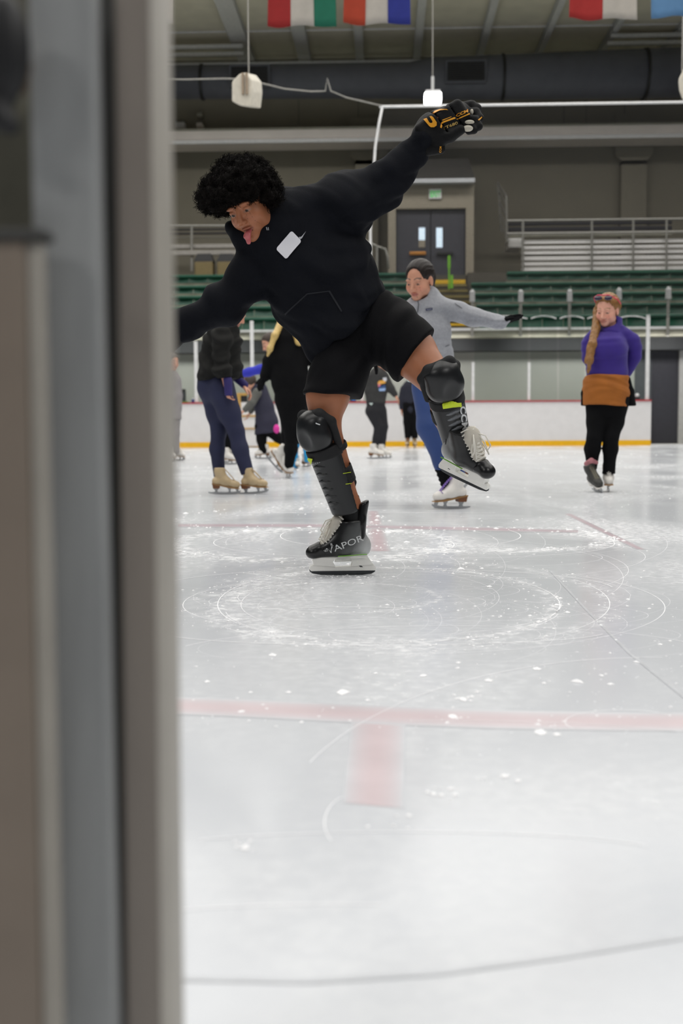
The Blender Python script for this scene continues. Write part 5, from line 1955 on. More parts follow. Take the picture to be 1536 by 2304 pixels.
    def stext(txt, p0, p1, h, sy, nm='skate_lettering', bold=0.0):
        vs, fs, w = text_geo(txt, bold)
        dx, dz = (p1[0] - p0[0]) / w, (p1[1] - p0[1]) / w
        L = math.hypot(p1[0] - p0[0], p1[1] - p0[1])
        ux, uz = -(p1[1] - p0[1]) / L * h / 0.7, (p1[0] - p0[0]) / L * h / 0.7
        if uz < 0: ux, uz = -ux, -uz
        out, ok = [], True
        for q in vs:
            x, z = p0[0] + dx * q.x + ux * q.y, p0[1] + dz * q.x + uz * q.y
            loc, nor, i, d = bv.ray_cast(Vector((x, sy * 0.2, z)), Vector((0, -sy, 0)))
            if loc is None: ok = False; break
            out.append(loc + Vector((0, sy * 0.0012, 0)))
        if ok: child_local(nm, out, fs, M_sl, b)
    for sy in ((1,) if letters else ()):
        sg = 1
        # reads from toe to heel on the side that shows
        stext('VAPOR', (0.052, 0.092), (-0.098, 0.150), 0.026, sy)
        stext('R', (0.040, 0.125), (0.030, 0.128), 0.012, sy)
        stext('ING', (0.070, 0.098), (0.052, 0.106), 0.010, sy)
    # two thin parallel lines on the quarter
    return b


hockey_skate(mat4(frame(IV(-1, 0.0, 0.10), (0.03, 0, 1)), G(763, 1294)), sc=0.93)
fw = IV(0.66, -0.36, 0.66)
upv = IV(-0.02, 0.86, 0.42)
Mx = frame(fw, upv)
hockey_skate(mat4(Mx, J(1048, 1088, -0.06)), letters=False, sc=0.93)
# ================================================================== the other skaters
def skin_of(r, g, b): return srgb(r, g, b)


class Fig:
    def __init__(self, label, foot, d=None, group=None):
        self.base = G(*foot)
        self.d = (self.base - CAM).dot(F_) if d is None else d
        self.s = F / self.d
        self.k = 0.55
        self.o = person(label, self.base if d is None else Vector((P(foot[0], foot[1], d).x, P(foot[0], foot[1], d).y, 0)), group)

    def J(self, x, y, dz=0.0): return P(x, y, self.d + dz)

    def m(self, px): return px / self.s

    def ch(self, s, pts, k=0.03, sq=None):
        """pts: (x, y, dz, radius in pixels)"""
        s.chain([self.J(*p[:3]) for p in pts], [self.m(p[3]) * self.k for p in pts], k * (0.4 if self.k < 1 else 1), sq)
        return s


SQ = (TOW, 0.72)
LIP = srgb(170, 92, 86)

# ------------------------------------------------------------------ grey fleece
g = Fig('person in grey fleece pullover and blue leggings, black gloves held out, looking down', (1005, 1143))
M_fleece = mat('fleece_grey', srgb(150, 152, 158), 0.95, var=0.10, vscale=60, bump=0.35, bscale=160, sheen=0.3)
M_legblue = mat('leggings_blue', srgb(40, 66, 122), 0.75, var=0.08, vscale=8, sheen=0.1)
M_blackc = mat('black_cloth', srgb(13, 13, 15), 0.9, var=0.12, vscale=12, spec=0.15)
M_tee = mat('tee_mint', srgb(206, 220, 216), 0.85)
SK1 = skin_of(206, 150, 124)
gf, gu = IV(-0.52, -0.36, 0.78), IV(-0.16, 0.90, 0.36)
gc = g.J(944, 632, -0.03)
gM = mat4(frame(gf, gu), gc)
s = Sdf()
s.cone(gM @ Vector((-0.02, 0, -0.05)), g.J(962, 685, 0.04), 0.046, 0.055, 0.02)
g.ch(s, [(962, 700, 0.02, 34), (972, 780, 0, 30), (972, 850, 0, 38)], 0.04, SQ)
g.ch(s, [(1000, 695, 0.0, 16), (1066, 715, 0.0, 12), (1124, 725, 0, 8)])
g.ch(s, [(925, 705, 0.0, 16), (872, 755, 0.05, 12), (838, 800, 0, 8)])
g.ch(s, [(985, 850, 0.0, 26), (985, 960, -0.05, 18), (1000, 1040, 0.02, 15), (1016, 1105, 0, 12)])
g.ch(s, [(955, 850, 0.0, 26), (962, 960, 0.05, 18), (1010, 1040, 0.35, 13), (1030, 1075, 0.42, 11)])
hand(s, g.J(1126, 726, 0), IV(0.95, 0.28, 0.1), IV(0.2, -0.9, 0.3), 1, 0.58, 0.05)
hand(s, g.J(838, 800, 0), IV(-0.55, -0.8, 0.1), IV(0.3, -0.2, 0.9), 1, 0.58, 0.05)
body_mesh(g.o, s, 0.009, gM, 1.10, 0.004, SK1, brow=srgb(62, 44, 36), lip=srgb(176, 92, 90), blush=0.10)
g.k = 1.0
# hair drawn back
M_hairbr = mat('hair_dark_brown', srgb(30, 22, 19), 0.5, spec=0.3, var=0.25, vscale=60, stretch=(1, 1, 0.3), bump=0.3, bscale=150)
s = Sdf()
s.ell((-0.016, 0, 0.046), (0.104, 0.083, 0.088))
s.ell((0.100, 0.006, -0.004), (0.072, 0.062, 0.106), op='s', k=0.010)
s.ell((-0.085, 0, 0.000), (0.05, 0.062, 0.07), k=0.03)
s.cone((-0.105, 0, 0.0), (-0.115, 0.01, -0.09), 0.034, 0.028, 0.02)
s.cone((-0.125, 0.01, -0.09), (-0.120, 0.02, -0.17), 0.022, 0.012, 0.02)
s.box((0.035, 0, -0.06), (0.09, 0.2, 0.055), op='s', k=0.02)
for q in (-1, 1):
    s.ell((-0.004, q * 0.085, -0.01), (0.026, 0.03, 0.036), op='s', k=0.01)
s.disp = lambda p: 0.0008 * np.sin(np.arctan2(p[:, 1], p[:, 2] + 0.03) * 34 + 2 * np.sin(p[:, 0] * 40)) + 0.0007 * np.sin(np.arctan2(p[:, 1], p[:, 2] + 0.03) * 83)
sdf_obj('hair', Sdf().sub(s, gM, 1.10), 0.0045, M_hairbr, g.o)
# fleece
s = Sdf()
g.ch(s, [(958, 700, 0.02, 46), (965, 745, 0.0, 43), (972, 800, 0.0, 42), (978, 838, 0.0, 46)], 0.05, SQ)
s.ell(g.J(940, 735, -0.07), (g.m(26), 0.06, g.m(20)), k=0.05)
s.cone(g.J(965, 668, 0.02), g.J(962, 695, 0.02), g.m(25), g.m(34), 0.03)
s.ell(gM @ Vector((0.03, 0, -0.10)), (0.07, 0.06, 0.045), k=0.02, op='s')
g.ch(s, [(990, 692, 0.0, 24), (1030, 702, 0.0, 20), (1066, 713, 0.0, 18.5), (1118, 724, 0, 15)], 0.03)
g.ch(s, [(1117, 724, 0, 16), (1127, 726, 0, 14)], 0.006)
g.ch(s, [(925, 705, 0.0, 26), (874, 758, 0.05, 19), (842, 797, 0, 16)], 0.03)
s.cut(g.J(975, 852, 0), IV(-0.05, -1, 0), 0.008)
wf = wrinkle(0.010, 24, 21, IV(0.1, 0.9, 0.2))
s.disp = wf
fle = sdf_obj('fleece_pullover', s, 0.0075, M_fleece, g.o)
FB = bvh_of([fle])
zp = lambda x, y: (800 + x / 3.84, 560 + y / 3.84)
M_zip = mat('zip_dark', srgb(70, 72, 78), 0.5)
patch('zip', FB, [zp(538, 440), zp(548, 480), zp(538, 540), zp(514, 602), zp(510, 600), zp(531, 538), zp(540, 480), zp(532, 444)], M_zip, g.o, 0.004, 3)
patch('chest_badge', FB, [zp(604, 518), zp(662, 510), zp(662, 528), zp(606, 536)], mat('badge_navy', srgb(44, 48, 78), 0.6), g.o, 0.004, 3)
patch('badge_lettering', FB, [zp(614, 524), zp(654, 518), zp(654, 522), zp(614, 528)], mat('badge_text', srgb(150, 152, 172), 0.6), g.o, 0.0055, 3)
patch('sleeve_zip', FB, [zp(855, 470), zp(885, 490), zp(920, 515), zp(916, 518), zp(880, 495), zp(853, 474)], M_zip, g.o, 0.004, 3)
patch('waist_pocket_zip', FB, [zp(770, 842), zp(806, 826), zp(806, 831), zp(772, 848)], M_zip, g.o, 0.004, 3)
s = Sdf()
g.ch(s, [(958, 838, 0, 44), (958, 862, 0, 42)], 0.02, SQ)
s.cut(g.J(950, 858, 0), IV(0.02, -1, 0), 0.004)
sdf_obj('undershirt', s, 0.009, M_tee, g.o)
s = Sdf()
g.ch(s, [(975, 862, 0.0, 48), (985, 900, 0, 45)], 0.04, SQ)
g.ch(s, [(965, 880, 0.0, 36), (968, 960, -0.05, 29), (998, 1040, 0.0, 22), (1016, 1100, 0, 17)], 0.04)
g.ch(s, [(985, 870, 0.0, 34), (985, 960, 0.10, 27), (1015, 1030, 0.38, 18), (1032, 1070, 0.42, 16)], 0.04)
sdf_obj('leggings', s, 0.009, M_legblue, g.o)
s = Sdf()
g.ch(s, [(1000, 1046, 0.0, 24), (1018, 1100, 0, 22)], 0.02)
s.cut(g.J(1018, 1106, 0), IV(0, -1, 0), 0.004)
s.disp = lambda p: 0.004 * np.sin(p[:, 2] * 210 + p[:, 0] * 40)
sdf_obj('leg_warmer', s, 0.007, M_blackc, g.o)
for w, fd, pn in (((1124, 725, 0), IV(0.95, 0.28, 0.1), IV(0.2, -0.9, 0.3)), ((838, 800, 0), IV(-0.55, -0.8, 0.1), IV(0.3, -0.2, 0.9))):
    s = Sdf()
    wv = g.J(*w)
    s.cone(wv - fd.normalized() * 0.02, wv + fd.normalized() * 0.03, 0.036, 0.034, 0.01)
    hand(s, wv, fd, pn, 1, 0.92, 0.06, 1.35, 0.02)
    sdf_obj('glove', s, 0.006, M_blackc, g.o)
M_laceviolet = mat('lace_violet', srgb(140, 110, 190), 0.8)
fw1 = IV(-0.94, 0, 0.30)
figure_skate(g.o, mat4(frame(fw1, (0, 0, 1)), G(1012, 1145)), M_bootwhite, M_heelbrown, M_solebrown, M_laceviolet, 0.98)
figure_skate(g.o, mat4(frame(IV(-0.6, -0.7, 0.2), IV(-0.6, 0.7, -0.2)), g.J(1046, 1098, 0.46)), M_bootwhite, M_heelbrown, M_solebrown, M_laceviolet, 0.98)

# ------------------------------------------------------------------ purple turtleneck
g = Fig('person in purple turtleneck and mustard skirt, long fair hair over one shoulder, hands behind back', (1352, 1107))
M_purple = mat('knit_purple', srgb(50, 30, 124), 0.85, var=0.10, vscale=10, sheen=0.1)
M_must = mat('skirt_mustard', srgb(158, 92, 28), 0.85, var=0.10, vscale=12)
SK2 = skin_of(226, 168, 146)
gf, gu = IV(-0.55, -0.30, 0.78), IV(-0.10, 0.94, 0.30)
gc = g.J(1366, 699, -0.02)
gM = mat4(frame(gf, gu), gc)
HSC = 1.08
s = Sdf()
s.cone(gM @ Vector((-0.02, 0, -0.05)), g.J(1375, 735, 0.03), 0.05, 0.058, 0.02)
g.ch(s, [(1372, 750, 0.02, 34), (1368, 820, 0, 32), (1366, 880, 0, 38)], 0.04, SQ)
g.ch(s, [(1410, 750, 0.0, 14), (1430, 800, 0.06, 11), (1385, 850, 0.14, 8)])
g.ch(s, [(1332, 752, 0.0, 14), (1322, 800, 0.06, 11), (1360, 850, 0.14, 8)])
g.ch(s, [(1344, 890, 0.0, 24), (1338, 980, 0.0, 15), (1330, 1050, 0.05, 11)])
g.ch(s, [(1388, 890, 0.0, 24), (1374, 980, 0.0, 15), (1369, 1062, 0.05, 11)])
hand(s, g.J(1385, 850, 0.14), IV(-0.9, -0.2, 0), IV(0, 0, -1), 1, 0.95, 0.3)
hand(s, g.J(1360, 850, 0.15), IV(0.9, -0.3, 0), IV(0, 0, -1), -1, 0.95, 0.3)
body_mesh(g.o, s, 0.010, gM, HSC, 0.0045, SK2, brow=srgb(150, 112, 84), lip=srgb(190, 108, 100), blush=0.12)
g.k = 1.0
M_hairfair = mat('hair_strawberry', srgb(140, 98, 50), 0.5, var=0.25, vscale=60, bump=0.4, bscale=150)
s = Sdf()
s.ell((-0.018, 0, 0.044), (0.106, 0.086, 0.090))
s.ell((0.090, -0.010, -0.008), (0.088, 0.098, 0.086), op='s', k=0.02)
s.cone((-0.03, -0.080, 0.0), (-0.05, -0.06, -0.08), 0.028, 0.03, 0.03)
s.cone((-0.055, 0.03, 0.02), (-0.05, 0.03, -0.06), 0.05, 0.03, 0.03)
for q in (1,):
    s.ell((-0.004, q * 0.085, -0.012), (0.024, 0.03, 0.034), op='s', k=0.01)
s.disp = lambda p: 0.0008 * np.sin(np.arctan2(p[:, 1], p[:, 2] + 0.03) * 34 + 2 * np.sin(p[:, 0] * 40)) + 0.0007 * np.sin(np.arctan2(p[:, 1], p[:, 2] + 0.03) * 83)
hh = Sdf().sub(s, gM, HSC)
hh.chain([g.J(1347, 682, 0.04), g.J(1341, 702, 0.04), g.J(1340, 738, -0.04), g.J(1333, 775, -0.13), g.J(1327, 810, -0.15), g.J(1323, 838, -0.13)], [g.m(6), g.m(7), g.m(9), g.m(9), g.m(7), g.m(3)], 0.02)
hh.chain([g.J(1337, 748, -0.08), g.J(1326, 785, -0.12), g.J(1317, 815, -0.12)], [g.m(6), g.m(6), g.m(3)], 0.02)
hh.disp = lambda p: 0.0035 * np.sin(p[:, 0] * 170 + 30 * p[:, 2] + 2 * np.sin(p[:, 2] * 25)) * np.sin(p[:, 1] * 140)
sdf_obj('hair', hh, 0.006, M_hairfair, g.o)
# sunglasses pushed up
M_pinkf = mat('frame_pink', srgb(206, 50, 84), 0.4)
M_lens = mat('lens_dark', srgb(36, 24, 56), 0.1, spec=0.8)
def hd(x, y, z): return gM @ (Vector((x, y, z)) * HSC)
mb = MB()
mb.tube([hd(0.062, 0.075, 0.112), hd(0.02, 0.092, 0.085), hd(-0.03, 0.096, 0.045)], 0.005, 6)
mb.tube([hd(0.062, -0.075, 0.112), hd(0.02, -0.092, 0.085), hd(-0.03, -0.096, 0.045)], 0.005, 6)
mb.tube([hd(0.062, 0.075, 0.112), hd(0.076, 0.04, 0.130), hd(0.078, 0.0, 0.128), hd(0.076, -0.04, 0.130), hd(0.062, -0.075, 0.112)], 0.005, 6)
sg = mb.build('sunglasses', M_pinkf, g.o, smooth=True)
sg['label'] = 'pink framed sunglasses pushed up on the hair'
s = Sdf()
for q in (-1, 1):
    s.ell(hd(0.076, q * 0.040, 0.108), (0.034, 0.012, 0.022), np.array(frame(gM.to_3x3() @ Vector((0, 1, 0)), gM.to_3x3() @ Vector((-0.6, 0, 1)))), k=0.002)
l = sdf_obj('lens', s, 0.005, M_lens, None)
l.parent = sg
l.location = -Vector(parent_loc(g.o))
# turtleneck
s = Sdf()
g.ch(s, [(1374, 764, 0.03, 37), (1366, 790, -0.02, 41), (1365, 825, 0.0, 41), (1366, 852, 0.0, 46)], 0.05, (TOW, 0.8))
for x in (1348, 1382):
    s.ell(g.J(x, 784, -0.085), (g.m(20), 0.075, g.m(19)), k=0.05)
s.cone(g.J(1381, 735, 0.06), g.J(1376, 750, 0.04), g.m(16), g.m(26), 0.02)
g.ch(s, [(1392, 752, 0.02, 21), (1420, 768, 0.03, 19), (1426, 785, 0.05, 17), (1426, 802, 0.06, 16), (1408, 836, 0.12, 13), (1390, 850, 0.15, 11)], 0.012)
g.ch(s, [(1350, 752, 0.02, 20), (1330, 768, 0.02, 18), (1325, 785, 0.03, 16), (1323, 805, 0.08, 14), (1345, 838, 0.15, 12)], 0.012)
s.ell(gM @ Vector((0.065, 0, -0.105)), (0.10, 0.085, 0.065), k=0.015, op='s')
s.cut(g.J(1366, 849, 0), IV(0.0, -1, 0), 0.008)
s.disp = wrinkle(0.012, 24, 31, IV(0.2, 0.9, 0.1))
sdf_obj('turtleneck', s, 0.0085, M_purple, g.o)
s = Sdf()
s.cone(g.J(1382, 716, 0.04), g.J(1374, 752, 0.01), g.m(17.5), g.m(27), 0.02)
s.ell(gM @ Vector((0.05, 0, -0.075)), (0.095, 0.066, 0.055), k=0.006, op='s')
s.cut(g.J(1383, 709, 0.04), IV(0.35, 1, 0.25), 0.006)
s.cut(g.J(1374, 757, 0.01), IV(0, -1, 0), 0.006)
sdf_obj('rolled_collar', s, 0.006, M_purple, g.o)
# skirt: mustard front, black side panels
s = Sdf()
g.ch(s, [(1365, 850, 0.0, 46), (1361, 880, 0.0, 49), (1358, 930, 0.0, 49)], 0.03, (TOW, 0.85))
s.cut(g.J(1368, 847, 0), IV(0, 1, 0), 0.004)
s.cut(g.J(1368, 912, 0), IV(-0.01, -1, 0), 0.004)
s.disp = wrinkle(0.010, 28, 41, IV(0.0, 1, 0.1))
sdf_obj('skirt', s, 0.008, M_must, g.o)
for sx, pts in ((-1, [(1318, 852, 4), (1312, 885, 5), (1312, 910, 6)]), (1, [(1413, 852, 5), (1417, 880, 8), (1420, 914, 11)])):
    s = Sdf()
    g.ch(s, [(x, y, 0.0, r) for x, y, r in pts], 0.02)
    s.cut(g.J(1368, 913, 0), IV(0, -1, 0), 0.004)
    sdf_obj('skirt_side_panel', s, 0.007, M_blackc, g.o)
s = Sdf()
g.ch(s, [(1367, 880, 0.0, 46), (1367, 905, 0.0, 44)], 0.04, SQ)
g.ch(s, [(1345, 900, 0.0, 29), (1342, 950, 0.0, 23), (1337, 984, -0.02, 17), (1332, 1010, 0.03, 18), (1331, 1050, 0.05, 12)], 0.02)
g.ch(s, [(1386, 900, 0.0, 29), (1381, 950, 0.0, 22), (1374, 984, -0.02, 17), (1373, 1010, 0.02, 17), (1370, 1048, 0.05, 13), (1369, 1066, 0.05, 15)], 0.02)
s.cut(g.J(1370, 1066, 0), IV(0, -1, 0), 0.004)
sdf_obj('leggings', s, 0.008, M_blackc, g.o)
M_bootgrey = mat('boot_charcoal', srgb(56, 56, 54), 0.6, var=0.2, vscale=30)
M_lacegrey = mat('lace_grey', srgb(140, 136, 120), 0.8)
fwp = IV(0.40, 0, 0.92)
b = figure_skate(g.o, mat4(frame(IV(0.10, -0.12, 0.98), IV(-0.30, 0.95, 0.0)), G(1345, 1107)), M_bootgrey, M_bootwhite, M_bootwhite, M_lacegrey, 1.0)
b['label'] = 'charcoal skate with grey laces'
s = Sdf().chain([g.J(1318, 1043, -0.06), g.J(1330, 1036, -0.08), g.J(1342, 1041, -0.04)], [g.m(5), g.m(5.5), g.m(4)], 0.01)
sdf_obj('boot_collar', s, 0.006, mat('collar_pinkgrey', srgb(168, 110, 116), 0.8, var=0.25, vscale=30), g.o)
figure_skate(g.o, mat4(frame(IV(-0.16, 0, 0.99), (0, 0, 1)), G(1368, 1106)), M_bootwhite, M_heelbrown, M_solebrown, M_bootwhite, 1.0)

# ------------------------------------------------------------------ black jacket, tan skates
g = Fig('person in black jacket, navy leggings and tan skates standing side-on below the dark sleeve', (520, 1110))
M_jack = mat('jacket_black', srgb(26, 26, 25), 0.85, var=0.2, vscale=14, spec=0.2)
M_navy = mat('leggings_navy', srgb(30, 34, 64), 0.8, var=0.1)
M_pslv = mat('sleeve_violet', srgb(46, 38, 100), 0.8)
SK3 = skin_of(214, 156, 130)
gM = mat4(frame(IV(0.86, -0.45, 0.2), IV(0.40, 0.88, 0.1)), g.J(524, 704, 0))
s = Sdf()
s.cone(gM @ Vector((-0.02, 0, -0.05)), g.J(505, 735, 0.0), 0.05, 0.055, 0.02)
g.ch(s, [(500, 750, 0.0, 28), (488, 810, 0, 26), (484, 860, 0, 32)], 0.04)
g.ch(s, [(500, 760, -0.14, 13), (498, 830, -0.18, 10), (513, 893, -0.20, 7)])
g.ch(s, [(510, 760, 0.10, 13), (520, 825, 0.12, 10), (548, 868, 0.05, 7)])
g.ch(s, [(495, 870, -0.05, 26), (528, 960, -0.05, 16), (558, 1070, -0.05, 10)])
g.ch(s, [(480, 870, 0.05, 26), (490, 960, 0.05, 16), (493, 1070, 0.05, 10)])
hand(s, g.J(514, 880, -0.20), IV(0.15, -1, 0), IV(1, 0.1, 0), 1, 0.62, 1.0)
hand(s, g.J(546, 868, 0.05), IV(0.7, -0.7, 0), IV(-0.6, -0.7, 0.2), 1, 0.95, 0.7)
body_mesh(g.o, s, 0.010, gM, 1.06, 0.005, SK3, brow=srgb(60, 42, 34))
g.k = 1.0
s = Sdf()
s.ell((-0.020, 0, 0.044), (0.106, 0.088, 0.090))
s.ell((0.095, 0, -0.012), (0.080, 0.13, 0.090), op='s', k=0.02)
sdf_obj('hair', Sdf().sub(s, gM, 1.06), 0.009, M_hairbr, g.o)
s = Sdf()
g.ch(s, [(503, 745, 0.0, 34), (497, 785, 0, 40), (495, 825, 0, 42), (492, 846, 0, 43)], 0.05, (TOW, 0.85))
s.cone(g.J(509, 728, 0), g.J(506, 744, 0), g.m(19), g.m(26), 0.03)
s.ell(g.J(472, 845, 0), (g.m(26), 0.16, g.m(20)), k=0.04)
g.ch(s, [(500, 752, -0.13, 19), (497, 800, -0.17, 17), (500, 835, -0.19, 15), (512, 862, -0.20, 12)], 0.02)
g.ch(s, [(512, 755, 0.12, 18), (520, 820, 0.14, 15), (536, 852, 0.08, 12)], 0.02)
s.cut(g.J(490, 856, 0), IV(0.1, -1, 0), 0.01)
s.disp = wrinkle(0.014, 22, 51, IV(0.1, 1, 0.1))
sdf_obj('jacket', s, 0.009, M_jack, g.o)
s = Sdf()
g.ch(s, [(512, 855, -0.20, 10), (514, 890, -0.20, 8.5)], 0.01)
s.cut(g.J(514, 891, -0.2), IV(0, -1, 0), 0.003)
sdf_obj('sleeve_cuff', s, 0.008, M_pslv, g.o)
s = Sdf()
g.ch(s, [(532, 850, 0.08, 10), (550, 866, 0.05, 9)], 0.01)
sdf_obj('sleeve_cuff', s, 0.008, M_pslv, g.o)
s = Sdf()
g.ch(s, [(480, 850, 0.0, 36), (480, 872, 0, 37)], 0.04, (TOW, 0.9))
g.ch(s, [(496, 872, -0.06, 32), (516, 930, -0.06, 25), (531, 970, -0.06, 18), (540, 1010, -0.06, 18), (560, 1076, -0.06, 14)], 0.03)
g.ch(s, [(478, 872, 0.06, 32), (488, 930, 0.06, 24), (492, 970, 0.06, 17), (488, 1010, 0.06, 16.5), (493, 1068, 0.06, 13)], 0.03)
s.cut(g.J(493, 1076, 0), IV(0.12, -1, 0), 0.004)
sdf_obj('leggings', s, 0.009, M_navy, g.o)
figure_skate(g.o, mat4(frame(IV(0.98, 0, -0.1), (0, 0, 1)), G(507, 1112)), M_boottan, M_heelbrown, M_solebrown, M_boottan, 0.93)
figure_skate(g.o, mat4(frame(IV(0.93, 0.06, 0.3), (0, 0, 1)), G(573, 1111)), M_boottan, M_heelbrown, M_solebrown, M_boottan, 0.93)

# ------------------------------------------------------------------ blonde in black, seen from behind
g = Fig('fair-haired person all in black with white skates, seen from behind under the hoodie hem', (648, 1077))
SK4 = skin_of(214, 160, 134)
gM = mat4(frame(IV(-0.6, -0.4, -0.6), IV(-0.35, 0.9, 0)), g.J(648, 722, 0))
s = Sdf()
s.cone(gM @ Vector((-0.02, 0, -0.05)), g.J(655, 750, 0), 0.05, 0.06, 0.02)
g.ch(s, [(652, 775, 0, 28), (650, 830, 0, 25), (655, 880, 0, 28)], 0.04)
g.ch(s, [(620, 780, 0, 10), (605, 820, 0.03, 8), (592, 850, 0.0, 6)])
g.ch(s, [(685, 775, 0, 10), (712, 812, 0, 8), (730, 845, 0.05, 6)])
g.ch(s, [(655, 885, 0, 20), (655, 960, 0, 12), (650, 1042, 0, 8)])
g.ch(s, [(668, 885, 0.04, 20), (668, 965, -0.05, 12), (640, 1020, 0.3, 8)])
hand(s, g.J(594, 848, 0), IV(-0.4, -0.9, 0), IV(0.5, 0, -0.8), 1, 0.7, 0.3)
hand(s, g.J(730, 842, 0.05), IV(0.5, -0.8, 0), IV(0.5, 0, -0.8), -1, 0.7, 0.3)
body_mesh(g.o, s, 0.012, gM, 1.06, 0.008, SK4)
g.k = 1.0
M_hairbl = mat('hair_blond', srgb(206, 176, 110), 0.5, var=0.2, vscale=60)
s = Sdf()
s.sub((lambda q: (q.ell((-0.020, 0, 0.040), (0.112, 0.094, 0.098)), q)[1])(Sdf()), gM, 1.06)
g.ch(s, [(632, 730, -0.02, 10), (618, 755, -0.14, 7), (607, 785, -0.16, 6), (602, 800, -0.15, 3)], 0.03)
g.ch(s, [(660, 735, -0.08, 10), (672, 770, -0.13, 7), (674, 772, -0.13, 5)], 0.03)
sdf_obj('hair', s, 0.009, M_hairbl, g.o)
s = Sdf()
g.ch(s, [(648, 768, 0, 36), (648, 810, 0, 38), (652, 850, 0, 40), (656, 880, 0, 38)], 0.05, (TOW, 0.75))
g.ch(s, [(625, 775, 0, 20), (607, 815, 0.02, 15), (596, 845, 0, 12)], 0.03)
g.ch(s, [(680, 775, 0, 20), (705, 805, 0, 16), (728, 838, 0.05, 12)], 0.03)
s.disp = wrinkle(0.007, 18, 61)
sdf_obj('jacket', s, 0.011, M_blackc, g.o)
for p, fd, sd in (((594, 848, 0), IV(-0.4, -0.9, 0), 1), ((730, 842, 0.05), IV(0.5, -0.8, 0), -1)):
    s = Sdf()
    hand(s, g.J(*p), fd, IV(0.5, 0, -0.8), sd, 0.95, 0.3, 1.4, 0.02)
    sdf_obj('glove', s, 0.009, M_blackc, g.o)
s = Sdf()
g.ch(s, [(655, 875, 0, 38), (656, 895, 0, 37)], 0.04, (TOW, 0.8))
g.ch(s, [(645, 900, 0, 27), (652, 955, 0, 19), (655, 985, 0, 14), (655, 1010, 0, 14), (650, 1044, 0, 11)], 0.03)
g.ch(s, [(668, 900, 0.04, 26), (672, 955, -0.03, 18), (666, 985, 0.05, 13), (642, 1015, 0.28, 10)], 0.03)
sdf_obj('leggings', s, 0.011, M_blackc, g.o)
figure_skate(g.o, mat4(frame(IV(0.25, 0, 0.97), (0, 0, 1)), G(649, 1076)), M_bootwhite, M_bootwhite, M_solebrown, M_lacew, 1.0)
figure_skate(g.o, mat4(frame(IV(0.55, -0.62, 0.1), IV(0.62, 0.62, 0.2)), g.J(614, 1046, 0.3)), M_bootwhite, M_bootwhite, M_solebrown, M_lacew, 1.0)

# ------------------------------------------------------------------ reaching blue sleeve
g = Fig('person reaching out a bright blue sleeve, mostly hidden behind the fair-haired skater', (628, 1052))
M_blueslv = mat('top_blue', srgb(48, 54, 184), 0.8, var=0.08)
gM = mat4(frame(IV(-0.85, -0.45, 0.2), IV(-0.30, 0.92, 0)), g.J(608, 773, 0))
s = Sdf()
s.cone(gM @ Vector((-0.02, 0, -0.05)), g.J(622, 800, 0), 0.05, 0.055, 0.02)
g.ch(s, [(640, 825, 0, 22), (650, 870, 0, 20), (652, 910, 0, 22)], 0.04)
g.ch(s, [(612, 822, 0, 9), (580, 832, -0.02, 7), (545, 842, 0, 5)])
g.ch(s, [(655, 822, 0, 9), (668, 860, 0, 7), (668, 900, 0, 5)])
g.ch(s, [(646, 915, 0, 17), (646, 975, 0, 10), (640, 1035, 0, 7)])
g.ch(s, [(658, 915, 0, 17), (658, 975, 0, 10), (656, 1035, 0, 7)])
hand(s, g.J(545, 842, 0), IV(-1, -0.2, 0), IV(0, -1, 0), 1, 0.95, 0.3)
hand(s, g.J(668, 900, 0), IV(0, -1, 0), IV(-1, 0, 0), 1, 0.95, 0.3)
body_mesh(g.o, s, 0.014, gM, 1.06, 0.008, SK4)
g.k = 1.0
s = Sdf()
s.ell((-0.020, 0, 0.042), (0.108, 0.092, 0.094))
s.ell((0.095, 0, -0.020), (0.085, 0.13, 0.090), op='s', k=0.02)
sdf_obj('hair', Sdf().sub(s, gM, 1.06), 0.011, mat('hair_brown', srgb(62, 50, 42), 0.6, var=0.2), g.o)
s = Sdf()
g.ch(s, [(640, 820, 0, 25), (650, 870, 0, 24), (652, 905, 0, 26)], 0.04, (TOW, 0.8))
g.ch(s, [(615, 824, 0, 14), (585, 831, -0.02, 10), (560, 837, -0.01, 9.5), (541, 842, 0, 8)], 0.03)
g.ch(s, [(655, 824, 0, 13), (668, 860, 0, 10), (668, 895, 0, 8)], 0.03)
sdf_obj('sweater', s, 0.012, M_blueslv, g.o)
s = Sdf()
g.ch(s, [(646, 908, 0, 20), (646, 975, 0, 13), (640, 1030, 0, 9)], 0.03)
g.ch(s, [(658, 908, 0, 20), (658, 975, 0, 13), (656, 1030, 0, 9)], 0.03)
sdf_obj('leggings', s, 0.013, M_blackc, g.o)
figure_skate(g.o, mat4(frame(IV(-0.6, 0, 0.7), (0, 0, 1)), G(640, 1052)), M_bootwhite, M_heelbrown, M_solebrown, M_lacew, 1.0)
figure_skate(g.o, mat4(frame(IV(-0.6, 0, 0.7), (0, 0, 1)), G(656, 1050)), M_bootwhite, M_heelbrown, M_solebrown, M_lacew, 1.0)

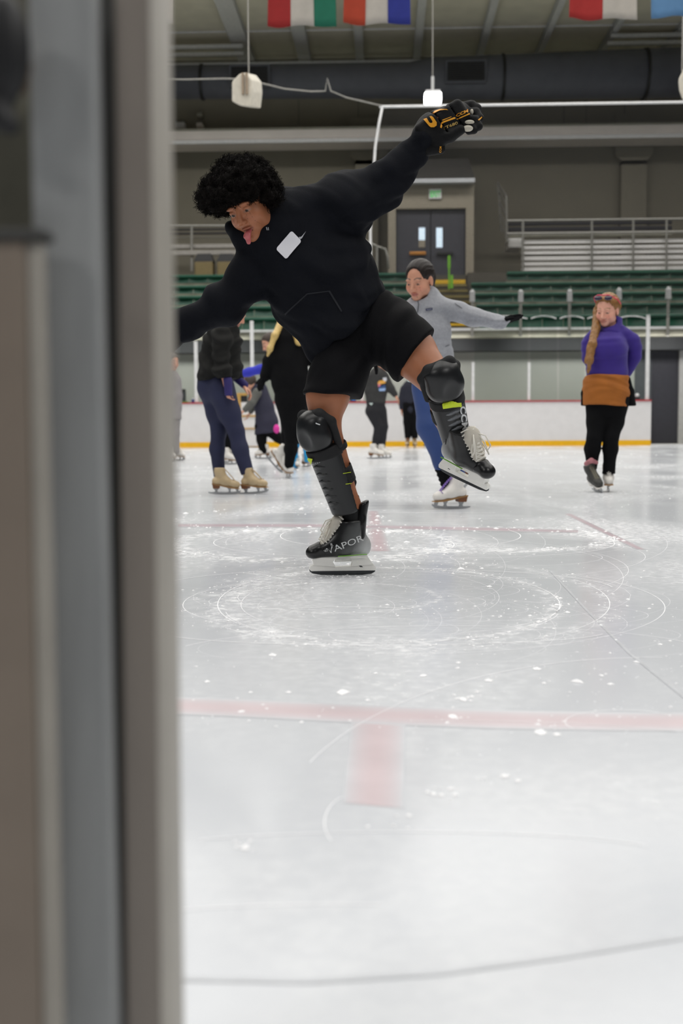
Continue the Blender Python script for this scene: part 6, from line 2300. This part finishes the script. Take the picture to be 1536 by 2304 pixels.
# ------------------------------------------------------------------ bending, navy vest and grey sleeves
g = Fig('person bending forward in long navy vest with grey sleeves before the wood-edged gate', (590, 1032))
M_vest2 = mat('vest_navy', srgb(42, 42, 60), 0.85, var=0.1)
M_gslv = mat('sleeve_grey', srgb(92, 92, 88), 0.85, var=0.08)
gM = mat4(frame(IV(-0.5, -0.85, 0.1), IV(-0.80, 0.5, 0.1)), g.J(562, 862, 0))
s = Sdf()
s.cone(gM @ Vector((-0.02, 0, -0.05)), g.J(576, 872, 0), 0.05, 0.05, 0.02)
g.ch(s, [(584, 880, 0, 16), (596, 920, 0, 16), (602, 955, 0, 18)], 0.04)
g.ch(s, [(578, 882, -0.1, 7), (568, 905, -0.15, 6), (549, 925, -0.18, 4)])
g.ch(s, [(582, 882, 0.1, 7), (575, 908, 0.15, 6), (562, 930, 0.15, 4)])
g.ch(s, [(590, 965, 0, 12), (590, 990, 0, 8), (592, 1020, 0, 6)])
g.ch(s, [(606, 965, 0, 12), (625, 985, 0, 8), (648, 1002, 0.1, 6)])
hand(s, g.J(549, 923, -0.18), IV(-0.6, -0.8, 0), IV(-0.8, 0.5, 0), 1, 1.0, 0.4)
hand(s, g.J(562, 930, 0.15), IV(-0.5, -0.85, 0), IV(-0.8, 0.5, 0), 1, 1.0, 0.4)
body_mesh(g.o, s, 0.014, gM, 1.05, 0.010, SK4)
g.k = 1.0
s = Sdf()
s.ell((-0.025, 0, 0.025), (0.112, 0.098, 0.100))
s.ell((0.10, 0, -0.030), (0.080, 0.13, 0.090), op='s', k=0.02)
sdf_obj('hair', Sdf().sub(s, gM, 1.08), 0.012, MATS['hair_brown'], g.o)
s = Sdf().cone(gM @ Vector((0.02, -0.08, 0.125)), gM @ Vector((0.02, 0.08, 0.125)), 0.028, 0.028, 0.02)
sdf_obj('headband', s, 0.012, mat('headband_pale', srgb(206, 160, 146), 0.8), g.o)
s = Sdf()
g.ch(s, [(583, 878, 0, 19), (594, 915, 0, 21), (600, 950, 0, 25), (598, 980, 0, 26)], 0.04, (TOW, 0.8))
s.cut(g.J(598, 976, 0), IV(0.1, -1, 0), 0.01)
sdf_obj('long_vest', s, 0.012, M_vest2, g.o)
s = Sdf()
g.ch(s, [(578, 884, -0.12, 11), (567, 905, -0.17, 9), (552, 921, -0.18, 7)], 0.02)
g.ch(s, [(582, 884, 0.12, 10), (575, 908, 0.16, 8), (564, 926, 0.15, 6)], 0.02)
sdf_obj('sleeves', s, 0.012, M_gslv, g.o)
s = Sdf()
g.ch(s, [(588, 960, 0, 16), (588, 990, 0, 11), (592, 1014, 0, 9)], 0.03)
g.ch(s, [(606, 965, 0, 17), (625, 985, 0, 11), (648, 1002, 0.1, 8)], 0.03)
sdf_obj('trousers', s, 0.013, M_blackc, g.o)
s = Sdf().ell(g.J(622, 965, -0.3), (g.m(7), 0.05, g.m(10)))
sdf_obj('pink_mitten', s, 0.010, mat('mitten_pink', srgb(220, 60, 160), 0.8), g.o)
figure_skate(g.o, mat4(frame(IV(-0.95, 0, 0.3), (0, 0, 1)), G(590, 1032)), M_bootwhite, M_heelbrown, M_solebrown, M_lacew, 1.0)
figure_skate(g.o, mat4(frame(IV(0.2, -0.9, 0.3), IV(0.9, 0.2, 0)), g.J(672, 1000, 0.1)), M_bootwhite, M_heelbrown, M_solebrown, M_lacew, 1.0)

# ------------------------------------------------------------------ child in cyan
g = Fig('child with pink hat and light blue leg warmers, half hidden behind the black shin guard', (672, 1056))
gM = mat4(frame(IV(-0.7, -0.3, 0.6), IV(0, 1, 0.1)), g.J(692, 868, 0))
s = Sdf()
s.cone(gM @ Vector((-0.01, 0, -0.04)), g.J(690, 890, 0), 0.035, 0.04, 0.02)
g.ch(s, [(686, 905, 0, 16), (682, 945, 0, 16), (678, 965, 0, 17)], 0.03)
g.ch(s, [(672, 905, 0, 6), (665, 935, 0, 5), (660, 960, 0, 4)])
g.ch(s, [(698, 905, 0, 6), (704, 935, 0, 5), (706, 960, 0, 4)])
g.ch(s, [(670, 970, 0, 11), (666, 1005, 0, 8), (665, 1040, 0, 5)])
g.ch(s, [(688, 970, 0, 11), (690, 1005, 0, 8), (690, 1035, 0, 5)])
hand(s, g.J(660, 960, 0), IV(0, -1, 0), IV(1, 0, 0), 1, 0.7, 0.4)
hand(s, g.J(706, 960, 0), IV(0, -1, 0), IV(-1, 0, 0), 1, 0.7, 0.4)
body_mesh(g.o, s, 0.012, gM, 0.88, 0.009, SK4)
g.k = 1.0
s = Sdf().ell((-0.01, 0, 0.06), (0.112, 0.100, 0.085)).ell((-0.01, 0, 0.165), (0.035, 0.035, 0.035), k=0.01)
s.cut((0, 0, 0.035), (0, 0, -1), 0.005)
sdf_obj('knit_hat', Sdf().sub(s, gM, 0.88), 0.010, mat('hat_pink', srgb(206, 52, 110), 0.9), g.o)
s = Sdf()
g.ch(s, [(688, 902, 0, 19), (682, 945, 0, 20), (679, 975, 0, 22)], 0.03, (TOW, 0.8))
g.ch(s, [(674, 905, 0, 9), (665, 935, 0, 8), (661, 955, 0, 7)], 0.02)
g.ch(s, [(698, 905, 0, 9), (704, 935, 0, 8), (706, 955, 0, 7)], 0.02)
sdf_obj('coat', s, 0.011, M_blackc, g.o)
s = Sdf()
g.ch(s, [(667, 975, 0, 12), (664, 1000, 0, 10), (663, 1010, 0, 7), (665, 1048, 0, 6)], 0.02)
g.ch(s, [(688, 975, 0, 12), (690, 1005, 0, 9), (690, 1035, 0, 6)], 0.02)
sdf_obj('leg_warmers', s, 0.010, mat('cyan_knit', srgb(40, 150, 206), 0.85, var=0.1), g.o)
figure_skate(g.o, mat4(frame(IV(0.2, 0, 0.95), (0, 0, 1)), G(668, 1056)), M_bootwhite, M_heelbrown, M_solebrown, M_lacew, 0.75)
figure_skate(g.o, mat4(frame(IV(0.6, 0, 0.8), (0, 0, 1)), G(690, 1050)), M_bootwhite, M_heelbrown, M_solebrown, M_lacew, 0.75)

# ------------------------------------------------------------------ printed dark hoodie
g = Fig('person in charcoal hoodie with colourful chest print gliding far off beyond the leaning skater', (852, 1031))
M_hood2 = mat('hoodie_charcoal', srgb(50, 50, 50), 0.85, var=0.1)
gM = mat4(frame(IV(0.72, -0.12, 0.66), IV(0.02, 1, 0.1)), g.J(859, 818, 0))
s = Sdf()
s.cone(gM @ Vector((-0.02, 0, -0.05)), g.J(854, 838, 0), 0.05, 0.055, 0.02)
g.ch(s, [(850, 855, 0, 19), (848, 890, 0, 17), (846, 920, 0, 20)], 0.04)
g.ch(s, [(866, 850, 0, 6), (880, 875, 0, 5), (892, 893, 0, 4)])
g.ch(s, [(834, 850, 0, 6), (830, 880, 0, 5), (832, 905, 0, 4)])
g.ch(s, [(838, 925, 0, 13), (856, 965, 0, 9), (842, 1012, 0, 6)])
g.ch(s, [(852, 925, 0, 13), (860, 965, 0, 9), (859, 1012, 0, 6)])
hand(s, g.J(889, 889, 0), IV(0.5, -0.85, 0), IV(-0.8, -0.5, 0), 1, 1.0, 0.3)
hand(s, g.J(832, 905, 0), IV(0.1, -1, 0), IV(1, 0, 0), 1, 1.0, 0.3)
body_mesh(g.o, s, 0.014, gM, 1.02, 0.009, skin_of(214, 158, 132), brow=srgb(50, 36, 30))
g.k = 1.0
s = Sdf()
s.ell((-0.020, 0, 0.040), (0.106, 0.086, 0.090))
s.ell((0.090, 0, -0.010), (0.082, 0.11, 0.086), op='s', k=0.02)
s.ell((-0.105, 0, -0.04), (0.035, 0.035, 0.05), k=0.02)
for q in (-1, 1): s.ell((-0.004, q * 0.085, -0.01), (0.026, 0.03, 0.036), op='s', k=0.01)
sdf_obj('hair', Sdf().sub(s, gM, 1.02), 0.010, M_hairbr, g.o)
s = Sdf()
g.ch(s, [(850, 848, 0, 22), (848, 880, 0, 21), (846, 905, 0, 21)], 0.04, (TOW, 0.8))
g.ch(s, [(864, 850, 0, 11), (878, 874, -0.02, 9), (888, 887, 0, 7)], 0.03)
g.ch(s, [(834, 850, 0, 11), (829, 880, 0, 9), (831, 903, 0, 7)], 0.03)
s.cone(g.J(852, 836, 0.02), g.J(850, 846, 0.02), g.m(11), g.m(15), 0.03)
s.cut(g.J(848, 909, 0), IV(0, -1, 0), 0.01)
s.disp = wrinkle(0.008, 20, 71)
h8 = sdf_obj('hoodie', s, 0.011, M_hood2, g.o)
HB8 = bvh_of([h8])
z8 = lambda x, y: (790 + x / 6.98, 780 + y / 6.98)
for nm, pts, c in [('print', [(415, 560), (440, 535), (500, 525), (540, 545), (530, 575), (420, 600)], (226, 168, 74)),
                   ('print', [(412, 575), (450, 565), (460, 610), (425, 640)], (206, 120, 140)),
                   ('print', [(430, 625), (530, 600), (535, 650), (430, 660)], (52, 80, 130)),
                   ('print', [(428, 662), (535, 650), (525, 695), (440, 700)], (150, 178, 220)),
                   ('name_tag', [(488, 490), (548, 482), (555, 535), (520, 545), (495, 525)], (214, 216, 222))]:
    patch(nm, HB8, [z8(*p) for p in pts], mat('print_%d_%d' % c[:2], srgb(*c), 0.8), g.o, 0.008, 3)
s = Sdf()
g.ch(s, [(845, 908, 0, 21), (846, 925, 0, 21)], 0.03, (TOW, 0.8))
g.ch(s, [(838, 925, 0, 17), (853, 960, 0, 12), (848, 985, 0, 10), (841, 1012, 0, 8)], 0.02)
g.ch(s, [(854, 925, 0.03, 16), (862, 960, 0.03, 11), (860, 985, 0.03, 9), (859, 1012, 0.03, 7)], 0.02)
s.cut(g.J(850, 1012, 0), IV(0, -1, 0), 0.004)
t8 = sdf_obj('leggings', s, 0.012, mat('leggings_black', srgb(24, 24, 30), 0.8), g.o)
patch('pocket_tag', bvh_of([t8]), [z8(280, 885), z8(345, 885), z8(318, 925)], M_tee, g.o, 0.008, 3)
figure_skate(g.o, mat4(frame(IV(0.97, 0, 0.2), (0, 0, 1)), G(846, 1032)), M_bootwhite, M_heelbrown, M_solebrown, M_lacew, 1.0)
figure_skate(g.o, mat4(frame(IV(0.97, 0, 0.2), (0, 0, 1)), G(864, 1031)), M_bootwhite, M_bootwhite, M_bootwhite, M_lacew, 0.95)

# ------------------------------------------------------------------ dark figure at the boards
g = Fig('person in dark navy top and black trousers standing against the far boards in tan skates', (922, 1008))
gM = mat4(frame(IV(0.2, -0.1, 0.9), IV(0, 1, 0.05)), g.J(924, 853, 0))
s = Sdf()
s.cone(gM @ Vector((-0.02, 0, -0.05)), g.J(922, 866, 0), 0.05, 0.055, 0.02)
g.ch(s, [(922, 875, 0, 15), (922, 905, 0, 14), (922, 925, 0, 16)], 0.04)
g.ch(s, [(905, 876, 0, 5), (901, 900, 0, 4), (903, 922, 0, 3)])
g.ch(s, [(939, 876, 0, 5), (943, 900, 0, 4), (941, 922, 0, 3)])
g.ch(s, [(915, 930, 0, 9), (916, 965, 0, 6), (917, 996, 0, 4)])
g.ch(s, [(931, 930, 0, 9), (932, 965, 0, 6), (933, 996, 0, 4)])
hand(s, g.J(903, 920, 0), IV(0, -1, 0), IV(1, 0, 0), 1, 1.1, 0.4)
hand(s, g.J(941, 920, 0), IV(0, -1, 0), IV(-1, 0, 0), 1, 1.1, 0.4)
body_mesh(g.o, s, 0.017, gM, 1.0, 0.012, skin_of(190, 130, 100))
g.k = 1.0
s = Sdf().ell((-0.020, 0, 0.044), (0.106, 0.090, 0.090)).ell((0.095, 0, -0.012), (0.082, 0.12, 0.088), op='s', k=0.02)
s.cone((-0.08, 0.06, 0.0), (-0.07, 0.06, -0.14), 0.03, 0.02, 0.02)
sdf_obj('hair', Sdf().sub(s, gM, 1.0), 0.013, M_hairbr, g.o)
s = Sdf()
g.ch(s, [(922, 872, 0, 17), (922, 900, 0, 16), (922, 920, 0, 17)], 0.04, (TOW, 0.8))
g.ch(s, [(908, 875, 0, 8), (902, 900, 0, 7), (903, 918, 0, 5)], 0.03)
g.ch(s, [(937, 875, 0, 8), (942, 900, 0, 7), (941, 918, 0, 5)], 0.03)
sdf_obj('sweater', s, 0.014, mat('sweater_navy', srgb(28, 30, 44), 0.85), g.o)
s = Sdf()
g.ch(s, [(918, 912, 0, 14), (916, 950, 0, 9), (917, 984, 0, 7)], 0.03)
g.ch(s, [(928, 912, 0, 14), (932, 950, 0, 9), (933, 984, 0, 7)], 0.03)
s.cut(g.J(922, 986, 0), IV(0, -1, 0), 0.004)
sdf_obj('trousers', s, 0.014, M_blackc, g.o)
figure_skate(g.o, mat4(frame(IV(-0.2, 0, 0.98), (0, 0, 1)), G(916, 1008)), M_boottan, M_heelbrown, M_heelbrown, M_heelbrown, 1.0)
figure_skate(g.o, mat4(frame(IV(0.1, 0, 0.98), (0, 0, 1)), G(933, 1008)), M_boottan, M_heelbrown, M_heelbrown, M_heelbrown, 1.0)

# ------------------------------------------------------------------ grey coat, cut off by the door frame
g = Fig('person in grey coat mostly hidden behind the blurred door frame', (388, 1037))
M_coatg = mat('coat_grey', srgb(140, 136, 138), 0.85, var=0.08)
gM = mat4(frame(IV(0.6, -0.2, 0.75), IV(0, 1, 0.05)), g.J(388, 815, 0))
s = Sdf()
s.cone(gM @ Vector((-0.02, 0, -0.05)), g.J(385, 838, 0), 0.05, 0.055, 0.02)
g.ch(s, [(384, 855, 0, 18), (384, 900, 0, 17), (384, 930, 0, 18)], 0.04)
g.ch(s, [(400, 860, 0, 6), (402, 895, 0, 5), (402, 925, 0, 4)])
g.ch(s, [(366, 860, 0, 6), (364, 895, 0, 5), (364, 925, 0, 4)])
g.ch(s, [(376, 935, 0, 12), (376, 975, 0, 8), (377, 1020, 0, 5)])
g.ch(s, [(394, 935, 0, 12), (394, 975, 0, 8), (396, 1020, 0, 5)])
hand(s, g.J(402, 922, 0), IV(0, -1, 0), IV(-1, 0, 0), 1, 1.0, 0.4)
hand(s, g.J(364, 922, 0), IV(0, -1, 0), IV(1, 0, 0), 1, 1.0, 0.4)
body_mesh(g.o, s, 0.014, gM, 1.0, 0.010, SK3)
g.k = 1.0
s = Sdf().ell((-0.020, 0, 0.044), (0.106, 0.090, 0.090)).ell((0.095, 0, -0.012), (0.082, 0.12, 0.088), op='s', k=0.02)
sdf_obj('hair', Sdf().sub(s, gM, 1.0), 0.012, MATS['hair_brown'], g.o)
s = Sdf()
g.ch(s, [(384, 852, 0, 20), (384, 895, 0, 21), (384, 948, 0, 25)], 0.04, (TOW, 0.8))
g.ch(s, [(398, 856, 0, 10), (402, 890, 0, 8), (402, 920, 0, 7)], 0.03)
g.ch(s, [(370, 856, 0, 10), (364, 890, 0, 8), (364, 920, 0, 7)], 0.03)
s.cut(g.J(384, 944, 0), IV(0, -1, 0), 0.008)
sdf_obj('coat', s, 0.013, M_coatg, g.o)
s = Sdf()
g.ch(s, [(377, 935, 0, 14), (376, 975, 0, 10), (377, 1016, 0, 8)], 0.03)
g.ch(s, [(392, 935, 0, 14), (394, 975, 0, 9), (396, 1016, 0, 7)], 0.03)
sdf_obj('trousers', s, 0.014, M_coatg, g.o)
figure_skate(g.o, mat4(frame(IV(0.8, 0, 0.6), (0, 0, 1)), G(380, 1038)), M_bootwhite, M_heelbrown, M_solebrown, M_lacew, 1.0)
figure_skate(g.o, mat4(frame(IV(0.9, 0, 0.4), (0, 0, 1)), G(400, 1036)), M_bootwhite, M_heelbrown, M_solebrown, M_lacew, 1.0)

# ------------------------------------------------------------------ legs seen between the navy leggings
g = Fig('person in black with white skates standing directly behind the black jacket and navy leggings', (516, 1044))
gM = mat4(frame(IV(0.9, -0.1, 0.3), IV(0, 1, 0.05)), g.J(500, 798, 0))
s = Sdf()
s.cone(gM @ Vector((-0.02, 0, -0.05)), g.J(500, 822, 0), 0.05, 0.055, 0.02)
g.ch(s, [(500, 840, 0, 18), (502, 885, 0, 17), (504, 920, 0, 19)], 0.04)
g.ch(s, [(488, 845, -0.12, 7), (486, 880, -0.14, 6), (490, 912, -0.14, 4)])
g.ch(s, [(510, 845, 0.12, 7), (512, 880, 0.14, 6), (514, 912, 0.14, 4)])
g.ch(s, [(506, 925, 0, 13), (512, 975, 0, 9), (512, 1026, 0, 6)])
g.ch(s, [(498, 925, 0, 13), (500, 975, 0, 9), (500, 1026, 0, 6)])
hand(s, g.J(490, 910, -0.14), IV(0, -1, 0), IV(1, 0, 0), 1, 1.0, 0.4)
hand(s, g.J(514, 910, 0.14), IV(0, -1, 0), IV(1, 0, 0), 1, 1.0, 0.4)
body_mesh(g.o, s, 0.014, gM, 1.0, 0.010, SK3)
g.k = 1.0
s = Sdf().ell((-0.020, 0, 0.044), (0.106, 0.090, 0.090)).ell((0.095, 0, -0.012), (0.082, 0.12, 0.088), op='s', k=0.02)
sdf_obj('hair', Sdf().sub(s, gM, 1.0), 0.012, MATS['hair_brown'], g.o)
s = Sdf()
g.ch(s, [(500, 838, 0, 20), (500, 885, 0, 20), (502, 915, 0, 21)], 0.04, (TOW, 0.8))
g.ch(s, [(488, 845, -0.12, 10), (486, 880, -0.14, 8), (490, 908, -0.14, 7)], 0.02)
g.ch(s, [(510, 845, 0.12, 10), (512, 880, 0.14, 8), (514, 908, 0.14, 7)], 0.02)
sdf_obj('jacket', s, 0.013, M_blackc, g.o)
s = Sdf()
g.ch(s, [(506, 915, 0, 17), (513, 970, 0, 12), (514, 1018, 0, 10)], 0.03)
g.ch(s, [(498, 915, 0, 17), (500, 970, 0, 12), (500, 1018, 0, 10)], 0.03)
s.cut(g.J(510, 1020, 0), IV(0, -1, 0), 0.005)
sdf_obj('trousers', s, 0.013, M_blackc, g.o)
figure_skate(g.o, mat4(frame(IV(0.95, 0, 0.3), (0, 0, 1)), G(516, 1045)), M_bootwhite, M_bootwhite, M_solebrown, M_lacew, 1.0)
figure_skate(g.o, mat4(frame(IV(0.95, 0, 0.3), (0, 0, 1)), G(500, 1041)), M_bootwhite, M_bootwhite, M_solebrown, M_lacew, 1.0)
# ================================================================== light and camera
w = bpy.data.worlds.new('hall')
scn.world = w
w.use_nodes = True
w.node_tree.nodes['Background'].inputs['Color'].default_value = (0.80, 0.88, 1.0, 1)
w.node_tree.nodes['Background'].inputs['Strength'].default_value = 0.06


def area(name, loc, sx, sy, power, col=(1, 0.98, 0.95), spread=160):
    l = bpy.data.lights.new(name, 'AREA')
    l.shape = 'RECTANGLE'
    l.size, l.size_y = sx, sy
    l.energy = power
    l.color = col
    l.spread = math.radians(spread)
    o = bpy.data.objects.new(name, l)
    o.location = loc
    link(o)
    return o


for i, y in enumerate((2.5, 8.0, 13.5, 19.0, 24.0)):
    for j, x in enumerate((-9, -3, 3, 9)):
        area('ceiling_lamp_%d_%d' % (i, j), (x, y, 9.5), 5.4, 4.6, 185, spread=160)
area('front_fill_left', (-6, -3.0, 6.5), 3, 1, 260, spread=150)  # unseen fill pair added behind the camera to brighten front faces
area('front_fill_right', (4, -3.0, 6.5), 3, 1, 260, spread=150)

for x in (-9, -3, 3, 9):
    area('stand_fill', (x, 29.4, 9.9), 6.0, 1.4, 205, spread=170)  # added fill above the seats, lifts the back wall and pale beam
for x in (-10, -5, 0, 5, 10):
    o = area('walkway_lamp', (x, 27.0, 2.40), 4.0, 0.15, 26, spread=170)
    o.rotation_euler = (math.radians(45), 0, 0)

cd = bpy.data.cameras.new('camera')
cam = bpy.data.objects.new('camera', cd)
cd.sensor_fit = 'VERTICAL'
cd.sensor_height = 36.0
cd.sensor_width = 24.0
cd.lens = 36.0 * F / 2304.0
cd.clip_start = 0.05
cd.clip_end = 200
cd.dof.use_dof = True
cd.dof.focus_distance = D0
cd.dof.aperture_fstop = 3.2
m = Matrix((R_, U_, -F_)).transposed().to_4x4()
m.translation = CAM
cam.matrix_world = m
link(cam)
scn.camera = cam
scn.view_settings.view_transform = 'Standard'
scn.view_settings.look = 'None'
scn.view_settings.exposure = -0.18
scn.view_settings.gamma = 1.0
scn.cycles.use_denoising = True
scn.cycles.max_bounces = 8
scn.cycles.transparent_max_bounces = 16
